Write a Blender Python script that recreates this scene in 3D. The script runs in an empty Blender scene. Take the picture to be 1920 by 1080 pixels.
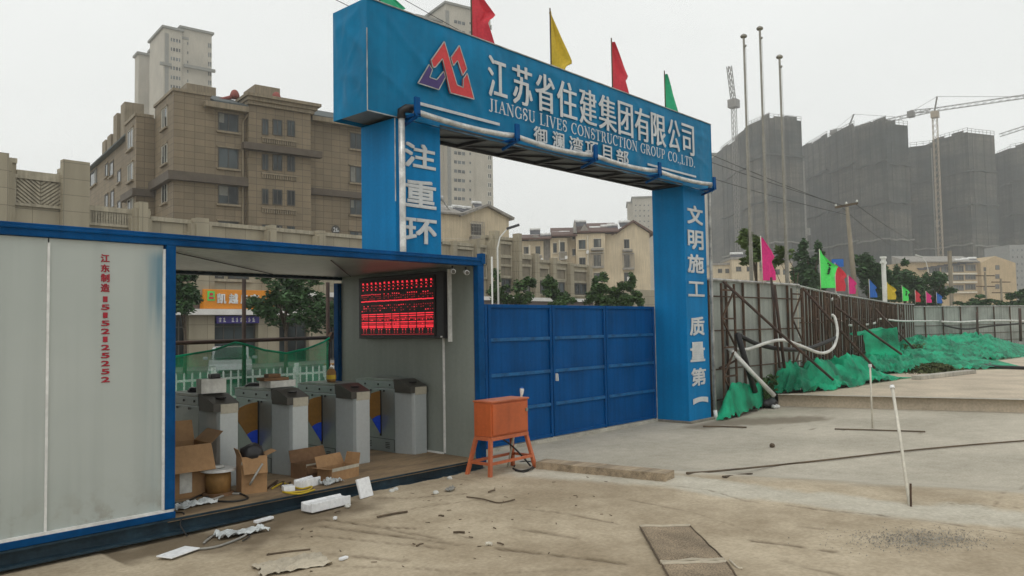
import bpy, bmesh, math, random
from mathutils import Vector, Matrix, noise as mnoise
R = math.radians
SC = bpy.context.scene
COL = SC.collection

# ------------------------------------------------------------------ camera
FPX = 1471.548                       # focal length in pixels of the 1920 px wide photograph
CR = Vector((0.67260949, -0.73980664, -0.0168107))
CU = Vector((-0.02550678, -0.04588175, 0.99862118))
CF = Vector((0.73955789, 0.6712533, 0.04973058))
CAM = Vector((0, 0, 2.112))
cam = bpy.data.cameras.new('camera')
cam.sensor_fit = 'HORIZONTAL'; cam.sensor_width = 36
cam.lens = FPX / 1920 * 36
cam.clip_start = 0.1; cam.clip_end = 6000
cam_o = bpy.data.objects.new('camera', cam); COL.objects.link(cam_o)
m = Matrix((CR, CU, -CF)).transposed().to_4x4(); m.translation = CAM
cam_o.matrix_world = m
SC.camera = cam_o

# ------------------------------------------------------------------ light, sky, exposure
SUN_DIR = Vector((-0.75, -0.35, 0.95)).normalized()
el = math.asin(SUN_DIR.z); az = math.atan2(SUN_DIR.x, SUN_DIR.y)
w = bpy.data.worlds.new('World'); SC.world = w; w.use_nodes = True
nt = w.node_tree; nt.nodes.clear()
out = nt.nodes.new('ShaderNodeOutputWorld'); bg = nt.nodes.new('ShaderNodeBackground')
sky = nt.nodes.new('ShaderNodeTexSky'); sky.sky_type = 'NISHITA'; sky.sun_disc = False
sky.sun_elevation = el; sky.sun_rotation = az; sky.dust_density = 6; sky.air_density = 1.0; sky.ozone_density = 1.0
# thick overcast: the clear-sky gradient only tints an even layer of cloud
hs = nt.nodes.new('ShaderNodeHueSaturation'); hs.inputs['Saturation'].default_value = 0.12
mx = nt.nodes.new('ShaderNodeMix'); mx.data_type = 'RGBA'; mx.inputs[0].default_value = 0.88
mx.inputs[7].default_value = (10.1, 10.3, 10.1, 1)
nt.links.new(sky.outputs[0], hs.inputs['Color']); nt.links.new(hs.outputs[0], mx.inputs[6])
tcw = nt.nodes.new('ShaderNodeTexCoord'); cl = nt.nodes.new('ShaderNodeTexNoise'); cl.inputs['Scale'].default_value = 2.2; cl.inputs['Detail'].default_value = 4
cmp_ = nt.nodes.new('ShaderNodeMapping'); cmp_.inputs['Scale'].default_value = (1, 1, 2.5); nt.links.new(tcw.outputs['Generated'], cmp_.inputs[0]); nt.links.new(cmp_.outputs[0], cl.inputs['Vector'])
cmr = nt.nodes.new('ShaderNodeMapRange'); cmr.inputs[1].default_value = .3; cmr.inputs[2].default_value = .7; cmr.inputs[3].default_value = .955; cmr.inputs[4].default_value = 1.04; nt.links.new(cl.outputs[0], cmr.inputs[0])
mcl = nt.nodes.new('ShaderNodeMix'); mcl.data_type = 'RGBA'; mcl.blend_type = 'MULTIPLY'; mcl.inputs[0].default_value = 1; nt.links.new(mx.outputs[2], mcl.inputs[6]); nt.links.new(cmr.outputs[0], mcl.inputs[7])
nt.links.new(mcl.outputs[2], bg.inputs[0]); bg.inputs[1].default_value = 0.10
nt.links.new(bg.outputs[0], out.inputs[0])
sl = bpy.data.lights.new('sun', 'SUN'); sl.energy = 0.5; sl.angle = R(25); sl.color = (1, .96, .9)
so = bpy.data.objects.new('sun', sl); COL.objects.link(so)
so.rotation_euler = SUN_DIR.to_track_quat('Z', 'Y').to_euler()
SC.view_settings.view_transform = 'Standard'; SC.view_settings.look = 'None'
SC.view_settings.exposure = 0.0; SC.view_settings.gamma = 1.0
SC.render.engine = 'CYCLES'
SC.cycles.max_bounces = 6; SC.cycles.transparent_max_bounces = 12; SC.cycles.volume_bounces = 1
SC.cycles.use_denoising = True

# ------------------------------------------------------------------ from a photo pixel to a point in the place
def ray(px, py): return CF + CR * ((px - 960) / FPX) - CU * ((py - 540) / FPX)
def A(px, py, d): return CAM + ray(px, py) * d                      # at a depth
def GZ(px, py, z): r = ray(px, py); return CAM + r * ((z - CAM.z) / r.z)
def OY(px, py, y): r = ray(px, py); return CAM + r * (y / r.y)
def OX(px, py, x): r = ray(px, py); return CAM + r * (x / r.x)
def smooth(t): t = max(0., min(1., t)); return t * t * (3 - 2 * t)
def hgt(x, y):                                                      # lie of the land: sandy shoulder by the cabin, lower slab at the gate
    s = x + .35 * (y - 7)
    return (.34 + .05 * smooth((x - 2.6) / 2.6)) * (1 - smooth((s - 6.9) / 3.3)) * (1 - smooth((y - 10.2) / 3))
def GR(px, py):
    z = .2
    for _ in range(12):
        p = GZ(px, py, z); z = hgt(p.x, p.y)
    return Vector((p.x, p.y, z))
class Fac:                                                          # a facade plane: local x along it, y into the building
    def __init__(s, p, ang): s.o = Vector((p.x, p.y, 0)); s.a = ang; s.M = Matrix.Rotation(-ang, 3, 'Z')
    def loc(s, P): return s.M @ (P - s.o)
    def at(s, px, py, y=0.):
        c = s.loc(CAM); r = s.M @ ray(px, py); q = c + r * ((y - c.y) / r.y); return q.x, q.z
    def side(s, px, py, x=0.):
        c = s.loc(CAM); r = s.M @ ray(px, py); q = c + r * ((x - c.x) / r.x); return q.y, q.z
    def rect(s, x0, y0, x1, y1, y=0.):
        cx = (x0 + x1) / 2
        a = s.at(x0, (y0 + y1) / 2, y)[0]; b = s.at(x1, (y0 + y1) / 2, y)[0]
        return a, b, s.at(cx, y1, y)[1], s.at(cx, y0, y)[1]
    def srect(s, x0, y0, x1, y1, x=0.):
        cx = (x0 + x1) / 2
        a = s.side(x0, (y0 + y1) / 2, x)[0]; b = s.side(x1, (y0 + y1) / 2, x)[0]
        return min(a, b), max(a, b), s.side(cx, y1, x)[1], s.side(cx, y0, x)[1]

# ------------------------------------------------------------------ mesh builder
class MB:
    def __init__(s, tf=None): s.v = []; s.f = []; s.m = []; s.tf = tf; s.mi = 0
    def add(s, vs, fs):
        n = len(s.v)
        for p in vs: s.v.append(tuple(s.tf(*p)) if s.tf else tuple(p))
        for q in fs: s.f.append([n + i for i in q]); s.m.append(s.mi)
    def box(s, x0, x1, y0, y1, z0, z1):
        s.add([(x0,y0,z0),(x1,y0,z0),(x1,y1,z0),(x0,y1,z0),(x0,y0,z1),(x1,y0,z1),(x1,y1,z1),(x0,y1,z1)],
              [(0,3,2,1),(4,5,6,7),(0,1,5,4),(1,2,6,5),(2,3,7,6),(3,0,4,7)])
        return s
    def poly(s, pts): s.add(pts, [list(range(len(pts)))]); return s
    def plan(s, pts, z0, z1):                                       # prism over a plan outline
        n = len(pts)
        s.add([(p[0], p[1], z0) for p in pts] + [(p[0], p[1], z1) for p in pts],
              [list(range(n - 1, -1, -1)), list(range(n, 2 * n))] + [(i, (i + 1) % n, n + (i + 1) % n, n + i) for i in range(n)])
        return s
    def prof(s, pts, a0, a1, f):                                    # profile (u,v) swept from a0 to a1; f(u,v,a) -> xyz
        n = len(pts)
        s.add([f(u, v, a0) for u, v in pts] + [f(u, v, a1) for u, v in pts],
              [list(range(n - 1, -1, -1)), list(range(n, 2 * n))] + [(i, (i + 1) % n, n + (i + 1) % n, n + i) for i in range(n)])
        return s
    def tube(s, path, r, n=8, cap=True):
        P = [Vector(p) for p in path]; k = len(P)
        rr = r if isinstance(r, (list, tuple)) else [r] * k
        vs = []; up = None
        for i in range(k):
            t = (P[min(i + 1, k - 1)] - P[max(i - 1, 0)]).normalized()
            if up is None: up = Vector((0, 0, 1)) if abs(t.z) < .9 else Vector((1, 0, 0))
            a = t.cross(up)
            if a.length < 1e-4: a = t.orthogonal()
            a.normalize(); b = a.cross(t).normalized(); up = b
            for j in range(n):
                th = 2 * math.pi * j / n; vs.append(P[i] + (a * math.cos(th) + b * math.sin(th)) * rr[i])
        fs = [(i*n+j, i*n+(j+1) % n, (i+1)*n+(j+1) % n, (i+1)*n+j) for i in range(k-1) for j in range(n)]
        if cap: fs += [list(range(n-1, -1, -1)), list(range((k-1)*n, k*n))]
        s.add(vs, fs); return s
    def bar(s, p, q, w_, h_=None): # square bar between two points
        h_ = h_ or w_; p = Vector(p); q = Vector(q); t = (q - p).normalized()
        u = Vector((0, 0, 1)) if abs(t.z) < .95 else Vector((1, 0, 0))
        a = t.cross(u).normalized() * w_ / 2; b = a.cross(t).normalized() * h_ / 2
        s.add([p-a-b, p+a-b, p+a+b, p-a+b, q-a-b, q+a-b, q+a+b, q-a+b],
              [(0,1,2,3),(7,6,5,4),(4,5,1,0),(5,6,2,1),(6,7,3,2),(7,4,0,3)]); return s
    def lathe(s, c, prof, n=16):
        vs = []; k = len(prof)
        for r_, z in prof:
            for j in range(n):
                th = 2*math.pi*j/n; vs.append((c[0]+r_*math.cos(th), c[1]+r_*math.sin(th), c[2]+z))
        fs = [(i*n+j, i*n+(j+1) % n, (i+1)*n+(j+1) % n, (i+1)*n+j) for i in range(k-1) for j in range(n)]
        fs += [list(range(n-1, -1, -1)), list(range((k-1)*n, k*n))]
        s.add(vs, fs); return s
    def grid(s, nu, nv, f):
        s.add([f(i/(nu-1), j/(nv-1)) for i in range(nu) for j in range(nv)],
              [(i*nv+j, (i+1)*nv+j, (i+1)*nv+j+1, i*nv+j+1) for i in range(nu-1) for j in range(nv-1)]); return s
    def build(s, name, mat, parent=None, sm=False, bev=0, loc=None):
        me = bpy.data.meshes.new(name)
        me.from_pydata(s.v, [], s.f)
        for k in (mat if isinstance(mat, (list, tuple)) else [mat]): me.materials.append(M[k])
        me.polygons.foreach_set('material_index', s.m)
        if bev:
            bm = bmesh.new(); bm.from_mesh(me)
            bmesh.ops.remove_doubles(bm, verts=bm.verts, dist=1e-5)
            ed = [e for e in bm.edges if len(e.link_faces) == 2 and e.calc_face_angle(0) > .6]
            bmesh.ops.bevel(bm, geom=ed, offset=bev, segments=2, profile=.6, affect='EDGES', clamp_overlap=True)
            bm.to_mesh(me); bm.free()
        uv = me.uv_layers.new(name='UVMap'); dat = uv.data; V = me.vertices
        for p in me.polygons:                                       # box projection in metres
            n = p.normal
            if abs(n.z) > .8: f = lambda c: (c.x, c.y)
            else:
                t = Vector((-n.y, n.x)); t = t.normalized() if t.length > 1e-6 else Vector((1, 0))
                if t.x + .3 * t.y < 0: t = -t
                f = lambda c, t=t: (c.x * t.x + c.y * t.y, c.z)
            for li in p.loop_indices: dat[li].uv = f(V[me.loops[li].vertex_index].co)
        if sm:
            for p in me.polygons: p.use_smooth = True
        me.update()
        o = bpy.data.objects.new(name, me); COL.objects.link(o)
        if parent: o.parent = parent
        if loc is not None: o.location = loc
        return o
def tag(o, label=None, cat=None, group=None, kind=None):
    for k, v in (('label', label), ('category', cat), ('group', group), ('kind', kind)):
        if v: o[k] = v
    return o
def thing(name, label, cat, loc=(0, 0, 0), rz=0., group=None):
    o = bpy.data.objects.new(name, None); COL.objects.link(o); o.empty_display_size = .2
    o.location = loc; o.rotation_euler = (0, 0, rz)
    return tag(o, label, cat, group)
def struct(o): o['kind'] = 'structure'; return o
def copy_tree(o, parent=None):
    c = o.copy(); COL.objects.link(c)
    if parent: c.parent = parent
    for ch in list(o.children): copy_tree(ch, c)
    return c

# ------------------------------------------------------------------ materials
M = {}
def srgb(r, g, b):
    f = lambda c: c/12.92 if c <= .04045 else ((c+.055)/1.055)**2.4
    return tuple(f(c/255) for c in (r, g, b))
def nodes(name):
    m_ = bpy.data.materials.new(name); m_.use_nodes = True; t = m_.node_tree; t.nodes.clear()
    o = t.nodes.new('ShaderNodeOutputMaterial'); b = t.nodes.new('ShaderNodeBsdfPrincipled')
    t.links.new(b.outputs[0], o.inputs[0]); M[name] = m_
    def N(ty, **kw):
        n = t.nodes.new(ty)
        for k, v in kw.items():
            if hasattr(n, k): setattr(n, k, v)
            else: n.inputs[k.replace('_', ' ')].default_value = v
        return n
    return m_, t, b, N, t.links.new
def mat(name, c, rough=.6, metal=0., var=.18, vs=1.6, fine=.08, fs=25., bump=0., bs=60., spec=.4, c2=None, stretch=None, streak=0.):
    m_, t, b, N, L = nodes(name)
    b.inputs['Roughness'].default_value = rough; b.inputs['Metallic'].default_value = metal
    b.inputs['Specular IOR Level'].default_value = spec
    tc = N('ShaderNodeTexCoord'); src = tc.outputs['Object']
    if stretch:
        mp = N('ShaderNodeMapping'); mp.inputs['Scale'].default_value = stretch; L(src, mp.inputs[0]); src = mp.outputs[0]
    n1 = N('ShaderNodeTexNoise', Scale=vs, Detail=6.); L(src, n1.inputs['Vector'])
    n2 = N('ShaderNodeTexNoise', Scale=fs, Detail=3.); L(src, n2.inputs['Vector'])
    mr = N('ShaderNodeMapRange'); mr.inputs[1].default_value = .3; mr.inputs[2].default_value = .7
    mr.inputs[3].default_value = 0; mr.inputs[4].default_value = 1; L(n1.outputs[0], mr.inputs[0])
    mix = N('ShaderNodeMix', data_type='RGBA')
    d = c2 or tuple(x * (1 - var * 1.6) for x in c); e = tuple(min(1, x * (1 + var * .5)) for x in c)
    mix.inputs[6].default_value = (*d, 1); mix.inputs[7].default_value = (*(e if not c2 else c), 1); L(mr.outputs[0], mix.inputs[0])
    m2 = N('ShaderNodeMapRange'); m2.inputs[1].default_value = .3; m2.inputs[2].default_value = .7
    m2.inputs[3].default_value = 1 - fine * 1.5; m2.inputs[4].default_value = 1 + fine; L(n2.outputs[0], m2.inputs[0])
    mm = N('ShaderNodeMix', data_type='RGBA', blend_type='MULTIPLY'); mm.inputs[0].default_value = 1
    L(mix.outputs[2], mm.inputs[6]); L(m2.outputs[0], mm.inputs[7]); res = mm.outputs[2]
    if streak:                                                      # rain and dirt runs down the face
        ms = N('ShaderNodeMapping'); ms.inputs['Scale'].default_value = (5, 5, .22); L(tc.outputs['Object'], ms.inputs[0])
        ns = N('ShaderNodeTexNoise', Scale=1.3, Detail=5.); L(ms.outputs[0], ns.inputs['Vector'])
        m3 = N('ShaderNodeMapRange'); m3.inputs[1].default_value = .38; m3.inputs[2].default_value = .6
        m3.inputs[3].default_value = 1 - streak; m3.inputs[4].default_value = 1.05; L(ns.outputs[0], m3.inputs[0])
        mk = N('ShaderNodeMix', data_type='RGBA', blend_type='MULTIPLY'); mk.inputs[0].default_value = 1
        L(res, mk.inputs[6]); L(m3.outputs[0], mk.inputs[7]); res = mk.outputs[2]
    L(res, b.inputs['Base Color'])
    if bump:
        nb = N('ShaderNodeTexNoise', Scale=bs, Detail=4.); L(src, nb.inputs['Vector'])
        bp = N('ShaderNodeBump'); bp.inputs['Strength'].default_value = bump; bp.inputs['Distance'].default_value = .02
        L(nb.outputs[0], bp.inputs['Height']); L(bp.outputs[0], b.inputs['Normal'])
    return m_
def tiled(name, c, tw, th, joint=.012, jc=.45, rough=.7, var=.12, off=0., streak=.15):
    m_, t, b, N, L = nodes(name); b.inputs['Roughness'].default_value = rough
    uv = N('ShaderNodeUVMap', uv_map='UVMap')
    br = N('ShaderNodeTexBrick', offset=off); L(uv.outputs[0], br.inputs['Vector'])
    br.inputs['Scale'].default_value = 1; br.inputs['Brick Width'].default_value = tw; br.inputs['Row Height'].default_value = th
    br.inputs['Mortar Size'].default_value = joint; br.inputs['Mortar Smooth'].default_value = .2; br.inputs['Bias'].default_value = 0
    br.inputs['Color1'].default_value = (*[x * (1 - var) for x in c], 1); br.inputs['Color2'].default_value = (*[min(1, x * (1 + var)) for x in c], 1)
    br.inputs['Mortar'].default_value = (*[x * jc for x in c], 1)
    tc = N('ShaderNodeTexCoord'); ms = N('ShaderNodeMapping'); ms.inputs['Scale'].default_value = (1, 1, .15); L(tc.outputs['Object'], ms.inputs[0])
    ns = N('ShaderNodeTexNoise', Scale=.9, Detail=6.); L(ms.outputs[0], ns.inputs['Vector'])
    m3 = N('ShaderNodeMapRange'); m3.inputs[1].default_value = .35; m3.inputs[2].default_value = .65
    m3.inputs[3].default_value = 1 - streak; m3.inputs[4].default_value = 1.06; L(ns.outputs[0], m3.inputs[0])
    mk = N('ShaderNodeMix', data_type='RGBA', blend_type='MULTIPLY'); mk.inputs[0].default_value = 1
    L(br.outputs[0], mk.inputs[6]); L(m3.outputs[0], mk.inputs[7]); L(mk.outputs[2], b.inputs['Base Color'])
    bp = N('ShaderNodeBump'); bp.inputs['Strength'].default_value = .3; bp.inputs['Distance'].default_value = .02; bp.invert = True
    L(br.outputs['Fac'], bp.inputs['Height']); L(bp.outputs[0], b.inputs['Normal'])
    return m_
def glass(name, c, rough=.12):
    m_, t, b, N, L = nodes(name); b.inputs['Roughness'].default_value = rough
    tc = N('ShaderNodeTexCoord'); n = N('ShaderNodeTexNoise', Scale=.35, Detail=2.); L(tc.outputs['Object'], n.inputs['Vector'])
    cr = N('ShaderNodeValToRGB'); L(n.outputs[0], cr.inputs[0])
    cr.color_ramp.elements[0].position = .4; cr.color_ramp.elements[0].color = (*[x * .45 for x in c], 1)
    cr.color_ramp.elements[1].position = .62; cr.color_ramp.elements[1].color = (*[x * 2.8 for x in c], 1)  # lighter patches paint pale reflections into the pane colour
    L(cr.outputs[0], b.inputs['Base Color']); b.inputs['Specular IOR Level'].default_value = .35
    return m_
def leafy(name, c):
    m_, t, b, N, L = nodes(name); b.inputs['Roughness'].default_value = .6
    b.inputs['Specular IOR Level'].default_value = .25
    tc = N('ShaderNodeTexCoord'); n = N('ShaderNodeTexNoise', Scale=2.2, Detail=5.); L(tc.outputs['Object'], n.inputs['Vector'])
    cr = N('ShaderNodeValToRGB'); L(n.outputs[0], cr.inputs[0])
    cr.color_ramp.elements[0].position = .35; cr.color_ramp.elements[0].color = (*[x * .6 for x in c], 1)
    cr.color_ramp.elements[1].position = .68; cr.color_ramp.elements[1].color = (*[x * 1.5 for x in c], 1)
    L(cr.outputs[0], b.inputs['Base Color'])
    return m_
def netting(name, c, alpha, weave=220., trans=.3):
    m_, t, b, N, L = nodes(name); b.inputs['Roughness'].default_value = .55; b.inputs['Specular IOR Level'].default_value = .3
    tc = N('ShaderNodeTexCoord'); n = N('ShaderNodeTexNoise', Scale=1.5, Detail=5.); L(tc.outputs['Object'], n.inputs['Vector'])
    cr = N('ShaderNodeValToRGB'); L(n.outputs[0], cr.inputs[0])
    cr.color_ramp.elements[0].position = .36; cr.color_ramp.elements[0].color = (*[x * .45 for x in c], 1)
    cr.color_ramp.elements[1].position = .66; cr.color_ramp.elements[1].color = (*[min(1, x * 1.35) for x in c], 1)
    L(cr.outputs[0], b.inputs['Base Color'])
    n2 = N('ShaderNodeTexNoise', Scale=weave, Detail=1.); L(tc.outputs['Object'], n2.inputs['Vector'])
    mr = N('ShaderNodeMapRange'); mr.inputs[1].default_value = .35; mr.inputs[2].default_value = .65
    mr.inputs[3].default_value = max(0, alpha - .2); mr.inputs[4].default_value = min(1, alpha + .2); L(n2.outputs[0], mr.inputs[0])
    L(mr.outputs[0], b.inputs['Alpha'])
    tr = N('ShaderNodeBsdfTranslucent'); L(cr.outputs[0], tr.inputs[0])
    tp = N('ShaderNodeBsdfTransparent')
    m1 = N('ShaderNodeMixShader'); m1.inputs[0].default_value = trans
    m2 = N('ShaderNodeMixShader'); L(mr.outputs[0], m2.inputs[0]); L(tp.outputs[0], m2.inputs[1]); L(tr.outputs[0], m2.inputs[2])
    L(b.outputs[0], m1.inputs[1]); L(m2.outputs[0], m1.inputs[2])
    L(m1.outputs[0], t.nodes['Material Output'].inputs[0])
    return m_
def glow(name, c, s):
    m_, t, b, N, L = nodes(name); b.inputs['Base Color'].default_value = (*[x * .2 for x in c], 1)
    b.inputs['Emission Color'].default_value = (*c, 1); b.inputs['Emission Strength'].default_value = s
    return m_
mat('beam_blue', (.001, .17, .345), .5, var=.14, vs=.9, fine=.04, fs=9, bump=.7, bs=2.0, streak=.06, spec=.14)
mat('column_blue', (.001, .185, .44), .55, var=.12, vs=.8, fine=.04, bump=.2, bs=2, streak=.08, spec=.12)
mat('gate_blue', (.001, .078, .26), .55, var=.16, vs=1.2, fine=.05, bump=.06, bs=4, streak=.12, spec=.08)
mat('gate_rail', (.01, .12, .31), .5, var=.3, vs=5, fine=.1, spec=.25)
mat('cabin_blue', (.001, .065, .205), .55, spec=.08, var=.25, vs=1.5, fine=.08, bump=.05, streak=.12)
mat('base_steel', (.02, .045, .065), .55, spec=.25, var=.3, vs=2, fine=.15, bump=.1, streak=.3)
mat('white_trim', (.72, .72, .70), .5, var=.12, vs=4)
mat('letter_white', (.56, .58, .59), .5, var=.10, vs=3, fine=.05)
mat('letter_red', (.38, .012, .03), .5, var=.15)
mat('logo_red', (.55, .035, .04), .5, var=.12)
mat('logo_violet', (.06, .03, .17), .5, var=.12)
mat('pipe_silver', (.66, .66, .64), .35, metal=.4, var=.25, vs=6, bump=.3, bs=14)
mat('pipe_grey', (.45, .45, .43), .45, metal=.2, var=.35, vs=5, bump=.3, bs=18)
mat('under_grey', (.13, .14, .14), .6, var=.2, streak=.1)
mat('dark_joint', (.02, .02, .022), .5)
mat('steel_rust', (.10, .055, .03), .75, var=.4, vs=4, fine=.2, bump=.3, bs=40, c2=(.05, .032, .022))
mat('scaffold', (.09, .05, .035), .7, var=.4, vs=3, c2=(.035, .025, .02))
mat('ceil_silver', (.33, .34, .32), .35, metal=.35, var=.15, vs=2, stretch=(1, .2, 1))
mat('end_wall', (.225, .25, .225), .5, var=.06, vs=.8, fine=.03, streak=.04)
mat('ply_floor', (.29, .205, .12), .75, var=.3, vs=2.5, fine=.15, fs=30, bump=.15, bs=30, stretch=(.5, 2, 1))
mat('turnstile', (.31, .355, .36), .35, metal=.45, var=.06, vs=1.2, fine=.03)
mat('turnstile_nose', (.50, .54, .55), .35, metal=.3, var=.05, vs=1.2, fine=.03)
mat('lid_black', (.085, .08, .07), .38, var=.25)
mat('lid_steel', (.33, .36, .34), .3, metal=.5, var=.15)
mat('flap_brown', (.24, .12, .025), .3, var=.08)
mat('flap_blue', (.012, .06, .55), .3, var=.06)
mat('beige_strip', (.45, .42, .34), .4, var=.1)
mat('cardboard', (.36, .21, .10), .8, var=.16, vs=3, fine=.06, bump=.08)
mat('cardboard_dark', (.20, .11, .055), .85, var=.2, vs=3)
mat('foam_white', (.82, .83, .84), .7, var=.06, bump=.1, bs=90)
mat('paper_white', (.66, .66, .62), .7, var=.2, vs=5)
mat('plastic_clear', (.55, .58, .58), .25, var=.3, vs=8)
mat('black_plastic', (.018, .018, .02), .4, var=.2)
mat('cable_black', (.022, .021, .02), .5)
mat('cable_grey', (.34, .33, .30), .55, var=.2)
mat('cable_yellow', (.62, .44, .03), .5)
mat('spool_brown', (.32, .17, .05), .7, var=.2, vs=6)
mat('box_orange', (.50, .11, .030), .5, var=.12, vs=2, fine=.05, streak=.1)
mat('box_orange_edge', (.56, .15, .06), .5, var=.2)
mat('plank_wood', (.40, .315, .215), .85, var=.3, vs=3, fine=.2, bump=.4, bs=12, stretch=(.3, 4, 4))
mat('mat_brown', (.36, .28, .19), .95, var=.25, vs=3, fine=.35, fs=90, bump=.7, bs=120)
mat('mat_hem', (.50, .44, .34), .9, var=.2)
mat('pvc_white', (.66, .62, .52), .45, var=.12, vs=3)
mat('hose_white', (.66, .66, .62), .45, var=.2, vs=4)
mat('concrete', (.50, .47, .40), .85, var=.2, vs=1.2, fine=.12, fs=40, bump=.2, bs=30, streak=.15)
mat('concrete_wet', (.27, .245, .20), .8, var=.3, vs=2, fine=.15, bump=.2)
mat('slab_sand', (.54, .455, .345), .9, var=.16, vs=.9, fine=.1, fs=20, bump=.15, bs=30)
mat('fence_sheet', (.33, .36, .325), .55, var=.2, vs=1.0, fine=.05, streak=.18)
mat('flag_red', (.62, .04, .06), .65, var=.1); mat('flag_yellow', (.60, .42, .03), .65, var=.1)
mat('flag_green', (.03, .42, .20), .65, var=.1); mat('flag_lime', (.10, .80, .15), .65, var=.1)
mat('flag_pink', (.72, .03, .22), .65, var=.1); mat('flag_blue', (.03, .14, .48), .65, var=.1)
mat('stainless', (.30, .285, .245), .35, metal=.7, var=.15, vs=3)
mat('lamp_white', (.70, .70, .66), .4, var=.1)
mat('lamp_dark', (.06, .06, .065), .4)
tiled('apt_tile', (.195, .152, .096), .8, .55, joint=.022, jc=.5, var=.10)
mat('apt_trim', (.25, .205, .14), .7, var=.12, streak=.2)
mat('apt_band', (.10, .08, .06), .7, var=.15)
mat('roof_tile', (.07, .085, .085), .7, var=.25, vs=4, bump=.4, bs=12)
mat('roof_red', (.125, .07, .055), .7, var=.25, vs=4)
glass('window_dark', (.022, .028, .03)); glass('window_far', (.05, .058, .06), .2)
mat('window_frame', (.07, .065, .055), .5)
mat('window_light', (.50, .48, .42), .6)
tiled('podium_stone', (.36, .315, .225), 1.3, .85, joint=.02, jc=.62, var=.06, streak=.2)
mat('podium_trim', (.42, .375, .28), .75, var=.12, streak=.2)
mat('podium_recess', (.27, .235, .175), .8, var=.12, streak=.15)
mat('canopy_white', (.74, .72, .68), .6, var=.08)
mat('fascia_brown', (.13, .10, .085), .6, var=.1)
mat('sign_orange', (.75, .27, .015), .5, var=.06)
mat('sign_white', (.80, .80, .78), .5)
mat('sign_purple', (.06, .04, .28), .5)
mat('tower_beige', (.40, .37, .31), .75, var=.1, vs=.2, streak=.1); mat('tower_dark', (.22, .22, .20), .75, var=.1)
mat('cream', (.56, .47, .33), .8, var=.1, vs=.5, streak=.14); mat('cream_trim', (.60, .55, .45), .75, var=.1)
mat('house_grey', (.30, .28, .25), .8, var=.15, streak=.2)
mat('heater_white', (.72, .72, .70), .4); mat('heater_dark', (.06, .06, .07), .4)
m_, t, b, N, L = nodes('netted'); b.inputs['Roughness'].default_value = .85
uv = N('ShaderNodeUVMap', uv_map='UVMap'); tc = N('ShaderNodeTexCoord')
def mapped(sc, src):
    q = N('ShaderNodeMapping'); q.inputs['Scale'].default_value = sc; L(src, q.inputs[0]); return q.outputs[0]
def tone(src, p0, c0, p1, c1):
    r = N('ShaderNodeValToRGB'); L(src, r.inputs[0]); e = r.color_ramp.elements
    e[0].position = p0; e[0].color = (*c0, 1); e[1].position = p1; e[1].color = (*c1, 1); return r.outputs[0]
def over(a_, b_, f=1.):
    q = N('ShaderNodeMix', data_type='RGBA', blend_type='MULTIPLY'); q.inputs[0].default_value = f; L(a_, q.inputs[6]); L(b_, q.inputs[7]); return q.outputs[2]
n1 = N('ShaderNodeTexNoise', Scale=1., Detail=6., Roughness=.6); L(mapped((.035, .035, .06), tc.outputs['Object']), n1.inputs['Vector'])
n2 = N('ShaderNodeTexNoise', Scale=1., Detail=5.); L(mapped((.55, .02, 1), uv.outputs[0]), n2.inputs['Vector'])
n3 = N('ShaderNodeTexNoise', Scale=1., Detail=4.); L(mapped((.05, .42, 1), uv.outputs[0]), n3.inputs['Vector'])
n4 = N('ShaderNodeTexNoise', Scale=1., Detail=3.); L(mapped((1.2, 1.2, 1), uv.outputs[0]), n4.inputs['Vector'])
col = tone(n1.outputs[0], .40, (.034, .042, .040), .62, (.110, .100, .080))
col = over(col, tone(n2.outputs[0], .36, (.62, .62, .62), .60, (1.12, 1.12, 1.12)))  # vertical net folds shaded into the colour
col = over(col, tone(n3.outputs[0], .38, (.72, .72, .72), .58, (1.08, 1.08, 1.08)))
col = over(col, tone(n4.outputs[0], .35, (.75, .75, .75), .65, (1.15, 1.15, 1.15)))
br = N('ShaderNodeTexBrick', offset=0.); L(uv.outputs[0], br.inputs['Vector']); br.inputs['Scale'].default_value = 1
br.inputs['Brick Width'].default_value = 1.8; br.inputs['Row Height'].default_value = 3.0; br.inputs['Mortar Size'].default_value = .09
br.inputs['Color1'].default_value = (1, 1, 1, 1); br.inputs['Color2'].default_value = (.86, .86, .86, 1); br.inputs['Mortar'].default_value = (.58, .58, .58, 1)
col = over(col, br.outputs[0]); L(col, b.inputs['Base Color'])
mat('net_band', (.05, .055, .05), .8); mat('curtain', (.20, .20, .18), .8, var=.2)
mat('net_pale', (.20, .195, .175), .8, var=.2)
mat('crane_pale', (.33, .265, .19), .6, var=.1); mat('crane_grey', (.20, .19, .175), .6)
mat('ochre', (.46, .345, .20), .8, var=.1, vs=.4, streak=.12); mat('ochre_dark', (.15, .125, .10), .8)
mat('far_grey', (.26, .265, .26), .8, var=.1)
leafy('leaf_mid', (.055, .105, .032)); leafy('leaf_dark', (.040, .085, .030)); leafy('leaf_fresh', (.085, .125, .04))
mat('bark', (.11, .085, .06), .9, var=.3, vs=5, bump=.4, bs=20)
netting('net_green', (.012, .47, .245), .82, 260., .3)
mat('soil', (.09, .075, .05), .95, var=.3, vs=3, fine=.2)
netting('net_sheer', (.01, .30, .13), .62, 300., .35)
mat('car_silver', (.55, .57, .58), .25, metal=.4, var=.05); mat('tyre', (.02, .02, .02), .8)
mat('headlight', (.7, .7, .7), .1)
mat('picket', (.78, .80, .80), .5)
mat('asphalt', (.075, .075, .075), .9, var=.2, fine=.15, bump=.2)
mat('pavement', (.24, .225, .20), .9, var=.15)
mat('gravel', (.33, .31, .27), .95, var=.3, vs=10, fine=.3)
mat('stick', (.13, .095, .062), .9, var=.3)
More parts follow.
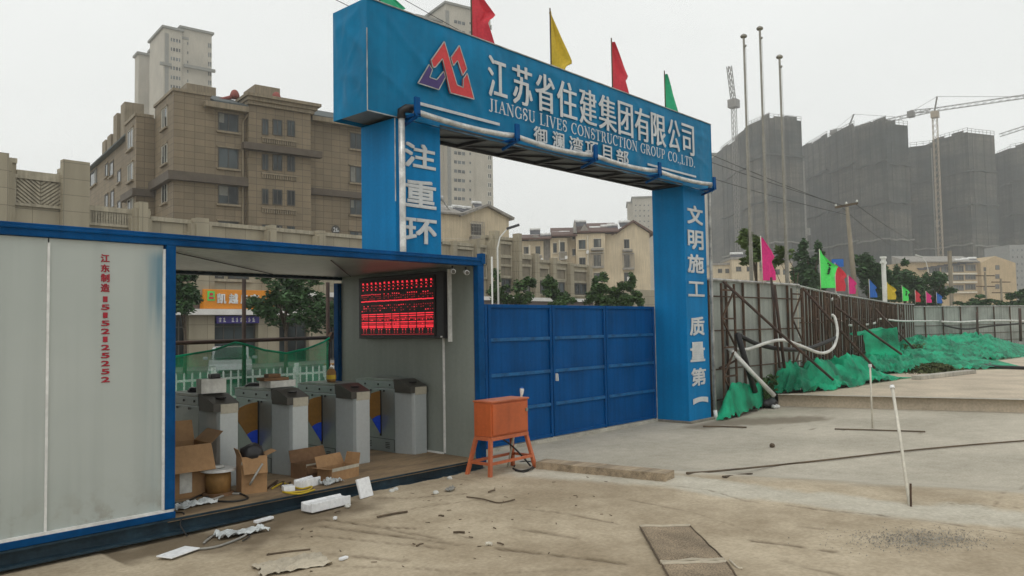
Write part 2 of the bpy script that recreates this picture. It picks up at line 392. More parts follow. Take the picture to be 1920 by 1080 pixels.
glow('led_red', (1, .03, .05), 1.1); glow('led_dim', (.55, .012, .025), .55)
mat('led_face', (.016, .006, .007), .5)
mat('weed', (.10, .12, .045), .9, var=.3, vs=6)
mat('terracotta', (.26, .07, .055), .7)

# ground: trodden sand near the cabin, dusty concrete beyond, with dirt tracks held in the mesh as an attribute
m_, t, b, N, L = nodes('site_ground'); b.inputs['Roughness'].default_value = .95; b.inputs['Specular IOR Level'].default_value = .2
tc = N('ShaderNodeTexCoord'); at = N('ShaderNodeAttribute', attribute_name='sand'); rt_ = N('ShaderNodeAttribute', attribute_name='rut')
pl = N('ShaderNodeAttribute', attribute_name='pale')
def nz(scale, det=6., rough=.55):
    n = N('ShaderNodeTexNoise', Scale=scale, Detail=det, Roughness=rough); L(tc.outputs['Object'], n.inputs['Vector']); return n.outputs[0]
def ramp(src, p0, c0, p1, c1):
    r = N('ShaderNodeValToRGB'); L(src, r.inputs[0]); e = r.color_ramp.elements
    e[0].position = p0; e[0].color = (*c0, 1); e[1].position = p1; e[1].color = (*c1, 1); return r.outputs[0]
def mixc(f, a, b_, bt='MIX'):
    x = N('ShaderNodeMix', data_type='RGBA', blend_type=bt)
    for s, i in ((f, 0), (a, 6), (b_, 7)):
        if isinstance(s, (int, float)): x.inputs[i].default_value = s
        elif isinstance(s, tuple): x.inputs[i].default_value = (*s, 1)
        else: L(s, x.inputs[i])
    return x.outputs[2]
sand = ramp(nz(1.1), .33, (.345, .28, .195), .67, (.52, .44, .325))
conc = ramp(nz(.55, 8.), .35, (.42, .385, .315), .66, (.54, .495, .41))
base = mixc(at.outputs['Fac'], conc, sand)
base = mixc(pl.outputs['Fac'], base, ramp(nz(2.), .3, (.48, .455, .385), .7, (.60, .57, .485)))
base = mixc(1., base, ramp(nz(30, 5.), .32, (.84, .835, .82), .66, (1.06, 1.06, 1.06)), 'MULTIPLY')
base = mixc(1., base, ramp(nz(5, 8., .65), .30, (.87, .86, .84), .64, (1.04, 1.04, 1.04)), 'MULTIPLY')
base = mixc(rt_.outputs['Fac'], base, (.12, .088, .054))
L(base, b.inputs['Base Color'])
bp = N('ShaderNodeBump'); bp.inputs['Strength'].default_value = .28; bp.inputs['Distance'].default_value = .02
L(nz(34, 6., .65), bp.inputs['Height']); L(bp.outputs[0], b.inputs['Normal'])
# ------------------------------------------------------------------ ground
rng = random.Random(7)
def axis(parts):
    o = []
    for a_, b_, st in parts:
        n = max(1, int(round((b_ - a_) / st)))
        o += [a_ + (b_ - a_) * i / n for i in range(n)]
    return o + [parts[-1][1]]
xs = axis([(-900, -100, 200), (-100, -12, 22), (-12, 2.5, 1.2), (2.5, 10.2, .035), (10.2, 24, .28), (24, 80, 8), (80, 1500, 355)])
ys = axis([(-900, -100, 200), (-100, -8, 23), (-8, .3, .8), (.3, 7.4, .035), (7.4, 13.5, .28), (13.5, 80, 7), (80, 1500, 355)])
def seg_px(pts): return [GR(*p).xy for p in pts]
RUTS = [  # wheel and drag marks: polyline in the photo, half width, strength
 ([(600,972),(700,985),(830,1012)], .022, 0.945), ([(600,985),(720,1000),(860,1022)], .03, 1), ([(560,1000),(690,1013),(830,1030)], .018, 0.675),
 ([(690,985),(790,991)], .02, 0.945), ([(935,1028),(1040,1040),(1180,1058)], .03, 0.945), ([(960,990),(1080,1008)], .03, 0.81), ([(985,954),(1060,962),(1170,985)], .02, 0.675),
 ([(1180,936),(1230,946),(1290,958)], .018, 0.81), ([(1410,1014),(1480,1022),(1560,1034)], .03, 0.945), ([(1470,1052),(1600,1085)], .03, 0.675),
 ([(1245,908),(1330,920),(1400,940)], .016, 0.81), ([(1400,940),(1470,946),(1560,958),(1650,966),(1740,976)], .014, 1), ([(1740,976),(1830,990),(1920,1002)], .012, 0.675),
 ([(1500,988),(1560,994)], .03, 0.4725), ([(640,930),(760,935),(870,925)], .02, 0.675), ([(700,965),(900,935)], .015, 0.4725), ([(560,1060),(720,1062),(860,1070)], .02, 0.54),
 ([(840,1000),(900,1012)], .012, 0.675), ([(1330,800),(1440,803),(1640,806),(1730,812)], .012, 1), ([(1780,945),(1920,952)], .01, 0.675), ([(1865,950),(1920,908)], .01, 0.6075),
 ([(1290,958),(1420,1000)], .012, 0.4725), ([(620,1040),(760,1052)], .03, 0.675), ([(420,1030),(560,1005)], .03, 0.54), ([(880,1075),(1100,1068)], .02, 0.4725), ([(760,880),(900,905)], .012, 0.405)]
RW = [(seg_px(p), w_, s_) for p, w_, s_ in RUTS]
PALE = seg_px([(1010,884),(1130,893),(1260,902),(1420,922),(1560,938),(1700,956),(1920,975)])
DAMP = seg_px([(60,1075),(300,1030),(430,1000),(560,968),(640,950)])
WET = seg_px([(1290,797),(1400,792),(1520,785)])
def dseg(p, pts):
    best = 1e9
    for a_, b_ in zip(pts[:-1], pts[1:]):
        d = b_ - a_; t_ = max(0, min(1, (p - a_).dot(d) / d.length_squared)); best = min(best, (p - a_ - d * t_).length)
    return best
BB = [(min(q.x for q in pts) - .2, max(q.x for q in pts) + .2, min(q.y for q in pts) - .2, max(q.y for q in pts) + .2) for pts, _, _ in RW]
nx, ny = len(xs), len(ys)
gv, g_sand, g_rut, g_pale = [], [], [], []
for x in xs:
    for y in ys:
        z = hgt(x, y); near = 1.5 < x < 25 and -3 < y < 14
        sd = rut = pa = 0.
        s = x + .35 * (y - 7)
        if near:
            nzv = mnoise.noise((x * 1.3, y * 1.3, 0)); nf = mnoise.noise((x * 6, y * 6, 3)); ng = mnoise.noise((x * 17, y * 17, 5))
            sd = 1 - smooth((s - 7.0 + nzv * .55 + nf * .2) / 1.0)
            amp = .3 + .7 * sd
            p = Vector((x, y))
            if .3 < y < 8.5 and 2.5 < x < 24:
                for (pts, w_, s_), bb in zip(RW, BB):
                    if bb[0] < x < bb[1] and bb[2] < y < bb[3]:
                        d = dseg(p, pts)
                        if d < w_ * 3:
                            k = math.exp(-(d / w_) ** 2) * s_ * max(0, min(1, .75 + 1.1 * nf + .5 * ng))
                            rut = max(rut, k)
                d = dseg(p, PALE); pa = max(0, 1 - smooth((d - .22 - .18 * nzv - .08 * nf) / .25)) * .8
                d = dseg(p, WET); dd = dseg(p, DAMP); rut = max(rut, .78 * (1 - smooth((dd - .12 - .35*nzv - .18*nf) / .45)), .62 * (1 - smooth((d - .35 - .3 * nzv - .15 * nf) / .35)))
            z += amp * (.010 * nzv + .006 * nf + .004 * ng) - .012 * rut
        elif 0 < s < 7.5 and y < 12: sd = 1
        gv.append((x, y, z)); g_sand.append(sd); g_rut.append(rut); g_pale.append(pa)
gf = [(i*ny+j, (i+1)*ny+j, (i+1)*ny+j+1, i*ny+j+1) for i in range(nx-1) for j in range(ny-1)]
me = bpy.data.meshes.new('ground'); me.from_pydata(gv, [], gf); me.materials.append(M['site_ground'])
for nm, dat in (('sand', g_sand), ('rut', g_rut), ('pale', g_pale)):
    a_ = me.attributes.new(nm, 'FLOAT', 'POINT'); a_.data.foreach_set('value', dat)
for p in me.polygons: p.use_smooth = True
ground = bpy.data.objects.new('ground', me); COL.objects.link(ground); struct(ground)

# street beyond the site, its pavement
mb = MB(); mb.box(-60, 160, 23, 39.5, -.3, .004); struct(mb.build('road', 'asphalt'))
mb = MB(); mb.box(-60, 160, 39.5, 44.6, -.3, .13); struct(mb.build('pavement', 'pavement'))
# raised slab to the right with its kerb wall
K = [(19.35, 8.5), (20.85, 3.45), (24.5, -8), (78, -8), (78, 4.5), (56, 13.2), (48.6, 13.6), (38, 11.6), (29.5, 10.0), (21.6, 8.45)]
mb = MB(); mb.plan(K, -.2, .29); o = struct(mb.build('concrete_slab', 'slab_sand'))
mb = MB()
for a_, b_ in ((K[0], K[1]), (K[1], K[2])):
    a_ = Vector((*a_, 0)); b_ = Vector((*b_, 0)); d = (b_ - a_).normalized(); n_ = Vector((d.y, -d.x, 0)) * -.012
    mb.poly([a_ + n_ + Vector((0,0,-.1)), b_ + n_ + Vector((0,0,-.1)), b_ + n_ + Vector((0,0,.305)), a_ + n_ + Vector((0,0,.305))])
    q = Vector((-n_.x, -n_.y, 0)) * 14
    mb.poly([a_ + n_ + Vector((0,0,.305)), b_ + n_ + Vector((0,0,.305)), b_ + q + Vector((0,0,.300)), a_ + q + Vector((0,0,.300))])
struct(mb.build('kerb', 'concrete'))

# ------------------------------------------------------------------ lettering
def glyph(body, bold=0., ext=.0):
    cu = bpy.data.curves.new('glyph', 'FONT'); cu.body = body; cu.offset = bold; cu.resolution_u = 3
    o = bpy.data.objects.new('glyph', cu); COL.objects.link(o)
    dg = bpy.context.evaluated_depsgraph_get(); me = bpy.data.meshes.new_from_object(o.evaluated_get(dg))
    v = [(p.co.x, p.co.y) for p in me.vertices]; f = [list(p.vertices) for p in me.polygons]
    bpy.data.objects.remove(o); bpy.data.curves.remove(cu); bpy.data.meshes.remove(me)
    return v, f
def put_glyph(mb, ch, x0, x1, z0, z1, y, bold=0., song=0., thick=.006):
    if ch == '一':                                                   # one arched brush stroke
        n = 10; up = [(x0 + (x1-x0)*i/n, z0 + (z1-z0)*(.72 + .28*math.sin(math.pi*(.12 + .75*i/n)))) for i in range(n+1)]; lo = [(x, z - (z1-z0)*(.74 - .10*math.sin(math.pi*i/n))) for i, (x, z) in enumerate(up)]
        P = [(x, y - thick, z) for x, z in up + lo[::-1]]; mb.add(P, [list(range(len(P)))]); return
    v, f = glyph(ch)
    h_ = z1 - z0; sx, sz = (song, 0.) if song else (bold*h_, bold*h_*.8)
    ax, bx = min(p[0] for p in v), max(p[0] for p in v); az_, bz = min(p[1] for p in v), max(p[1] for p in v)
    ks = ((-1, 0), (1, 0), (0, 0)) if song else ((-1, -1), (1, -1), (-1, 1), (1, 1), (0, 0)) if bold else ((0, 0),)
    for i, k in enumerate(ks):                                      # heavier strokes: shifted copies, each a hair proud of the last
        w_ = x1 - x0 - 2 * sx; hh = h_ - 2 * sz
        P = [(x0 + sx + k[0]*sx + (p[0] - ax) / max(1e-6, bx - ax) * w_, y - i*.0007, z0 + sz + k[1]*sz + (p[1] - az_) / max(1e-6, bz - az_) * hh) for p in v]
        mb.add([(p[0], p[1] - thick, p[2]) for p in P], f)
        # short rim so that letters stand off the face
        cnt = {}
        for q in f:
            for i in range(len(q)):
                e = (q[i], q[(i+1) % len(q)]); cnt[e] = 1
        for (i, j) in cnt:
            if (j, i) not in cnt: mb.add([(P[i][0], P[i][1]-thick, P[i][2]), (P[j][0], P[j][1]-thick, P[j][2]), P[j], P[i]], [(0,1,2,3)])
# serif capitals as thick and thin strokes on a 1 x 1 cell: (x0,z0,x1,z1,thick)
T_, t_ = .15, .06
def arc(cx, cz, rx, rz, a0, a1, n=10, tk=None): # stroke whose width swells on the sides like a book face
    o = []
    for i in range(n):
        p = [R(a0 + (a1 - a0) * k / n) for k in (i, i + 1)]
        mid = (p[0] + p[1]) / 2
        o.append((cx + rx * math.cos(p[0]), cz + rz * math.sin(p[0]), cx + rx * math.cos(p[1]), cz + rz * math.sin(p[1]), t_ + (T_ - t_) * abs(math.cos(mid)) if tk is None else tk))
    return o
def sf(x, z, w_=.3): return [(x - w_/2, z, x + w_/2, z, t_)]
SER = {
 'I': (.42, [(.21,0,.21,1,T_)] + sf(.21,.03) + sf(.21,.97)),
 'J': (.5, [(.32,.2,.32,1,T_)] + sf(.32,.97) + arc(.17,.16,.15,.2,0,-150)),
 'L': (.72, [(.2,0,.2,1,T_),(.05,.03,.68,.03,t_),(.66,0,.68,.26,t_)] + sf(.2,.97)),
 'T': (.78, [(.39,0,.39,1,T_),(.04,.97,.74,.97,t_),(.05,.75,.05,.97,t_),(.73,.75,.73,.97,t_)] + sf(.39,.03)),
 'A': (.86, [(.12,0,.43,1,t_),(.43,1,.74,0,T_),(.24,.36,.62,.36,t_)] + sf(.12,.03,.24) + sf(.74,.03,.28)),
 'V': (.86, [(.12,1,.43,0,T_),(.43,0,.74,1,t_)] + sf(.12,.97,.26) + sf(.74,.97,.24)),
 'N': (.9, [(.16,0,.16,1,t_),(.16,1,.74,0,T_),(.74,0,.74,1,t_)] + sf(.14,.03,.24) + sf(.12,.97,.22) + sf(.74,.97,.24)),
 'E': (.74, [(.2,0,.2,1,T_),(.05,.03,.66,.03,t_),(.05,.97,.64,.97,t_),(.2,.52,.5,.52,t_),(.65,0,.66,.24,t_),(.63,.76,.64,1,t_),(.5,.42,.5,.62,t_)]),
 'G': (.88, arc(.46,.5,.36,.48,50,330,16) + [(.76,.06,.76,.42,T_*.8),(.6,.42,.88,.42,t_),(.74,.7,.74,.97,t_)]),
 'C': (.82, arc(.46,.5,.36,.48,48,312,16) + [(.74,.7,.74,.97,t_)]),
 'O': (.92, arc(.46,.5,.36,.48,0,360,20)),
 'S': (.66, arc(.33,.75,.22,.23,20,230,10,.11) + arc(.33,.26,.23,.24,160,-130-90+180-60,0 or 12,.12) + [(.22,.62,.46,.42,T_)] + [(.54,.72,.54,.95,t_),(.1,.05,.1,.3,t_)]),
 'U': (.86, [(.18,.34,.18,1,T_),(.7,.34,.7,1,t_)] + arc(.44,.34,.26,.32,180,360,12) + sf(.18,.97) + sf(.7,.97,.24)),
 'R': (.84, [(.2,0,.2,1,T_),(.2,.97,.45,.97,t_),(.2,.5,.45,.5,t_)] + arc(.42,.735,.2,.235,-90,90,10) + [(.42,.5,.74,0,T_)] + sf(.2,.03) + sf(.12,.97,.16) + sf(.76,.03,.18)),
 'P': (.76, [(.2,0,.2,1,T_),(.2,.97,.45,.97,t_),(.2,.47,.45,.47,t_)] + arc(.42,.72,.22,.25,-90,90,10) + sf(.2,.03) + sf(.12,.97,.16)),
 'D': (.9, [(.2,0,.2,1,T_),(.06,.97,.45,.97,t_),(.06,.03,.45,.03,t_)] + arc(.44,.5,.33,.47,-90,90,12)),
 '.': (.3, [(.1,.06,.22,.06,.14)]), ',': (.3, [(.1,.06,.22,.06,.14),(.19,.05,.10,-.16,.07)]), ' ': (.42, [])}
def serif_text(mb, txt, x0, x1, z0, z1, y):
    tot = sum(SER[c][0] + .07 for c in txt); k = (x1 - x0) / tot; h_ = z1 - z0; x = x0; lay = 0
    for c in txt:
        w_, st = SER[c]
        for q in st:
            p = Vector((x + q[0] * k, 0, z0 + q[1] * h_)); r_ = Vector((x + q[2] * k, 0, z0 + q[3] * h_)); d = r_ - p
            if d.length < 1e-5: continue
            n_ = Vector((-d.z, 0, d.x)).normalized() * q[4] * h_ * .5; e = d.normalized() * .012 * h_
            lay = (lay + 1) % 12; yy = y - .004 - lay * .0004
            mb.add([(p-e+n_).to_tuple()[:1] + (yy, (p-e+n_).z), ((p-e-n_).x, yy, (p-e-n_).z), ((r_+e-n_).x, yy, (r_+e-n_).z), ((r_+e+n_).x, yy, (r_+e+n_).z)], [(0,1,2,3)])
        x += (w_ + .07) * k

# ------------------------------------------------------------------ the blue gate arch
BX0, BX1, BY0, BY1, BZ0, BZ1 = 6.52, 16.25, 8.52, 9.31, 5.09, 6.665
arch = thing('gate_arch', 'tall blue entrance arch with white Chinese lettering and a red zigzag logo', 'gate arch', (11.4, 8.9, 0))
ax_ = Vector((11.4, 8.9, 0))
def G(o): o.parent = arch; o.matrix_parent_inverse = Matrix.Translation(-ax_); return o
def wr(x, z, s=0.): # slack cloth over the frame
    return .022 * mnoise.noise((x * .7 + s, z * 1.1, 1)) + .012 * mnoise.noise((x * 2.6 + s, z * 1.4, 4)) + .11 * max(0, .16 - abs(mnoise.noise((x * .8 + z * 1.3, z * .5 - x * .5, 9 + s)))) + .05 * max(0, .2 - abs(mnoise.noise((x * 2.2 - z * .8, z * 1.6 + x * .4, 19 + s))))
mb = MB()
edge = lambda u: min(1, 12 * u * (1 - u) * 2)
mb.grid(190, 34, lambda u, v: (BX0 + (BX1-BX0)*u, BY0 + .012 - wr(u*9.7, v*1.6)*min(1, 40*u*(1-u))*min(1, 10*v*(1-v)), BZ0 + (BZ1-BZ0)*v))
mb.grid(22, 34, lambda u, v: (BX0 - 1.3*wr(u*1.2, v*1.6, 5.)*min(1, 8*u*(1-u))*min(1, 8*v*(1-v)), BY1 + (BY0-BY1)*u, BZ0 + (BZ1-BZ0)*v))
mb.poly([(BX0,BY0,BZ1),(BX1,BY0,BZ1),(BX1,BY1,BZ1),(BX0,BY1,BZ1)])
mb.poly([(BX1,BY0,BZ0),(BX1,BY1,BZ0),(BX1,BY1,BZ1),(BX1,BY0,BZ1)]); mb.poly([(BX1,BY1,BZ0),(BX0,BY1,BZ0),(BX0,BY1,BZ1),(BX1,BY1,BZ1)])
beam = G(mb.build('header_beam', 'beam_blue', sm=False))
for p in beam.data.polygons: p.use_smooth = len(p.vertices) == 4 and p.area < .1
mb = MB(); mb.box(BX0+.02, BX1-.02, BY0+.03, BY1-.03, BZ0+.05, BZ0+.08); sof = G(mb.build('soffit', 'under_grey'))
mb = MB()
for x in [7.95 + i * .985 for i in range(8)]: mb.box(x-.025, x+.025, BY0+.02, BY1-.02, BZ0-.005, BZ0+.045)
for x in [7.95 + i * .985 for i in range(7)]: mb.bar((x, BY1-.06, BZ0+.02), (x+.985, BY0+.06, BZ0+.024), .035)
mb.box(7.86, 14.92, BY1-.05, BY1-.004, BZ0-.004, BZ0+.05); mb.box(7.86, 14.92, BY0+.004, BY0+.05, BZ0-.006, BZ0+.05)
G(mb.build('soffit_frame', 'dark_joint'))
mb = MB(); mb.tube([(BX0, BY0-.004, BZ0+.004), (BX1, BY0-.004, BZ0+.004)], .008, 6); mb.tube([(BX0-.003, BY0-.003, BZ0), (BX0-.003, BY0-.003, BZ0+1.15)], .007, 6)
mb.tube([(BX0, BY0-.002, BZ1+.004), (BX1, BY0-.002, BZ1+.004)], .010, 6)
G(mb.build('edge_seam', 'pipe_grey'))
def column(x0, x1):
    mb = MB(); mb.box(x0, x1, BY0+.006, BY1, -.05, BZ0-.002); c = G(mb.build('column', 'column_blue', bev=.012))
    mb = MB(); mb.box(x0-.03, x1+.03, BY0-.06, BY1+.02, -.1, .03 + (.02 if x0 > 10 else 0)); f_ = mb.build('footing', 'concrete_wet', bev=.01); f_.parent = c
    return c
col_l = column(7.0, 7.86); col_r = column(14.93, 15.88)
mb = MB(); mb.tube([(14.925, 9.315, .02), (14.925, 9.315, 2.5)], .012, 6); mb.tube([(6.995, 8.52, 3.9), (6.995, 8.52, 5.08)], .008, 6); o = mb.build('edge_seam', 'pipe_grey'); G(o)
# lettering
mb = MB()
HX = [(8.86,9.30),(9.44,9.93),(10.01,10.53),(10.60,11.16),(11.24,11.76),(11.83,12.40),(12.47,12.97),(13.04,13.58),(13.64,14.20),(14.30,14.78),(14.87,15.38)]
for ch, (a_, b_) in zip('江苏省住建集团有限公司', HX): put_glyph(mb, ch, a_ + .01, b_ + .02, 5.79, 6.45, BY0 - .028, .006, .013, .006)
G(mb.build('company_lettering', 'letter_white'))
mb = MB(); serif_text(mb, 'JIANGSU LIVES CONSTRUCTION GROUP CO.,LTD.', 8.88, 15.42, 5.545, 5.745, BY0 - .03); G(mb.build('english_lettering', 'letter_white'))
mb = MB()
PX = [(998,1023),(1033,1055),(1064,1090),(1094,1118),(1127,1144),(1152,1175)]
for ch, (a_, b_) in zip('御澜湾项目部', PX):
    xa = OY(a_, 260, BY0).x; xb = OY(b_, 280, BY0).x; put_glyph(mb, ch, xa, xb, 5.20, 5.50, BY0 - .028, .018, 0, .012)
G(mb.build('project_lettering', 'letter_white'))
mb = MB()
for ch, q in zip('注重环', [(757,264,816,322),(758,332,817,396),(758,404,818,463)]):
    a_ = OY(q[0], (q[1]+q[3])/2, BY0).x; b_ = OY(q[2], (q[1]+q[3])/2, BY0).x
    put_glyph(mb, ch, a_, b_, OY((q[0]+q[2])/2, q[3]-6, BY0).z, OY((q[0]+q[2])/2, q[1]+6, BY0).z, BY0, .032, 0, .01)
put_glyph(mb, '保', 7.18, 7.74, 2.80, 3.14, BY0, .032, 0, .01)
G(mb.build('column_lettering', 'letter_white'))
mb = MB()
for ch, q in zip('文明施工质量第一', [(1288,386,1317,421),(1289,432,1318,468),(1289,477,1319,512),(1290,528,1320,556),(1293,594,1320,629),(1294,641,1321,678),(1296,690,1323,723),(1299,744,1327,758)]):
    a_ = OY(q[0], (q[1]+q[3])/2, BY0).x; b_ = OY(q[2], (q[1]+q[3])/2, BY0).x
    put_glyph(mb, ch, a_, b_, OY((q[0]+q[2])/2, q[3], BY0).z, OY((q[0]+q[2])/2, q[1], BY0).z, BY0, .035, 0, .01)
G(mb.build('column_lettering', 'letter_white'))
# logo traced on the face of the beam
LG = lambda x, y: OY(720 + x / 5.683, 60 + y / 5.683, BY0)
def flat(name, matn, polys, off):
    mb = MB()
    for pts in polys:
        P = [LG(*p) for p in pts]; fr = [(p.x, BY0 - off - .008, p.z) for p in P]; bk = [(p.x, BY0 - off + .02, p.z) for p in P]; n = len(P)
        mb.add(fr + bk, [list(range(n))] + [(i, (i+1) % n, n+(i+1) % n, n+i) for i in range(n)])
    return mb.build(name, matn)
vio = [(345,550),(463,352),(497,408),(468,490),(543,515),(617,425),(635,490),(565,620)]
red1 = [(483,310),(625,108),(690,330),(760,570),(825,598),(828,502),(868,445),(942,722),(690,655),(605,290),(530,380),(505,385)]
red2 = [(693,280),(785,150),(865,400),(820,470),(765,310),(720,365)]
lg = G(flat('logo', 'logo_red', [red1, red2], .03))
v_ = flat('logo_arm', 'logo_violet', [vio], .03); v_.parent = lg
mb = MB()
for pts in (vio, red1, red2):
    P = [LG(*p) for p in pts + pts[:1]]
    for p, q in zip(P[:-1], P[1:]): mb.bar((p.x, BY0-.036, p.z), (q.x, BY0-.036, q.z), .014)
o = mb.build('logo_outline', 'pipe_grey'); o.parent = lg
for q in ((7.36, 9.13, 5.345, 5.39), (13.5, 15.45, 5.33, 5.37)): mb = MB(); mb.box(q[0], q[1], BY0-.03, BY0-.015, q[2], q[3]); G(mb.build('stripe', 'letter_white'))
# silver spray pipe on blue brackets under the beam, and its two downpipes
mb = MB()
bxs = [7.14, 9.23, 11.33, 13.48, 15.74]
path = []
for i in range(len(bxs) - 1):
    for k in range(8):
        u = k / 8; path.append((bxs[i] + (bxs[i+1]-bxs[i]) * u, BY0 - .24, 5.155 - .045 * math.sin(math.pi * u) + .008 * mnoise.noise((i + u, 0, 0)) + .01 * i))
path.append((bxs[-1], BY0 - .24, 5.19))
mb.tube(path, .043, 10); pipe = G(mb.build('spray_pipe', 'pipe_silver', sm=True))
for x in bxs:
    mb = MB(); mb.box(x-.045, x+.045, BY0-.33, BY0-.02, 5.07, 5.11); mb.box(x-.045, x+.045, BY0-.33, BY0-.29, 5.07, 5.34); mb.bar((x, BY0-.31, 5.07), (x, BY0+.02, 4.98), .04)
    G(mb.build('bracket', 'gate_blue', bev=.005))
mb = MB(); n = 46
mb.grid(n, 3, lambda u, v: (7.2 + 8.5*u, BY0-.012-.2*(1-v) - .03*mnoise.noise((u*30, v, 0)), 5.03 + .05*v + .02*mnoise.noise((u*22, 2, v)))); G(mb.build('skirt_strip', 'beam_blue'))
mb = MB(); mb.tube([(7.04, BY0-.09, 5.13), (7.045, BY0-.09, 4.2), (7.05, BY0-.085, 3.2), (7.05, BY0-.085, .1)], .046, 10); dp = G(mb.build('downpipe', 'pipe_silver', sm=True))
mb = MB(); mb.tube([(7.04, BY0-.09, 5.06), (7.04, BY0-.09, 5.17), (7.08, BY0-.15, 5.20), (7.17, BY0-.2, 5.2)], .062, 10); o = mb.build('elbow', 'black_plastic', sm=True); o.parent = dp; o.matrix_parent_inverse = Matrix.Identity(4)
mb = MB(); mb.tube([(15.80, BY0-.2, 5.19), (15.92, BY0-.09, 5.15), (15.935, BY0-.07, 5.0), (15.94, BY0-.06, 3), (15.945, BY0-.06, .18)], .036, 10); dp2 = G(mb.build('downpipe', 'pipe_grey', sm=True))
mb = MB(); mb.tube([(15.945, BY0-.06, .2), (15.955, BY0-.08, -.01)], .042, 10); o = mb.build('pipe_shoe', 'white_trim', sm=True); o.parent = dp2

# pennants standing on the beam
def flag(name, x, y, z0, hp, top, bot, wid, matn, label, cat='flag', group=None, lean=0., prof=None, seed=0, tpole=.014, mark=None, dirx=1., diry=-.25):
    t = thing(name, label, cat, (x, y, z0), 0, group)
    mb = MB(); mb.tube([(0, 0, 0), (lean * hp * .5, 0, hp * .5), (lean * hp, 0, hp)], tpole, 6); mb.build('pole', 'pvc_white' if tpole < .013 else 'stick', t, sm=True)
    pr = prof or [(0, .02), (.35, .45), (.66, 1.0), (.70, .93), (.80, .62), (1.0, .74)]
    def wf(v):
        for (a_, fa), (b_, fb) in zip(pr[:-1], pr[1:]):
            if v <= b_: return fa + (fb - fa) * (v - a_) / (b_ - a_)
        return pr[-1][1]
    mb = MB()
    def P(u, v):
        w_ = wf(v) * wid * u; z = top + (bot - top) * v
        fold = .10 * wid * math.sin(u * 7 + v * 2.5 + seed) * u + .05 * wid * math.sin(u * 15 + seed * 2 - v * 3) * u
        return (lean * z + w_ * dirx, w_ * diry + fold, z - .10 * wid * u * (1 - v) )
    mb.grid(13, 22, P); c = mb.build('cloth', matn, t, sm=True)
    if mark: # printed characters running down the cloth
        mb = MB()
        for k in range(3):
            v0 = mark[1] + k * .11
            for dx, dv, ln in ((0, 0, .5), (.05, .03, .35), (-.02, .055, .5)):
                a_ = P(.5 + dx, v0 + dv); b_ = P(.5 + dx + .28 * ln, v0 + dv + .03 * (k % 2))
                mb.bar((a_[0], a_[1] - .035, a_[2]), (b_[0], b_[1] - .035, b_[2]), .03 * wid * 2)
        mb.build('print', mark[0], c)
    return t
FY = 8.95
flag('pennant', 7.08, FY, BZ1, .62, .60, .05, .42, 'flag_green', 'green pennant at the logo end of the blue arch, cut off by the photo edge', 'pennant', 'pennants on the arch', seed=1)
flag('pennant', 8.98, FY, BZ1, 1.32, 1.28, .02, .46, 'flag_red', 'red pennant on the arch between the logo and the yellow pennant', 'pennant', 'pennants on the arch', seed=2, prof=[(0,.03),(.3,.5),(.5,.95),(.53,.75),(.6,.55),(1,.95)])
flag('pennant', 11.03, FY, BZ1, 1.30, 1.26, -.02, .50, 'flag_yellow', 'yellow pennant with a small red mark standing on the blue arch', 'pennant', 'pennants on the arch', seed=3, mark=None, prof=[(0,.02),(.35,.45),(.70,.92),(.74,.80),(.78,.55),(1,.62)])
flag('pennant', 12.98, FY, BZ1, 1.26, 1.22, -.02, .50, 'flag_red', 'red pennant on the arch between the yellow one and the green one', 'pennant', 'pennants on the arch', seed=4, prof=[(0,.03),(.4,.6),(.55,.88),(.6,.7),(.85,.95),(1,.85)])
flag('pennant', 15.0, FY, BZ1, 1.06, 1.02, .0, .52, 'flag_green', 'green pennant at the far end of the arch above the last character', 'pennant', 'pennants on the arch', seed=5, prof=[(0,.03),(.5,.55),(.88,.92),(.92,.75),(1,.7)])

# ------------------------------------------------------------------ gate leaves under the arch
LZ0, LZ1 = .075, 2.51
def leaf(x0, x1, label, handle=False, wicket=False):
    t = thing('gate_leaf', label, 'gate leaf', ((x0+x1)/2, 9.34, LZ0), 0, 'steel gate leaves under the arch'); h_ = LZ1 - LZ0; w_ = (x1-x0)/2 - .008
    mb = MB(); n = 30
    mb.grid(60, 8, lambda u, v: (-w_ + .03 + (2*w_-.06)*u, .012 * mnoise.noise((u*3 + x0, v*3, 0)) * min(1, 6*u*(1-u)) * min(1, 6*v*(1-v)) + (.0012 if int(u*30) % 2 else 0), .02 + (h_-.04)*v)); mb.build('panel', 'gate_blue', t)
    mb = MB(); mb.box(-w_, -w_+.06, -.035, .03, 0, h_); mb.box(w_-.06, w_, -.035, .03, 0, h_); mb.box(-w_+.06, w_-.06, -.033, .028, h_-.06, h_); mb.box(-w_+.06, w_-.06, -.033, .028, 0, .06)
    mb.build('frame', 'gate_blue', t, bev=.006)
    for z in (.60, 1.21, 1.82):
        mb = MB(); mb.box(-w_+.06, w_-.06, -.032, .02, z-.03, z+.03); mb.build('rail', 'gate_rail', t, bev=.006)
    mb = MB(); mb.box(w_-.05, w_-.02, -.03, .0, -.075, 0); mb.build('drop_bolt', 'black_plastic', t)
    if handle:
        mb = MB(); mb.box(-w_+.045, -w_+.085, -.06, -.035, 1.02, 1.16); mb.bar((-w_+.065, -.07, 1.15), (-w_+.075, -.07, 1.02), .025); mb.build('handle', 'white_trim', t, bev=.004)
    return t
leaf(7.87, 9.62, 'dark blue gate leaf closest to the cabin, mostly behind the grey end wall')
leaf(9.63, 11.35, 'dark blue gate leaf rising right behind the orange box')
leaf(11.36, 13.06, 'dark blue middle gate leaf carrying the white handle', True)
leaf(13.07, 14.91, 'dark blue gate leaf hung against the right blue column')
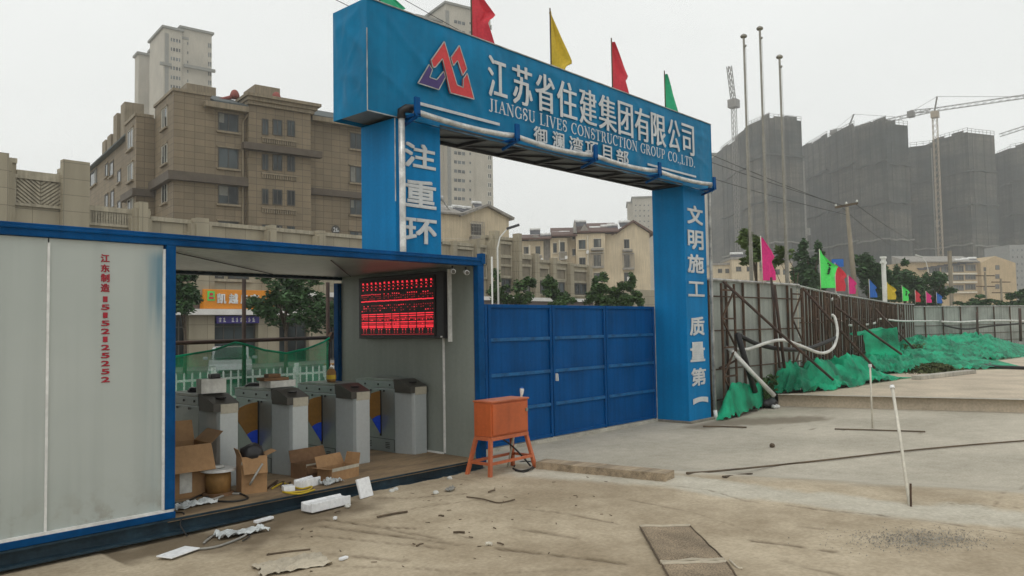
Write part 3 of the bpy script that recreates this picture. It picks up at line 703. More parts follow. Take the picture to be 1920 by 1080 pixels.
mb = MB(); mb.box(7.87, 14.90, 9.28, 9.46, -.1, .062); o = mb.build('gate_sill', 'concrete', bev=.008); tag(o, 'pale concrete sill strip under the closed blue gate leaves', 'sill')
# ------------------------------------------------------------------ gatehouse cabin of sandwich panels in a steel frame
m_, t, b, N, L = nodes('panel_front'); b.inputs['Roughness'].default_value = .45                        # with blue overspray by the post
tc = N('ShaderNodeTexCoord'); sx = N('ShaderNodeSeparateXYZ'); L(tc.outputs['Object'], sx.inputs[0])
n1 = N('ShaderNodeTexNoise', Scale=1.2, Detail=5.); L(tc.outputs['Object'], n1.inputs['Vector'])
cr = N('ShaderNodeValToRGB'); L(n1.outputs[0], cr.inputs[0]); e = cr.color_ramp.elements
e[0].position = .3; e[0].color = (.37, .405, .38, 1); e[1].position = .7; e[1].color = (.415, .445, .42, 1)
mp = N('ShaderNodeMapping'); mp.inputs['Scale'].default_value = (14, 1, .8); L(tc.outputs['Object'], mp.inputs[0])
n2 = N('ShaderNodeTexNoise', Scale=1., Detail=3.); L(mp.outputs[0], n2.inputs['Vector'])
def rng_(src, a_, b_, c_=0., d_=1.):
    q = N('ShaderNodeMapRange', interpolation_type='SMOOTHSTEP'); q.inputs[1].default_value = a_; q.inputs[2].default_value = b_
    q.inputs[3].default_value = c_; q.inputs[4].default_value = d_; L(src, q.inputs[0]); return q.outputs[0]
def mul(a_, b_):
    q = N('ShaderNodeMath', operation='MULTIPLY')
    for i, s in enumerate((a_, b_)):
        if isinstance(s, float): q.inputs[i].default_value = s
        else: L(s, q.inputs[i])
    return q.outputs[0]
k = mul(mul(rng_(sx.outputs[0], 2.78, 3.02), rng_(n2.outputs[0], .3, .62, .15, 1.)), mul(rng_(sx.outputs[2], 2.0, 2.45, .25, 1.), rng_(sx.outputs[2], 2.86, 2.74, .2, 1.)))
mm = N('ShaderNodeMix', data_type='RGBA'); L(mul(k, .9), mm.inputs[0]); L(cr.outputs[0], mm.inputs[6]); mm.inputs[7].default_value = (.03, .15, .23, 1)
n5 = N('ShaderNodeTexNoise', Scale=7., Detail=6., Roughness=.7); L(tc.outputs['Object'], n5.inputs['Vector'])
n6 = N('ShaderNodeTexNoise', Scale=1.1, Detail=3.); L(tc.outputs['Object'], n6.inputs['Vector'])
mud = mul(mul(rng_(sx.outputs[2], 1.05, .58), rng_(n5.outputs[0], .44, .62)), rng_(n6.outputs[0], .3, .6, .1, .45))   # splashed mud above the sill
m9 = N('ShaderNodeMix', data_type='RGBA'); L(mud, m9.inputs[0]); L(mm.outputs[2], m9.inputs[6]); m9.inputs[7].default_value = (.20, .165, .115, 1)
mp2 = N('ShaderNodeMapping'); mp2.inputs['Scale'].default_value = (9, 1, .35); L(tc.outputs['Object'], mp2.inputs[0])
n7 = N('ShaderNodeTexNoise', Scale=1., Detail=5.); L(mp2.outputs[0], n7.inputs['Vector'])
m10 = N('ShaderNodeMix', data_type='RGBA', blend_type='MULTIPLY'); m10.inputs[0].default_value = 1; L(m9.outputs[2], m10.inputs[6]); L(rng_(n7.outputs[0], .34, .58, .955, 1.015), m10.inputs[7])
L(m10.outputs[2], b.inputs['Base Color'])

CX0, CX1, CX2, CY0, CY1 = .95, 3.02, 6.95, 6.79, 9.74
FZ, CZc, CTOP = .514, 2.886, 2.978
cabin = thing('gatehouse_cabin', 'grey panel gatehouse cabin with blue steel frame and open turnstile bay', 'cabin')
for x0, x1 in ((CX0, 2.098), (2.108, CX1 - .015)):
    mb = MB(); mb.box(x0, x1, CY0 + .03, CY0 + .08, .575, 2.872); mb.build('wall_panel', 'panel_front', cabin)
mb = MB(); mb.box(2.094, 2.112, CY0 + .018, CY0 + .05, .58, 2.835); mb.build('seam_trim', 'white_trim', cabin)
mb = MB(); mb.box(CX1 - .022, CX1 - .002, CY0 + .012, CY0 + .05, .60, 2.84); mb.build('seam_trim', 'white_trim', cabin)
mb = MB(); mb.box(CX0, CX1 + .075, CY0 + .004, CY0 + .05, .574, .596); mb.build('base_trim', 'white_trim', cabin)
mb = MB()
mb.box(CX0, CX0 + .05, CY0 + .08, CY1 - .05, FZ, CZc); mb.box(CX0 + .05, 3.0, CY1 - .09, CY1 - .04, FZ, CZc); mb.build('rear_panel', 'end_wall', cabin)
mb = MB(); mb.box(3.00, 3.05, CY0 + .09, CY1 - .04, FZ, CZc); mb.build('partition', 'end_wall', cabin)
mb = MB(); n = 40
mb.box(6.86, 6.925, CY0 + .09, 9.62, FZ - .01, CZc + .02); mb.build('end_wall', 'end_wall', cabin)
mb = MB(); mb.box(6.842, 6.86, 7.405, 7.43, .53, 1.985); mb.box(6.80, 6.86, 7.262, 7.28, 1.94, 2.86); mb.build('conduit', 'white_trim', cabin)
mb = MB(); mb.box(6.845, 6.86, 7.44, 9.6, FZ, FZ + .022); mb.build('skirting', 'white_trim', cabin)
mb = MB(); mb.box(CX0 - .02, CX2 + .02, CY0, CY0 + .10, 2.875, CTOP); mb.box(CX0 - .02, CX2 + .02, CY0 - .012, CY0 + .03, 2.93, 2.955); mb.build('fascia', 'cabin_blue', cabin, bev=.008)
mb = MB(); mb.box(CX0, CX2, CY1 - .14, CY1, 2.845, CTOP - .005); mb.build('rear_beam', 'base_steel', cabin, bev=.006)
mb = MB(); mb.box(6.94, CX2 + .05, CY0 + .1, CY1 - .14, 2.80, CTOP - .01); mb.build('side_beam', 'cabin_blue', cabin, bev=.006)
for x0, x1, y0, y1, z0, z1 in ((CX1, CX1 + .085, CY0, CY0 + .085, .596, 2.876), (6.862, 6.965, CY0, CY0 + .085, .45, 2.876), (CX0, CX0 + .08, CY0, CY0 + .03, .596, 2.876), (6.80, 6.93, 9.625, 9.73, FZ, 2.80), (3.0, 3.08, 9.71, 9.74, FZ, 2.80)):
    mb = MB(); mb.box(x0, x1, y0, y1, z0, z1); mb.build('post', 'cabin_blue', cabin, bev=.008)
mb = MB(); mb.box(6.915, 6.985, CY0 - .015, CY0 + .07, 2.90, 3.03); mb.build('corner_lug', 'cabin_blue', cabin, bev=.006)
mb = MB(); mb.grid(120, 2, lambda u, v: (3.05 + 3.81*u, CY0 + .1 + 2.7*v, CZc - .004*(int(u*119) % 3 == 0))); mb.build('ceiling_sheet', 'ceil_silver', cabin)
mb = MB(); mb.box(CX0 - .01, CX2 + .01, CY0 + .1, CY1 - .005, 2.90, 2.965); mb.build('roof', 'pipe_grey', cabin)
for p, q in (((3.3, 7.3), (5.6, 9.4)), ((5.0, 7.2), (6.8, 9.3))):
    mb = MB(); mb.tube([(p[0], p[1], 2.872), (q[0], q[1], 2.872)], .006, 5); mb.build('ceiling_cable', 'cable_black', cabin)
mb = MB(); mb.box(3.05, 6.945, CY0 + .012, CY1 - .05, FZ - .03, FZ); mb.build('floor', 'ply_floor', cabin)
mb = MB(); mb.box(CX0, CX1 + .09, CY0, CY0 + .09, .515, .574); mb.build('sill_beam', 'cabin_blue', cabin, bev=.006)
mb = MB()
mb.prof([(0, .512), (0, .495), (.05, .488), (.05, .40), (-.01, .392), (-.01, .372), (.12, .372), (.12, .512)], CX0, CX2, lambda u, v, a_: (a_, CY0 + u, v)); mb.build('base_channel', 'base_steel', cabin)
mb = MB(); mb.box(CX0, CX2, CY1 - .12, CY1, .33, FZ - .031); mb.box(CX2 - .1, CX2, CY0 + .12, CY1 - .12, .33, FZ - .031); mb.box(CX0, CX0 + .1, CY0 + .12, CY1 - .12, .33, FZ - .031); mb.build('base_channel', 'base_steel', cabin)
mb = MB()
for ch, (ya, yb) in zip('江东制造', ((477,492),(496,510.5),(513.5,529),(532,547.5))):
    put_glyph(mb, ch, OY(191.5, ya, CY0).x, OY(208, ya, CY0).x, OY(200, yb, CY0 + .03).z, OY(200, ya, CY0 + .03).z, CY0 + .028, .03, 0, .002)
for i, ch in enumerate('15152125252'):
    yy = 561 + i * 15.05
    put_glyph(mb, ch, OY(192 + (3.5 if ch == '1' else 0), yy, CY0).x, OY(208 - (4 if ch == '1' else 0), yy, CY0).x, OY(200, yy + 5.2, CY0 + .03).z, OY(200, yy - 5.2, CY0 + .03).z, CY0 + .028, .05, 0, .002)
mb.build('painted_lettering', 'letter_red', cabin)

# red dot-matrix display on the end wall
led = thing('led_display', 'black display board of glowing red dot rows on the end wall', 'LED display', (6.80, 8.2, 1.97))
LX = 6.742; ya, yb, za, zb = 7.30, 9.06, 1.985, 2.835
mb = MB(); mb.box(LX + .012, 6.858, ya, yb, za, zb); o = mb.build('casing', 'black_plastic', None, bev=.006)
def LP(o): o.parent = led; o.matrix_parent_inverse = Matrix.Translation((-6.80, -8.2, -1.97)); return o
LP(o)
mb = MB(); mb.box(LX, LX + .012, ya + .15, yb - .05, za + .03, zb - .035); LP(mb.build('screen', 'led_face'))
mb = MB(); mb.box(LX + .004, LX + .012, ya + .03, ya + .06, za + .012, za + .03); LP(mb.build('maker_plate', 'white_trim'))
sy0, sy1, sz0, sz1 = yb - .075, ya + .17, zb - .055, za + .045
mbA, mbB = MB(), MB(); rl = random.Random(3)
def dot(mb, u, v, du, dv, k=[0]):
    k[0] = (k[0] + 1) % 2; y = sy0 + (sy1 - sy0) * u; z = sz0 + (sz1 - sz0) * v; dy = (sy0 - sy1) * du / 2; dz = (sz0 - sz1) * dv / 2; x = LX - .002 - .0008 * k[0]
    mb.add([(x, y + dy, z - dz), (x, y - dy, z - dz), (x, y - dy, z + dz), (x, y + dy, z + dz)], [(0, 1, 2, 3)])
for c in range(16):
    u = (c + .5) / 16
    for v in (.045, .10, .16):
        dot(mbA, u, v + .012 * rl.random(), .022 if v < .06 else .016, .034 if v < .06 else .02)
        if v > .06: dot(mbB, u + .018, v - .03, .012, .018)
for c in range(34):
    u = (c + .5) / 34
    for v in (.245, .285, .325):
        if rl.random() < .72: dot(mbB if v > .25 else mbA, u, v + .012 * rl.random(), .013, .018)
    for v in (.455, .50, .545):
        if rl.random() < .6: dot(mbB if rl.random() < .75 else mbA, u, v + .012 * rl.random(), .013, .018)
    dot(mbA, u, .372 + .006 * rl.random(), .027, .02)
for c in range(9):
    u = (c + .5) / 9
    for v, w_ in ((.618, .10), (.655, .098), (.765, .10), (.835, .10), (.86, .095)):
        dot(mbA, u, v, w_, .017)
    for k_ in range(5):
        uu = u + (k_ - 2) * .02
        for v in (.69, .725, .80):
            if rl.random() < .75: dot(mbA if rl.random() < .4 else mbB, uu, v, .013, .02)
    for k_ in (-1, 1):
        for v in (.895, .925, .955): dot(mbB if v > .9 else mbA, u + k_ * .02, v, .014, .017)
    dot(mbB, u, .985, .108, .010); dot(mbB, u, .805, .1, .05); dot(mbB, u, .70, .1, .03)
LP(mbA.build('lit_dots', 'led_red')); LP(mbB.build('dim_dots', 'led_dim'))
# security cameras under the eave
for i, (x, y, z, lab) in enumerate(((6.55, 6.92, 2.80, 'small white security camera under the cabin eave, the one nearer the display'), (6.73, 6.87, 2.79, 'small white security camera under the cabin eave, beside the blue corner post'))):
    t = thing('security_camera', lab, 'camera', (x, y, z), 0, 'security cameras under the eave')
    mb = MB(); mb.tube([(0.05, .06, .012), (-.075, -.10, -.012)], .030, 10); mb.build('housing', 'white_trim', t, sm=False)
    mb = MB(); mb.tube([(-.075, -.10, -.012), (-.083, -.11, -.014)], .024, 10); mb.build('lens', 'lid_black', t)
    mb = MB(); mb.tube([(.02, .02, 0), (.03, .03, .07)], .012, 6); mb.build('mount', 'black_plastic', t)

# ------------------------------------------------------------------ turnstiles
def turnstile(x, label, flap=True):
    t = thing('turnstile', label, 'turnstile', (x, 7.70, FZ), 0, 'flap turnstiles in the cabin bay')
    W, D = .29, 1.12
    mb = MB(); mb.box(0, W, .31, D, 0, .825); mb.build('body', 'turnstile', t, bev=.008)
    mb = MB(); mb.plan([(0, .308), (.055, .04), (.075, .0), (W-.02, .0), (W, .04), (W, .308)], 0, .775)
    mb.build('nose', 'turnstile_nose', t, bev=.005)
    mb = MB(); mb.box(-.006, W+.006, .33, D+.01, .828, .915); mb.build('top_housing', 'turnstile', t, bev=.006)
    mb = MB(); mb.prof([(.33, .918), (D+.012, .918), (D+.012, .93), (.9, .955), (.33, .95)], -.008, W+.008, lambda u, v, a_: (a_, u, v)); mb.build('lid', 'lid_steel', t, bev=.004)
    mb = MB(); mb.prof([(.0, .778), (.328, .778), (.328, .948), (.24, .945), (.0, .86)], .002, W-.002, lambda u, v, a_: (a_, u, v)); ld = mb.build('reader_cover', 'lid_black', t, bev=.004)
    mb = MB(); mb.lathe((W/2, .12, .905), [(.05, 0), (.055, .012), (.03, .016)], 14); mb.build('reader', 'black_plastic', ld)
    mb = MB(); mb.box(.078, W-.02, -.006, .0, .755, .852); mb.build('label_strip', 'beige_strip', t, bev=.002)
    for yy, zz in ((.40, .872), (.64, .872), (.92, .872), (.52, .79), (.80, .79)):
        mb = MB(); mb.tube([(-.0065, yy, zz), (-.014, yy, zz)], .013, 10); mb.build('sensor', 'black_plastic', t)
    mb = MB(); mb.box(-.004, 0, .32, D-.02, .165, .17); mb.box(-.004, 0, .32, .325, .02, .165)
    for k in range(4): mb.box(-.006, 0, .42, .50, .05+k*.022, .058+k*.022); mb.box(-.006, 0, .80, .88, .05+k*.022, .058+k*.022)
    mb.build('vent_panel', 'dark_joint', t)
    if flap:
        yq = .60
        def fan(a0, a1, r0, r1, th, name, matn, par, dx=0.):
            n = 10; P = []
            cx_, cz_ = -.012, .23
            for i in range(n+1):
                a_ = a0 + (a1-a0)*i/n; P.append((cx_ - r1*math.sin(a_), cz_ + r1*math.cos(a_)))
            for i in range(n, -1, -1):
                a_ = a0 + (a1-a0)*i/n; P.append((cx_ - r0*math.sin(a_), cz_ + r0*math.cos(a_)))
            if r0 < .01: P = P[:n+1] + [(cx_, cz_)]
            mb = MB(); mb.prof(P, yq-th, yq+th, lambda u, v, a_: (u, a_, v)); return mb.build(name, matn, par, bev=.002)
        f = fan(0, R(34), .24, .555, .006, 'flap', 'flap_brown', t); fan(0, R(34), .001, .238, .0055, 'flap_tip', 'flap_blue', f)
        mb = MB(); mb.box(-.008, 0, yq-.016, yq+.016, .20, .80); mb.build('flap_slot', 'dark_joint', t)
    return t
turnstile(3.91, 'grey turnstile with a white carton on its lid, closest to the left blue post', False)
turnstile(4.76, 'grey turnstile with flat boxes on its lid, second from the left blue post')
turnstile(5.62, 'grey turnstile with a small brown bottle on its lid, third from the left post')
turnstile(6.53, 'grey turnstile with a bare lid standing against the end wall under the red display')

# ------------------------------------------------------------------ things left on the cabin floor
def carton(name, label, loc, rz, w_, d_, h_, flaps, matn='cardboard', cat='box', group=None, tape=False):
    t = thing(name, label, cat, loc, rz, group); th = .006
    mb = MB(); mb.box(-w_/2, w_/2, -d_/2, d_/2, 0, th); mb.box(-w_/2, w_/2, -d_/2, -d_/2+th, th, h_); mb.box(-w_/2, w_/2, d_/2-th, d_/2, th, h_)
    mb.box(-w_/2, -w_/2+th, -d_/2+th, d_/2-th, th, h_); mb.box(w_/2-th, w_/2, -d_/2+th, d_/2-th, th, h_); mb.build('carton_body', matn, t)
    for side, ang, ln in flaps:                                     # f b l r: angle from upright, outward
        a_ = R(ang); dz, do = math.cos(a_) * ln, math.sin(a_) * ln; mb = MB()
        if side in 'fb':
            s = -1 if side == 'f' else 1; y = s * d_/2
            P = [(-w_/2, y, h_), (w_/2, y, h_), (w_/2-.01, y + s*do, h_+dz), (-w_/2+.01, y + s*do, h_+dz)]; off = Vector((0, .005, .003))
        else:
            s = -1 if side == 'l' else 1; x = s * w_/2
            P = [(x, -d_/2, h_), (x, d_/2, h_), (x + s*do, d_/2-.01, h_+dz), (x + s*do, -d_/2+.01, h_+dz)]; off = Vector((.005, 0, .003))
        P = [Vector(p) for p in P]; mb.add(P + [p + off for p in P], [(0,1,2,3),(7,6,5,4),(0,4,5,1),(1,5,6,2),(2,6,7,3),(3,7,4,0)]); mb.build('flap', matn, t)
    if tape:
        mb = MB(); mb.box(-w_*.05, w_*.16, -d_/2-.003, -d_/2, h_*.1, h_*.55); mb.box(w_*.26, w_*.44, -d_/2-.003, -d_/2, h_*.62, h_*.97); mb.build('paper_label', 'paper_white', t)
    mb = MB(); mb.box(-w_/2 - .001, w_/2 + .001, -d_/2 - .0025, -d_/2 - .0005, h_*.80, h_*.80 + .035); mb.build('tape', 'beige_strip', t)
    return t
carton('carton', 'large open cardboard carton with paper labels, half hidden by the left blue post', (3.52, 7.72, FZ), R(-4), .56, .42, .50, (('f', 150, .27), ('b', 12, .2), ('r', 50, .16)), tape=True, group='cardboard cartons on the cabin floor')
carton('carton', 'tall cardboard carton with a black bag in its top and a front flap hanging down', (4.10, 7.28, FZ), R(-14), .25, .20, .36, (('f', 160, .17), ('r', 70, .1), ('l', 20, .08)), group='cardboard cartons on the cabin floor')
carton('carton', 'low open brown carton with dark inside behind the foam blocks', (5.02, 7.52, FZ), R(6), .50, .26, .16, (('b', 20, .13), ('f', 170, .1)), 'cardboard_dark', group='cardboard cartons on the cabin floor')
carton('carton', 'low cardboard carton with flaps up, at the right end of the cartons', (5.06, 7.17, FZ), R(10), .40, .22, .13, (('r', 15, .12), ('b', 25, .12), ('l', 80, .1)), group='cardboard cartons on the cabin floor')
t = thing('plastic_bag', 'black plastic bag bulging out of the tall carton', 'bag', (4.10, 7.28, FZ + .33))
mb = MB()
def lump(mb, c, r_, seed, nu=14, nv=10, amp=.25):
    def f(u, v):
        th, ph = 2*math.pi*u, math.pi*v; d = Vector((math.sin(ph)*math.cos(th), math.sin(ph)*math.sin(th), math.cos(ph)))
        k = 1 + amp * mnoise.noise(d * 1.6 + Vector((seed, 0, 0))) + amp * .5 * mnoise.noise(d * 4 + Vector((0, seed, 0))); return (c[0]+d.x*r_[0]*k, c[1]+d.y*r_[1]*k, c[2]+d.z*r_[2]*k)
    mb.grid(nu, nv, f)
lump(mb, (-.01, -.02, .06), (.125, .09, .09), 3); mb.build('bag_film', 'black_plastic', t, sm=True)
t = thing('cable_spool', 'brown cable spool with a white rim lying end up in front of the cartons', 'spool', (3.82, 7.42, FZ))
mb = MB(); mb.lathe((0, 0, 0), [(.15, 0), (.15, .025), (.125, .03)], 22); mb.build('flange', 'cardboard_dark', t)
mb = MB(); mb.lathe((0, 0, .028), [(.118, 0), (.122, .10), (.118, .205)], 22); mb.build('winding', 'spool_brown', t, sm=True)
mb = MB(); mb.lathe((0, 0, .235), [(.165, 0), (.165, .022), (.06, .024), (.055, .01)], 24); mb.build('flange', 'white_trim', t)
mb = MB(); mb.box(-.07, .05, -.03, .03, .262, .285); mb.build('packet', 'paper_white', t)
# on top of the turnstiles
t = thing('carton', 'small white carton with a grey side standing on the leftmost turnstile lid', 'box', (4.03, 7.98, FZ + .957), R(-8))
mb = MB(); mb.box(-.13, .13, -.08, .08, 0, .15); mb.build('carton_body', 'paper_white', t, bev=.004)
mb = MB(); mb.box(-.02, .08, -.06, .05, .152, .20); mb.build('black_packet', 'black_plastic', t, bev=.01)
t = thing('carton', 'flat white carton lying on the second turnstile lid', 'box', (4.90, 8.12, FZ + .957), R(4))
mb = MB(); mb.box(-.17, .17, -.11, .11, 0, .075); mb.build('carton_body', 'paper_white', t, bev=.004)
t = thing('carton', 'flat brown carton lying on the white one on the second turnstile', 'box', (4.86, 8.14, FZ + 1.033), R(-5))
mb = MB(); mb.box(-.16, .14, -.10, .10, 0, .035); mb.build('carton_body', 'cardboard_dark', t, bev=.003)
mb = MB(); mb.box(-.09, .06, -.06, .06, .036, .075); mb.build('small_packet', 'cardboard_dark', t, bev=.003)
mb = MB(); lump(mb, (0, 0, .02), (.10, .06, .03), 8); o = mb.build('black_cloth', 'black_plastic', sm=True, loc=(4.84, 8.55, FZ + .945)); tag(o, 'crumpled black cloth beside the flat boxes on the second turnstile', 'cloth')
mb = MB(); lump(mb, (0, 0, .025), (.07, .06, .035), 9); o = mb.build('black_cloth', 'black_plastic', sm=True, loc=(4.02, 8.35, FZ + .945)); tag(o, 'crumpled black bag on the leftmost turnstile behind the white carton', 'cloth')
t = thing('bottle', 'small brown and orange bottle standing on the third turnstile', 'bottle', (5.76, 8.30, FZ + .955))
mb = MB(); mb.lathe((0, 0, 0), [(.05, 0), (.058, .02), (.058, .12), (.04, .155), (.022, .165)], 14); mb.build('bottle_body', 'spool_brown', t, sm=True)
mb = MB(); mb.lathe((0, 0, .035), [(.0595, 0), (.0595, .05)], 14); mb.build('bottle_label', 'flag_yellow', t)
mb = MB(); mb.lathe((0, 0, .165), [(.024, 0), (.024, .02)], 10); mb.build('cap', 'beige_strip', t)
# foam packing
def foam(name, label, loc, rz, w_, d_, h_, rx=0., lip=True):
    mb = MB()
    if lip: mb.prof([(-d_/2,0),(d_/2,0),(d_/2,h_),(d_/2-.02,h_),(d_/2-.03,h_*.82),(-d_/2+.03,h_*.82),(-d_/2+.02,h_),(-d_/2,h_)], -w_/2, w_/2, lambda u, v, a_: (a_, u, v))
    else: mb.box(-w_/2, w_/2, -d_/2, d_/2, 0, h_)
    o = mb.build(name, 'foam_white', bev=.006, loc=loc); o.rotation_euler = (rx, 0, rz); tag(o, label, 'foam block', 'white foam packing pieces'); return o
foam('foam_block', 'long white foam bar lying on the sand below the cabin edge', (4.50, 6.58, hgt(4.5, 6.6) + .005), R(4), .47, .17, .085)
foam('foam_block', 'white foam block on the cabin floor in front of the low cartons', (4.60, 7.06, FZ), R(16), .26, .13, .085)
foam('foam_block', 'smallest white foam block, on the cabin floor left of a bigger one', (4.36, 7.03, FZ), R(-20), .11, .12, .05, 0, False)
foam('foam_sheet', 'thin square white foam tray leaning against the cabin edge', (5.02, 6.62, hgt(5, 6.6)), R(12), .19, .025, .20, R(-18), False)
foam('foam_sheet', 'flat white board lying on the sand below the grey cabin wall', (2.90, 6.28, hgt(2.9, 6.3) + .012), R(20), .30, .16, .012, 0, False)
foam('foam_scrap', 'curved strip of white foam against the dark cabin base', (3.85, 6.62, hgt(3.85, 6.6) + .01), R(12), .20, .05, .025, 0, False)
foam('foam_scrap', 'small pale foam chip lying on the open sand at the photo bottom', (3.62, 5.07, hgt(3.6, 5.1) + .005), R(10), .075, .035, .02, 0, False)
foam('foam_scrap', 'tiny white foam crumb in front of the long foam bar', (4.28, 6.12, hgt(4.3, 6.1)+.005), R(30), .035, .03, .025, 0, False)
# crumpled film, rags and wire
def sheet(name, matn, label, cat, c, sx_, sy_, rz, amp, seed, z=None):
    mb = MB(); ca, sa = math.cos(rz), math.sin(rz)
    def f(u, v):
        x, y = (u-.5)*sx_, (v-.5)*sy_; k = 1 + .25*mnoise.noise((u*3, v*3, seed)); x *= k; y *= k
        hh = amp * abs(mnoise.noise((u*5+seed, v*5, 1))) + amp*.5*abs(mnoise.noise((u*11, v*11+seed, 2)))
        X, Y = x*ca - y*sa, x*sa + y*ca; return (X, Y, hh + .006)
    mb.grid(22, 18, f); zz = hgt(c[0], c[1]) if z is None else z
    o = mb.build(name, matn, sm=False, loc=(c[0], c[1], zz)); tag(o, label, cat); return o
sheet('plastic_sheet', 'plastic_clear', 'crumpled clear plastic film on the cabin floor by the low cartons', 'plastic', (4.84, 6.98), .26, .12, .2, .07, 3, FZ)
sheet('plastic_sheet', 'plastic_clear', 'crumpled clear plastic bags on the sand against the cabin base', 'plastic', (3.52, 6.42), .42, .16, -.2, .06, 5)
sheet('paper_sack', 'mat_hem', 'torn pale paper sack lying on the sand at the photo bottom', 'sack', (3.3, 5.28), .52, .34, -.25, .045, 7)
sheet('rag', 'cable_grey', 'small crumpled grey and orange rag on the open sand', 'rag', (5.78, 6.18), .17, .07, .5, .05, 9)
sheet('plastic_sheet', 'plastic_clear', 'white plastic film bunched at the foot of the left post', 'plastic', (3.42, 7.12), .40, .16, .1, .07, 13, FZ)
def cable(name, matn, label, pts, r_=.008, n=6, floor=True, cat='cable'):
    P = [Vector(p) for p in pts]; path = []
    for i in range(len(P)-1):                                       # Catmull-Rom through the points
        p0, p1, p2, p3 = P[max(i-1, 0)], P[i], P[i+1], P[min(i+2, len(P)-1)]
        for k in range(8):
            u = k/8; path.append(.5*((2*p1)+(p2-p0)*u+(2*p0-5*p1+4*p2-p3)*u*u+(3*p1-p0-3*p2+p3)*u**3))
    path.append(P[-1]); mb = MB(); mb.tube(path, r_, n); o = mb.build(name, matn, sm=True); tag(o, label, cat); return o
gpt = lambda pts, dz=.008: [(lambda q: (q.x, q.y, q.z + dz))(GR(*p)) for p in pts]
fpt = lambda pts, dz=.01: [(lambda q: (q.x, q.y, FZ + dz))(GZ(*p, FZ)) for p in pts]
cable('cable', 'cable_grey', 'thick pale cable running along the cabin floor into the tall carton', fpt([(328,944),(360,948),(400,938),(430,928),(455,926),(474,910)]) + [(4.02, 7.16, .62), (4.14, 7.14, .80)], .011)
cable('cable', 'cable_black', 'black cable looped on the cabin floor beneath the spool', fpt([(326,950),(355,940),(380,930),(400,940),(440,942),(465,935),(440,925),(410,925)]), .009)
cable('cable', 'cable_black', 'thin black lead drooping over the cabin edge by the left post', fpt([(328,962),(345,964)], .006) + [(3.14, 6.77, .46), (3.17, 6.70, .36)], .006)
cable('cable', 'cable_yellow', 'tangled yellow lead on the cabin floor before the foam blocks', fpt([(510,918),(530,908),(548,914),(566,918),(585,914),(575,922),(545,925),(530,924),(560,928),(590,920)]), .009)
cable('cable', 'steel_rust', 'dark rusty wire hooks behind the yellow lead', fpt([(500,918),(520,903),(516,912),(532,905),(528,915),(545,906)]), .01)
cable('cable', 'cable_grey', 'old grey cable curling from the white board across the sand', gpt([(318,1037),(350,1033),(400,1028),(440,1015),(462,1003),(440,1000),(405,1005),(390,1013),(382,1020)]), .010)
cable('cable', 'cable_black', 'black lead looped on the sand beside the clear plastic bags', gpt([(390,1010),(410,1002),(450,1000),(468,1006),(455,1016)]), .006)
cable('cable', 'stick', 'brown wire lying in a shallow curve on the open sand', gpt([(875,933),(905,937),(935,944),(965,938)]), .007)
cable('cable', 'cable_black', 'black cable dropping from the orange box and snaking behind the plank', gpt([(962,880),(978,885),(1000,878),(1010,867),(1060,868),(1110,870)], .012), .011)
cable('cable', 'cable_black', 'dark lead coiled on the ground under the orange box', gpt([(966,884),(985,886),(998,878),(996,868),(978,866),(964,876)], .012), .009)
def stick(label, p, q, r_=.007, matn='stick', name='stick', cat='stick'):
    a_, b_ = GR(*p), GR(*q); mid = (a_ + b_)/2; mb = MB(); z = r_ + .004
    mb.tube([a_ + Vector((0,0,z)), mid + Vector((.01,.012,z)), b_ + Vector((0,0,z))], r_, 6); o = mb.build(name, matn); tag(o, label, cat); return o
stick('long dark bent stick on the sand in front of the long foam bar', (707,972), (764,962), .010)
stick('short dark stick on the sand below the bent stick', (850,1001), (871,1001), .009)
stick('short dark stick on the sand right of the grey rag', (916,925), (928,921), .009)
stick('dark twig on the torn paper sack', (500,1043), (582,1033), .008)
stick('short dark stick between the two rut lines', (781,1026), (794,1022), .007)
stick('short dark stick left of the foam crumb', (628,963), (638,960), .007)
stick('short twig lying near the photo centre bottom', (822,969), (832,970), .008)
stick('small pale tube end on the open sand', (911,1024), (922,1024), .014, 'pvc_white', 'pipe_offcut', 'pipe offcut')
stick('thin wire scrap beside the pale tube end', (932,1020), (944,1023), .006)
for i in range(5): # pale stones and crumbs near the display cabin edge
    px, py, lb = ((735,923,'small pale plaster lump nearest the leaning foam tray'),(742,920,'small pale plaster lump behind its twin'),(843,899,'round pale stone near the cabin base left of the orange box'),(652,951,'white crumb right of the long foam bar end'),(817,926,'pale crumb left of the grey rag'))[i]
    p = GR(px, py); mb = MB(); lump(mb, (0, 0, .015), (.035, .028, .022), i + 20, 8, 6); o = mb.build('stone', 'paper_white', loc=(p.x, p.y, p.z)); tag(o, lb, 'stone', 'pale lumps on the sand')
mb = MB(); rs = random.Random(11)                                   # trodden litter nobody could count
for k in range(75):
    px = rs.uniform(430, 1150); py = rs.uniform(890, 1078) if rs.random() < .6 else rs.uniform(880, 1000)
    if px < 560 and py < 985 + (560-px)*.2: continue
    p = GR(px, py); a_ = rs.uniform(0, math.pi); l_ = rs.uniform(.005, .022); w_ = rs.uniform(.003, .008)
    if p.y > 6.55 and p.x < 7: continue
    d = Vector((math.cos(a_), math.sin(a_), 0)); mb.bar(p - d*l_ + Vector((0,0,.006)), p + d*l_ + Vector((0,0,.008)), w_, w_*.8)
o = mb.build('litter', 'stick'); tag(o, 'scattered dark crumbs and splinters on the sand', 'litter', kind='stuff')
mb = MB(); gc = GR(1740, 1013)                                      # spilled grit on the concrete
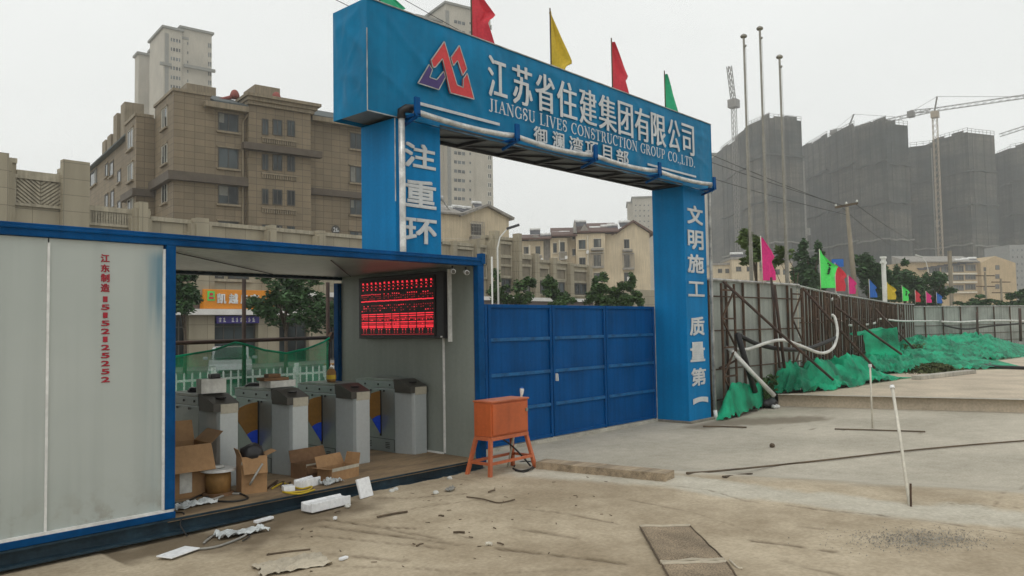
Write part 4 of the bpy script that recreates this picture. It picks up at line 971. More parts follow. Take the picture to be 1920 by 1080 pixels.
for k in range(1500):
    r1, r2 = rs.gauss(0, 1), rs.gauss(0, 1); q = (1735 + r1*58 + r2*10, 1012 + r2*9.5 - r1*.5)
    if rs.random() < .2: q = (q[0] - 60 + rs.gauss(0, 40), q[1] + rs.gauss(0, 8))
    p = GR(*q); s_ = rs.uniform(.003, .0075); a_ = rs.uniform(0, 3)
    mb.add([p + Vector((s_*math.cos(a_+i*2.1)*rs.uniform(.7, 1.3), s_*math.sin(a_+i*2.1), .004)) for i in range(3)] + [p + Vector((0, 0, .006 + s_*.9))], [(0,1,3),(1,2,3),(2,0,3)])
o = mb.build('gravel', 'gravel'); tag(o, 'dark grit spilled on the pale concrete', 'gravel', kind='stuff')

# ------------------------------------------------------------------ orange distribution box on its stand
ob = thing('distribution_box', 'orange steel electrical box on a splayed four-legged stand', 'electrical box', (6.95, 6.50, .385), R(2))
bx0, bx1, by0, by1, bz0, bz1 = -.34, .34, -.12, .15, .45, .845
mb = MB(); mb.box(bx0, bx1, by0, by1, bz0, bz1); mb.build('box_body', 'box_orange', ob, bev=.008)
mb = MB(); mb.box(bx0-.008, bx1+.008, by0-.02, by1+.01, bz1, bz1+.022); mb.build('top_cover', 'box_orange_edge', ob, bev=.006)
mb = MB(); mb.box(bx0+.02, bx1-.02, by0-.016, by0, bz0+.02, bz1-.02); dr = mb.build('door', 'box_orange', ob, bev=.006)
mb = MB(); mb.tube([(bx1-.05, by0-.016, .72), (bx1-.05, by0-.028, .72)], .022, 14); mb.build('lock', 'stainless', dr)
mb = MB(); mb.box(bx0, bx1, by0-.006, by0+.03, bz0-.045, bz0-.002); mb.box(bx0, bx1, by1-.03, by1+.004, bz0-.045, bz0-.002); mb.box(bx0-.004, bx0+.03, by0+.03, by1-.03, bz0-.045, bz0-.002); mb.box(bx1-.03, bx1+.004, by0+.03, by1-.03, bz0-.045, bz0-.002); mb.build('stand_frame', 'box_orange_edge', ob, bev=.004)
for sx_ in (-1, 1):
    for sy_ in (-1, 1):
        top = (sx_*.325, .02 + sy_*.115, bz0-.03); bot = (sx_*.42, .02 + sy_*.185, -.02); mb = MB(); mb.bar(top, bot, .042); mb.build('leg', 'box_orange_edge', ob, bev=.004)
q = .15; kx, ky = .325 + (.095)*(1-q/.44), .115 + .07*(1-q/.44)
for a_, b_ in (((-kx, -ky), (kx, -ky)), ((-kx, ky), (kx, ky)), ((-kx, -ky), (-kx, ky)), ((kx, -ky), (kx, ky))):
    mb = MB(); mb.bar((a_[0], a_[1]+.02, q), (b_[0], b_[1]+.02, q), .03); mb.build('stretcher', 'box_orange_edge', ob)
t = thing('water_tap', 'white tap pipe standing up behind the orange box', 'tap', tuple(A(952, 858, 9.7))[:2] + (hgt(A(952, 858, 9.7).x, A(952, 858, 9.7).y),))
tb = A(978, 740, 9.7) - Vector(t.location)
mb = MB(); mb.tube([(0, 0, 0), tb*.5, tb], .014, 8); mb.build('riser', 'pvc_white', t, sm=True)
mb = MB(); mb.tube([tb, tb + Vector((.005, 0, .05)), tb + Vector((.008, 0, .075))], [.018, .026, .026], 10); mb.build('tap_head', 'white_trim', t)
mb = MB(); mb.box(tb.x-.015, tb.x+.02, tb.y-.012, tb.y+.012, tb.z+.075, tb.z+.095); mb.build('tap_lever', 'flag_blue', t)
cable('cable', 'cable_black', 'black lead slung between the legs of the orange box', [(6.80, 6.60, .84), (6.98, 6.56, .77), (7.14, 6.52, .66), (7.28, 6.48, .52), (7.36, 6.42, .40)], .011)
# plank, mats, rod and pipes on the ground
a_, b_ = GR(1005, 879), GR(1248, 903); d = (b_ - a_); mb = MB(); nrm = Vector((-d.y, d.x, 0)).normalized()
P0 = [a_, b_]; w_ = .26
def plank(u, v): p = a_ + d*u + nrm*(w_*(v-.02)); return (p.x, p.y, p.z + .085 + .006*mnoise.noise((u*4, v*2, 0)))
mb.grid(14, 4, plank)
top = [[Vector(plank(i/13, j)) for i in range(14)] for j in (0, 1)]
for row in top:
    for i in range(13): mb.add([row[i], row[i+1], row[i+1] - Vector((0,0,.10)), row[i] - Vector((0,0,.10))], [(0,1,2,3)])
for i in (0, 13): mb.add([top[0][i], top[1][i], top[1][i] - Vector((0,0,.10)), top[0][i] - Vector((0,0,.10))], [(0,1,2,3)])
o = mb.build('plank', 'plank_wood'); tag(o, 'thick weathered timber plank lying from the orange box to the right', 'plank')
def rug(label, c4, seed, hems):
    t = thing('floor_mat', label, 'mat', tuple(GR(*c4[0])), 0, 'brown mats on the concrete'); o_ = GR(*c4[0])
    Q = [GR(*p) - o_ for p in c4]
    f = lambda u, v: (Q[0]*(1-u)*(1-v) + Q[1]*u*(1-v) + Q[2]*u*v + Q[3]*(1-u)*v) + Vector((.008*mnoise.noise((v*9, seed, 0)), .006*mnoise.noise((u*7, v*7, seed)), .014 + .012*mnoise.noise((u*3, v*3, seed)) + (.006 if 0 < u < 1 and 0 < v < 1 else -.004)))
    mb = MB(); mb.grid(20, 20, f); mb.build('pile', 'mat_brown', t)
    for v in hems:
        mb = MB(); mb.tube([f(i/12, v) + Vector((0, 0, .006)) for i in range(13)], .013, 6); mb.build('hem', 'mat_hem', t)
    for u in (0, 1):
        mb = MB(); mb.tube([f(u, i/12) + Vector((.004*mnoise.noise((i, u, seed)), 0, .004)) for i in range(13)], .007, 5); mb.build('frayed_edge', 'stick', t)
rug('brown doormat with a pale hem lying alone on the concrete', ((1200,991),(1294,989),(1358,1053),(1238,1058)), 3, (0, 1))
rug('second brown mat at the very bottom edge of the photo', ((1241,1062),(1362,1057),(1400,1110),(1275,1120)), 5, (0, 1))
cable('frayed_cord', 'mat_hem', 'pale frayed cord beside the corner of the brown mat', gpt([(1368,1052),(1376,1060),(1384,1067),(1392,1068)]), .008, cat='cord')
cable('hose', 'stick', 'long dark hose lying almost straight across the concrete', gpt([(1288,891),(1340,887),(1440,877),(1560,864),(1700,848),(1830,836),(1960,826)], .024), .0135, 8, cat='hose')
a_ = GR(1358, 896); b_ = GR(1408, 889); mb = MB(); mb.bar(a_ + Vector((0,0,.014)), b_ + Vector((0,0,.014)), .05, .016); o = mb.build('wood_strip', 'stick'); tag(o, 'short dark wood strip beside the end of the long hose', 'wood strip')
p = GR(1448, 839); mb = MB(); lump(mb, (0, 0, .03), (.055, .045, .04), 31, 10, 7); o = mb.build('stone', 'stick', loc=(p.x, p.y, p.z)); tag(o, 'single dark stone on the concrete driveway before the right column', 'stone')
t = thing('standing_pipe', 'thin white plastic pipe standing tilted beside a rusty rod', 'pipe', tuple(GR(1706, 947)))
top = A(1673, 726, 8.35) - GR(1706, 947); mb = MB(); mb.tube([(0, 0, -.02), top*.5 + Vector((.012, 0, 0)), top], .0155, 8); mb.build('pipe', 'pvc_white', t, sm=True)
mb = MB(); mb.tube([top*.985, top*1.012], .024, 10); mb.build('cap', 'white_trim', t); mb = MB(); mb.tube([top*1.012, top*1.02], .016, 8); mb.build('stub', 'dark_joint', t)
p = GR(1708, 949); mb = MB(); mb.tube([(0,0,-.02), (.005,0,.10), (.018,.0,.205)], .010, 6); o = mb.build('rebar_stub', 'steel_rust', loc=tuple(p)); tag(o, 'short rusty reinforcing bar stub sticking out of the concrete', 'steel bar')
t = thing('standing_pipe', 'thin white plastic pipe standing upright in front of the kerb', 'pipe', tuple(GR(1636, 803)))
mb = MB(); mb.tube([(0,0,-.02), (0,0,.6), (.0,0,1.22)], .018, 8); mb.build('pipe', 'pvc_white', t, sm=True)
mb = MB(); mb.tube([(0,0,1.20), (0,0,1.26)], .034, 10); mb.build('cap', 'white_trim', t)
stick('dark batten on the ground at the foot of the upright white pipe', (1565,806), (1735,811), .014, 'stick', 'batten', 'batten')
stick('dark batten on the ground beside the right column footing', (1318,801), (1400,803), .016, 'stick', 'batten', 'batten')
# ------------------------------------------------------------------ site fence with scaffold frames
def fence(label, pts, h_, posts, rails, name='site_fence', group='site fence runs', frames=(), sheet_m='fence_sheet', z0=.0):
    t = thing(name, label, 'fence', (pts[0][0], pts[0][1], 0), 0, group); o_ = Vector((pts[0][0], pts[0][1], 0))
    P = [Vector((p[0], p[1], 0)) - o_ for p in pts]
    mb = MB()
    for a_, b_ in zip(P[:-1], P[1:]):
        d = b_ - a_; n_ = Vector((-d.y, d.x, 0)).normalized(); k = max(2, int(d.length / .12))
        mb.grid(k, 4, lambda u, v: tuple(a_ + d*u + n_*(.05 + .006*(int(u*k) % 2) + .012*mnoise.noise((u*d.length*.4, v*3, 2))) + Vector((0, 0, z0 + (h_-z0)*v))))
    mb.build('sheet', sheet_m, t)
    L_ = [0]
    for a_, b_ in zip(P[:-1], P[1:]): L_.append(L_[-1] + (b_-a_).length)
    def at(s):
        for i in range(len(P)-1):
            if s <= L_[i+1] or i == len(P)-2:
                d = P[i+1]-P[i]; return P[i] + d*((s-L_[i])/d.length), d.normalized()
    def rail(z, r_, nm, m_):
        mb = MB(); mb.tube([p + Vector((0, 0, z)) for p in P], r_, 6); mb.build(nm, m_, t)
    for z in rails: rail(z, .018, 'rail', 'steel_rust')
    rail(h_ + .01, .035, 'top_rail', 'pipe_grey')
    s = posts[0]
    while s < L_[-1]:
        p, d = at(s); mb = MB(); mb.bar(p + Vector((0,0,-.05)), p + Vector((0,0,h_-.02)), posts[2]); mb.build('post', 'steel_rust', t); s += posts[1]
    for s, w_, dep_ in frames:                                      # braced frames standing in front of the sheet
        p, d = at(s); n_ = Vector((d.y, -d.x, 0)); q = p + d*w_; mb = MB()
        for k in range(5):
            z = .25 + k*(h_-.5)/4; mb.bar(p + Vector((0,0,z)) + n_*dep_, q + Vector((0,0,z)) + n_*dep_, .04)
            if k < 4:
                z2 = .25 + (k+1)*(h_-.5)/4; a_, b_ = (p, q) if k % 2 else (q, p)
                mb.bar(a_ + Vector((0,0,z)) + n_*dep_, b_ + Vector((0,0,z2)) + n_*dep_, .035)
        for e in (p, q): mb.bar(e + n_*dep_ + Vector((0,0,-.05)), e + n_*dep_ + Vector((0,0,h_ - .1)), .045)
        mb.build('braced_frame', 'steel_rust', t)
    return t
F1 = [(16.25, 8.78), (21.43, 8.72)]
F2 = [(21.46, 8.72), (25.4, 9.65), (29.5, 10.55), (38.2, 12.2), (48.2, 14.2), (54.0, 14.6)]
F3 = [(54.0, 14.6), (60, 12.2), (66, 9.8), (80, 4)]
fence('pale sheet fence on rusty posts beginning beside the right blue column', F1, 3.13, (.12, .86, .05), (.35, 1.05, 1.95, 2.75), frames=((.18, .62, .30), (4.45, .65, .1)))
fence('long receding fence run crowded with rusty braced frames below the row of pennants', F2, 3.10, (.5, .62, .05), (1.0, 2.1), frames=[(1.0 + 1.15*i, .6 + .1*(i % 3), .25 + .12*(i % 2)) for i in range(24)])
fence('far grey-green sheet fence closing the yard at the right edge', F3, 2.98, (1.0, 1.75, .06), (.7, 1.2, 1.75), z0=.2)
# scaffold tubes propping the fence
def tube_thing(label, p, q, r_=.03, matn='scaffold', name='prop_tube', cat='prop', group='raking scaffold props'):
    mb = MB(); p, q = Vector(p), Vector(q); mb.tube([p, (p+q)/2 + Vector((0,0,-.02)), q], r_, 7); o = mb.build(name, matn, sm=True); tag(o, label, cat, group); return o
tube_thing('long raking prop from the fence top by the column down to the first net heap', A(1356, 528, 17.6), A(1562, 712, 18.6), .032)
tube_thing('raking prop crossing the white hose loop between the two fence runs', A(1505, 540, 21.2), A(1640, 690, 21.5), .036)
tube_thing('raking prop on the receding fence, left of the upright green net', A(1567, 575, 25), A(1690, 664, 26.5), .04)
tube_thing('slim raking prop furthest along the receding fence', A(1640, 578, 34), A(1715, 655, 33), .045)
tube_thing('upright dark scaffold tube before the first fence run', A(1452, 535, 19.0), A(1471, 690, 19.3), .04)
tube_thing('leaning dark scaffold tube crossing the upright one on the first fence run', A(1446, 520, 19.2), A(1462, 690, 19.0), .03)
tube_thing('short stub prop at the foot of the fence near the column', A(1349, 690, 18.0), A(1386, 672, 18.4), .025)
tube_thing('prop leaning by the far corner of the yard', A(1832, 585, 50), A(1833, 640, 50), .07)
tube_thing('prop at the right photo edge against the far fence', A(1912, 578, 52), A(1914, 640, 52), .09)
tube_thing('thick black pipe sloping behind the white hose', A(1383, 626, 18.1), A(1416, 735, 18.6), .07, 'black_plastic', 'drain_pipe', 'pipe', None)
tube_thing('white plastic pipe lying slanted over the net beside the kerb end', A(1367, 652, 18.2), A(1452, 742, 18.4), .055, 'hose_white', 'drain_pipe', 'pipe', None)
cable('hose', 'hose_white', 'fat white hose sagging in a loop in front of the first fence run', [tuple(A(x, y, d)) for x, y, d in ((1362,652,18.3),(1400,655,18.5),(1440,642,18.6),(1470,638,18.8),(1505,650,19.2),(1540,662,19.8),(1562,652,20.4),(1570,625,20.8),(1566,598,21),(1560,590,21))], .038, 10, cat='hose')
cable('hose', 'cable_black', 'fat black hose sagging behind the white one', [tuple(A(x, y, d)) for x, y, d in ((1385,628,18.8),(1420,645,19),(1470,655,19.4),(1520,652,20),(1570,632,20.8))], .055, 8, cat='hose')
cable('hose', 'hose_white', 'white hose draped along the rusty frames of the receding fence', [tuple(A(x, y, d)) for x, y, d in ((1560,562,27),(1572,556,28),(1562,575,28),(1580,606,30),(1605,610,32),(1640,606,36),(1650,598,38),(1690,602,42),(1760,602,49))], .055, 6, cat='hose')
cable('hose', 'hose_white', 'white hose running level along the far yard fence', [tuple(A(x, y, d)) for x, y, d in ((1765,603,50.5),(1800,604,51),(1860,601,52),(1925,602,53))], .075, 6, cat='hose')
cable('hose', 'cable_black', 'dark hose sagging under the white one on the far yard fence', [tuple(A(x, y, d)) for x, y, d in ((1770,610,50),(1810,617,51),(1860,611,52),(1925,606,53))], .06, 6, cat='hose')
# row of flags above the fence
FL = [('flag_pink',1430,442,521,19.8,24,'pink flag hanging limp in front of the flagpoles above the fence'),('flag_lime',1539,466,540,24.8,26,'bright green flag with black characters spread above the fence'),
 ('flag_red',1567,492,548,27.6,18,'red flag on a white stick under the blue sign board'),('flag_pink',1592,515,556,30.5,14,'pink flag between the red flag and the utility pole'),
 ('flag_blue',1631,523,563,35.5,14,'blue flag nearer than the yellow one on the fence'),('flag_yellow',1664,528,568,39.5,14,'yellow flag below the white camera mast on the fence'),
 ('flag_lime',1693,535,571,43,12,'small green flag right of the yellow flag'),('flag_red',1717,543,573,46,10,'small red flag between the small green and pink flags'),
 ('flag_pink',1737,545,574,48.2,10,'small pink flag next to last in the row'),('flag_blue',1757,547,575,50.5,9,'small blue flag last in the row before the far fence')]
for i, (mt_, px, yt, yb_, D, wpx, lab) in enumerate(FL):
    p = A(px, yb_ + 4, D); top = A(px, yt, D); hp = top.z - 3.06; wd = wpx / FPX * D * 1.15
    flag('fence_flag', p.x, p.y, 3.06, hp, hp - .02, max(.12, hp * .06), wd, mt_, lab, 'flag', 'flags along the fence', lean=.03*((i*7) % 3 - 1), seed=i*1.7, tpole=.012,
         prof=[(0,.05),(.3,.75),(.45,.95),(.55,.7),(.8,.85),(1,.8)] if i != 1 else [(0,.03),(.3,.55),(.42,1.0),(.46,.9),(.7,.7),(1,.78)], mark=('black_plastic', .35) if mt_ == 'flag_lime' else None, dirx=.9, diry=-.75)
t = thing('sign_board', 'small blue board on a post behind the red and green flags', 'sign', tuple(A(1567, 545, 30)))
a_, b_ = A(1560, 486, 30), A(1582, 500, 30); o_ = A(1567, 545, 30)
mb = MB(); mb.bar((0,0,-1), (0,0,a_.z - o_.z), .05); mb.build('post', 'pipe_grey', t)
mb = MB(); d = (b_ - a_); mb.add([a_-o_, Vector((b_.x, b_.y, a_.z))-o_, Vector((b_.x, b_.y, b_.z))-o_, Vector((a_.x, a_.y, b_.z))-o_] + [q - o_ + Vector((.03,.03,0)) for q in (a_, Vector((b_.x,b_.y,a_.z)), b_, Vector((a_.x,a_.y,b_.z)))], [(0,1,2,3),(7,6,5,4),(0,4,5,1),(1,5,6,2),(2,6,7,3),(3,7,4,0)]); mb.build('board', 'flag_blue', t)
# green dust nets heaped on the ground
def net_heap(label, front, back, amp, seed, nu=90, nv=26, base=.29, fold=1., matn='net_green', name='dust_net', edge_amp=.035):
    F_ = [Vector(p) for p in front]; B_ = [Vector(p) for p in back]
    def pl(P, u):
        k = u*(len(P)-1); i = min(int(k), len(P)-2); return P[i].lerp(P[i+1], k-i)
    def f(u, v):
        p = pl(F_, u).lerp(pl(B_, u), v); e = min(1, 4*u, 4*(1-u)); L0 = (pl(F_, u)-pl(B_, u)).length
        q = Vector((p.x*.55, p.y*.75, seed))
        q += Vector((mnoise.noise(q*1.7), mnoise.noise(q*1.7 + Vector((7,0,0))), 0))*.35; rid = 1 - abs(mnoise.noise(q)) * 2.2; n2 = mnoise.noise(q*2.3); n3 = 1 - abs(mnoise.noise(Vector((q.x*3, q.y*5.5, seed)))) * 3.2; n4 = 1 - abs(mnoise.noise(Vector((q.x*9, q.y*6, seed+3)))) * 3
        hump = math.sin(math.pi * min(1, v*.75 + .12)) ** .7 * (.55 + .45*max(0, rid) + .3*n2)
        z = amp * hump * e * min(1, v*2.6 + .06) + fold * (.12*max(-.3, n3) + .07*max(-.3, n4)) * e
        z = max(.012, z) + base
        off = edge_amp * Vector((mnoise.noise((u*14, seed, 0)), mnoise.noise((u*17, seed, 5)), 0)) * (3 if v < .02 else .6)
        return (p.x + off.x, p.y + off.y, z)
    mb = MB(); mb.grid(nu, nv, f); o = mb.build(name, matn, sm=True); tag(o, label, 'dust net', 'green dust nets')
    mb = MB(); mb.grid(nu//2, nv//2, lambda u, v: (lambda q: (q[0], q[1], base - .02 + (q[2]-base)*.86 - .03))(f(u, .06 + .92*v))); mb.build('soil_heap', 'soil', o, sm=True); return o  # dark soil mound added under the see-through net to deepen its folds
g2 = lambda pts, z: [tuple(GZ(x, y, z))[:2] + (0,) for x, y in pts]
net_heap('green dust net bunched against the right column and the fence foot', g2([(1345,789),(1362,788),(1382,784),(1400,779),(1420,772),(1436,764),(1447,757)], .0), [(16.2,8.62,0),(16.9,8.62,0),(17.6,8.64,0),(18.3,8.66,0),(18.9,8.66,0),(19.6,8.68,0)], .66, 3, 110, 44, .0, .9)
net_heap('green dust net heaped along the first fence run on the slab edge', g2([(1380,744),(1450,739),(1500,738),(1560,733),(1620,723),(1670,715),(1716,708)], .29), [(17.7,8.67,0),(20,8.68,0),(21.4,8.66,0),(23.0,8.95,0),(24.6,9.3,0),(26.0,9.65,0),(27.0,9.85,0)], .72, 8, 170, 48)
net_heap('green dust net stretched low along the receding fence beyond the first heap', g2([(1600,704),(1640,704),(1700,700),(1760,697),(1830,694),(1925,690)], .29), [(26.5,9.85,0),(30,10.5,0),(36,11.6,0),(40,12.3,0),(42.5,11.4,0),(43,8.6,0)], .5, 17, 170, 40)
net_heap('green dust net heap nearest the far fence and the right photo edge', g2([(1715,684),(1760,683),(1820,680),(1880,675),(1930,668)], .29), [(43,12.9,0),(48,13.9,0),(53.2,14.1,0),(58,11.9,0),(62,9.6,0)], .9, 23, 150, 40)
o_ = A(1670, 690, 27)                                               # net hung upright over a crate-like frame
c = [GZ(1628, 692, .3), GZ(1693, 690, .3)]; mb = MB(); e1 = Vector((c[0].x, c[0].y, 0)); e2 = Vector((c[1].x, c[1].y, 0)); nn = Vector((-(e2-e1).y, (e2-e1).x, 0)).normalized()
hz = lambda u: 1.35 + .22*u + .05*mnoise.noise((u*6, 1, 1))
mb.grid(16, 12, lambda u, v: tuple(e1.lerp(e2, u) + nn*(.25*v + .05*mnoise.noise((u*5, v*5, 3))) + Vector((0,0,.3 + hz(u)*v))))
mb.grid(16, 6, lambda u, v: tuple(e1.lerp(e2, u) + nn*(.25 + .9*v) + Vector((0,0,.3 + hz(u) - .1*math.sin(v*3.1) + .03*mnoise.noise((u*7, v*4, 9))))))
o = mb.build('dust_net', 'net_green', sm=True); tag(o, 'green dust net hung upright like a box under the raking props', 'dust net', 'green dust nets')
t = thing('bagged_rubbish', 'black sack with two white bottles at the end of the kerb', 'sack', tuple(GZ(1455, 766, 0)))
mb = MB(); lump(mb, (.1, .25, .12), (.32, .22, .16), 41, 14, 10); mb.build('sack_film', 'black_plastic', t, sm=True)
for k in (0, 1): mb = MB(); mb.tube([(-.16 + .17*k, -.06, .05), (-.02 + .18*k, .10, .06)], .045, 8); mb.build('white_bottle', 'white_trim', t, sm=True)
cable('hose', 'cable_black', 'black corrugated hose coiled on the slab at the far right', [tuple(GZ(x, y, .36)) for x, y in ((1815,676),(1830,674),(1835,682),(1825,684),(1832,676),(1850,676),(1856,684),(1842,686),(1870,688),(1925,690))], .06, 8, cat='hose')
cable('pipe', 'hose_white', 'pale pipe lying on the slab in front of the weeds', [tuple(GZ(x, y, .36)) for x, y in ((1680,690),(1705,692),(1722,692))], .06, 8, cat='pipe')
mb = MB(); a_, b_ = GZ(1718, 712, .29), GZ(1822, 700, .29); mb.bar(a_ + Vector((0,0,.06)), b_ + Vector((0,0,.06)), .3, .12); o = mb.build('kerb_stone', 'concrete', bev=.01); tag(o, 'loose grey kerb stone lying on the slab before the weeds', 'kerb stone')

# ------------------------------------------------------------------ plants
def leaves(mb, c, r_, n, size, rs, shell=.55):
    for _ in range(n):
        while True:
            d = Vector((rs.uniform(-1, 1), rs.uniform(-1, 1), rs.uniform(-1, 1)))
            if .05 < d.length < 1: break
        d = d.normalized() * (shell + (1-shell)*rs.random())
        p = Vector((c[0] + d.x*r_[0], c[1] + d.y*r_[1], c[2] + d.z*r_[2])); s_ = size * rs.uniform(.6, 1.3)
        a_ = Vector((rs.gauss(0, 1), rs.gauss(0, 1), rs.gauss(0, .5))).normalized(); b_ = a_.orthogonal().normalized(); b_.rotate(Matrix.Rotation(rs.uniform(0, 6.28), 3, a_))
        mb.add([p - a_*s_, p + b_*s_*.45, p + a_*s_, p - b_*s_*.45], [(0,1,2,3)])
def tree(label, base, h_, crowns, leaf_m, n, size, seed, tr=.08, name='tree', cat='tree', group=None, lean=(0, 0), stem_to=.7):
    rs = random.Random(seed); t = thing(name, label, cat, tuple(base), 0, group)
    mb = MB(); top = Vector((lean[0], lean[1], h_*stem_to)); mb.tube([(0,0,-.1), top*.4 + Vector((.04*h_*.2, 0, 0)), top], [tr, tr*.75, tr*.35], 8)
    for c, r_ in crowns:
        cc = Vector(c); s_ = top * rs.uniform(.55, .95); m1 = s_.lerp(cc, .5) + Vector((rs.uniform(-.1, .1), rs.uniform(-.1, .1), .05*h_)); mb.tube([s_, m1, cc], [tr*.4, tr*.26, tr*.1], 5)
    mb.build('trunk', 'bark', t, sm=True)
    mb = MB(); tot = sum(r_[0]*r_[1]*r_[2] for _, r_ in crowns)
    for c, r_ in crowns:
        k = int(n * 1.7 * r_[0]*r_[1]*r_[2] / tot) + 1; nc = max(5, k // 90)
        for _ in range(nc):                                         # leaf clumps with gaps between
            d = Vector((rs.gauss(0, 1), rs.gauss(0, 1), rs.gauss(0, 1))).normalized() * rs.uniform(.25, .95)
            leaves(mb, (c[0]+d.x*r_[0], c[1]+d.y*r_[1], c[2]+d.z*r_[2]), [q*rs.uniform(.30, .50) for q in r_], k // nc, size*1.15, rs, .25)
    mb.build('crown', leaf_m, t); return t
def blob_crown(w_, h_, z0, k, seed, sp=.5):
    rs = random.Random(seed); return [((rs.uniform(-sp, sp)*w_, rs.uniform(-sp, sp)*w_, z0 + h_*(.2 + .65*i/max(1, k-1))), (w_*rs.uniform(.35, .6)*(1.15-.6*i/k), w_*rs.uniform(.35, .6)*(1.15-.6*i/k), h_*rs.uniform(.22, .34))) for i in range(k)]
def px_tree(label, x0, x1, yt, D, leaf_m, n, size, seed, k=5, yb=None, **kw):
    cx_ = (x0+x1)/2; p = A(cx_, 600, D); top = A(cx_, yt, D).z; w_ = (x1-x0)/FPX*D; zb = A(cx_, yb, D).z if yb else top*.35
    return tree(label, (p.x, p.y, 0), top, blob_crown(w_*.5/.55, top-zb, zb, k, seed, .42), leaf_m, n, size, seed, kw.pop('tr', .09), **kw)
# street trees behind the gate
for i, (x0, x1, yt, yb, D, lab) in enumerate(((928,988,515,572,44,'young street tree with a round crown beside the lamp above the first gate leaf'),(1024,1074,523,575,44,'young street tree above the seam of the middle gate leaf'),(1090,1150,519,578,44,'young street tree with a ragged crown in front of the cream house corner'),(1154,1212,519,578,44,'young street tree closest to the right blue column'))):
    px_tree(lab, x0, x1, yt, D, 'leaf_mid', 2200, .10, 40+i, 6, yb + 6, tr=.06, group='street trees behind the gate')
px_tree('street tree whose crown fills the left of the cabin opening', 300, 392, 490, 33, 'leaf_dark', 2600, .10, 51, 7, 588, tr=.09, group='street trees seen through the cabin')
px_tree('forked street tree in front of the brown shop fascia in the cabin opening', 478, 592, 500, 31, 'leaf_dark', 3000, .10, 52, 7, 612, tr=.10, group='street trees seen through the cabin')
# trees beyond the fence on the right
px_tree('tall dark tree behind the bright green flag', 1502, 1552, 452, 62, 'leaf_dark', 4200, .17, 61, 8, 560, tr=.2, group='trees beyond the fence')
px_tree('dark round tree between the utility pole and the camera mast', 1600, 1664, 470, 66, 'leaf_dark', 4200, .18, 62, 8, 560, tr=.2, group='trees beyond the fence')
px_tree('broad dark tree behind the yellow flag and the camera mast', 1662, 1735, 494, 70, 'leaf_dark', 4000, .18, 63, 8, 570, tr=.2, group='trees beyond the fence')
px_tree('lower dark tree in front of the ochre building', 1715, 1782, 508, 74, 'leaf_dark', 3000, .18, 64, 7, 575, tr=.2, group='trees beyond the fence')
px_tree('low tree at the right edge in front of the ochre gable', 1880, 1945, 545, 78, 'leaf_dark', 1800, .18, 65, 5, 580, tr=.15, group='trees beyond the fence')
px_tree('thin pale-leaved tree behind the left flagpole', 1396, 1436, 428, 30, 'leaf_fresh', 420, .14, 66, 5, 495, tr=.07, lean=(.3, 0), stem_to=.8)
px_tree('thin sparse tree behind the right flagpole', 1446, 1490, 462, 31, 'leaf_fresh', 300, .13, 67, 4, 505, tr=.06, lean=(.7, -.4), stem_to=.8)
px_tree('low hedge bush in front of the ochre building', 1790, 1870, 558, 76, 'leaf_dark', 1500, .17, 68, 6, 582, name='bush', cat='bush')
p = GZ(1672, 640, .2); tree('leafy climber clump growing up the receding fence', (p.x*.86, p.y*.86+1.2, .2), 2.5, [((0,0,1.0),(.5,.5,.7)),((.2,0,1.9),(.5,.4,.6)),((-.2,.1,2.6),(.35,.35,.5))], 'leaf_dark', 1200, .08, 71, .03, 'climber', 'climber')
def weeds(label, c, w_, h_, n, seed, matn='weed', size=.06):
    rs = random.Random(seed); mb = MB()
    for _ in range(n):
        x, y = rs.gauss(0, .4)*w_[0], rs.gauss(0, .4)*w_[1]; a_ = rs.uniform(0, 6.28); l_ = h_*rs.uniform(.4, 1.0)*max(.2, 1-((x/w_[0])**2+(y/w_[1])**2)*.8)
        tip = Vector((x + math.cos(a_)*l_*.55, y + math.sin(a_)*l_*.55, l_)); s_ = size*.25; q = Vector((-math.sin(a_)*s_, math.cos(a_)*s_, 0))
        mb.add([Vector((x, y, 0)) - q, Vector((x, y, 0)) + q, tip], [(0,1,2)])
        leaves(mb, tip*.8, (.06, .06, .05), 3, size, rs)
    o = mb.build('weed_clump', matn, loc=tuple(c)); tag(o, label, 'weeds', 'weed clumps'); return o
weeds('matted olive weed heap on the slab in front of the nets', GZ(1752, 697, .29), (1.5, .8), .34, 700, 81, 'weed', .09)
weeds('weeds sprouting through the fence foot left of the net heap', tuple(A(1432, 722, 19.6))[:2] + (.2,), (.35, .2), .8, 160, 82, 'leaf_mid')
weeds('weeds at the foot of the fence behind the upright green net', tuple(A(1712, 648, 34))[:2] + (.3,), (1.2, .4), 1.0, 260, 83, 'leaf_fresh')

# ------------------------------------------------------------------ poles and wires
for i, (xt, yt, xb, yb_, lab) in enumerate(((1388,55,1409,525,'stainless flagpole leftmost of the three, rising from behind the fence'),(1417,40,1440,520,'stainless flagpole in the middle, tallest of the three'),(1454,95,1476,530,'stainless flagpole rightmost and shortest of the three'))):
    p = A(xb, yb_, 24.5); top = A(xt, yt, 24.5); h_ = top.z; t = thing('flagpole', lab, 'flagpole', (p.x, p.y, 0), 0, 'bare stainless flagpoles')
    mb = MB(); mb.tube([(0,0,0), (0,0,h_*.40)], .056, 12); mb.tube([(0,0,h_*.40), (0,0,h_*.70)], .044, 12); mb.tube([(0,0,h_*.70), (0,0,h_-.12)], .034, 12); mb.build('pole', 'stainless', t, sm=False)
    mb = MB(); mb.lathe((0,0,h_-.14), [(.03,0),(.09,.02),(.11,.06),(.09,.10),(.02,.14)], 12); mb.build('finial', 'stainless', t, sm=True)
    mb = MB(); mb.tube([(-.02,-.06,h_-.42), (-.09,-.10,h_-.42)], .03, 8); mb.build('pulley', 'stainless', t)
    mb = MB(); mb.tube([(-.07,-.09,h_-.4), (-.06,-.1,h_*.5), (-.07,-.09,1.2)], .006, 4); mb.build('halyard', 'cable_grey', t)
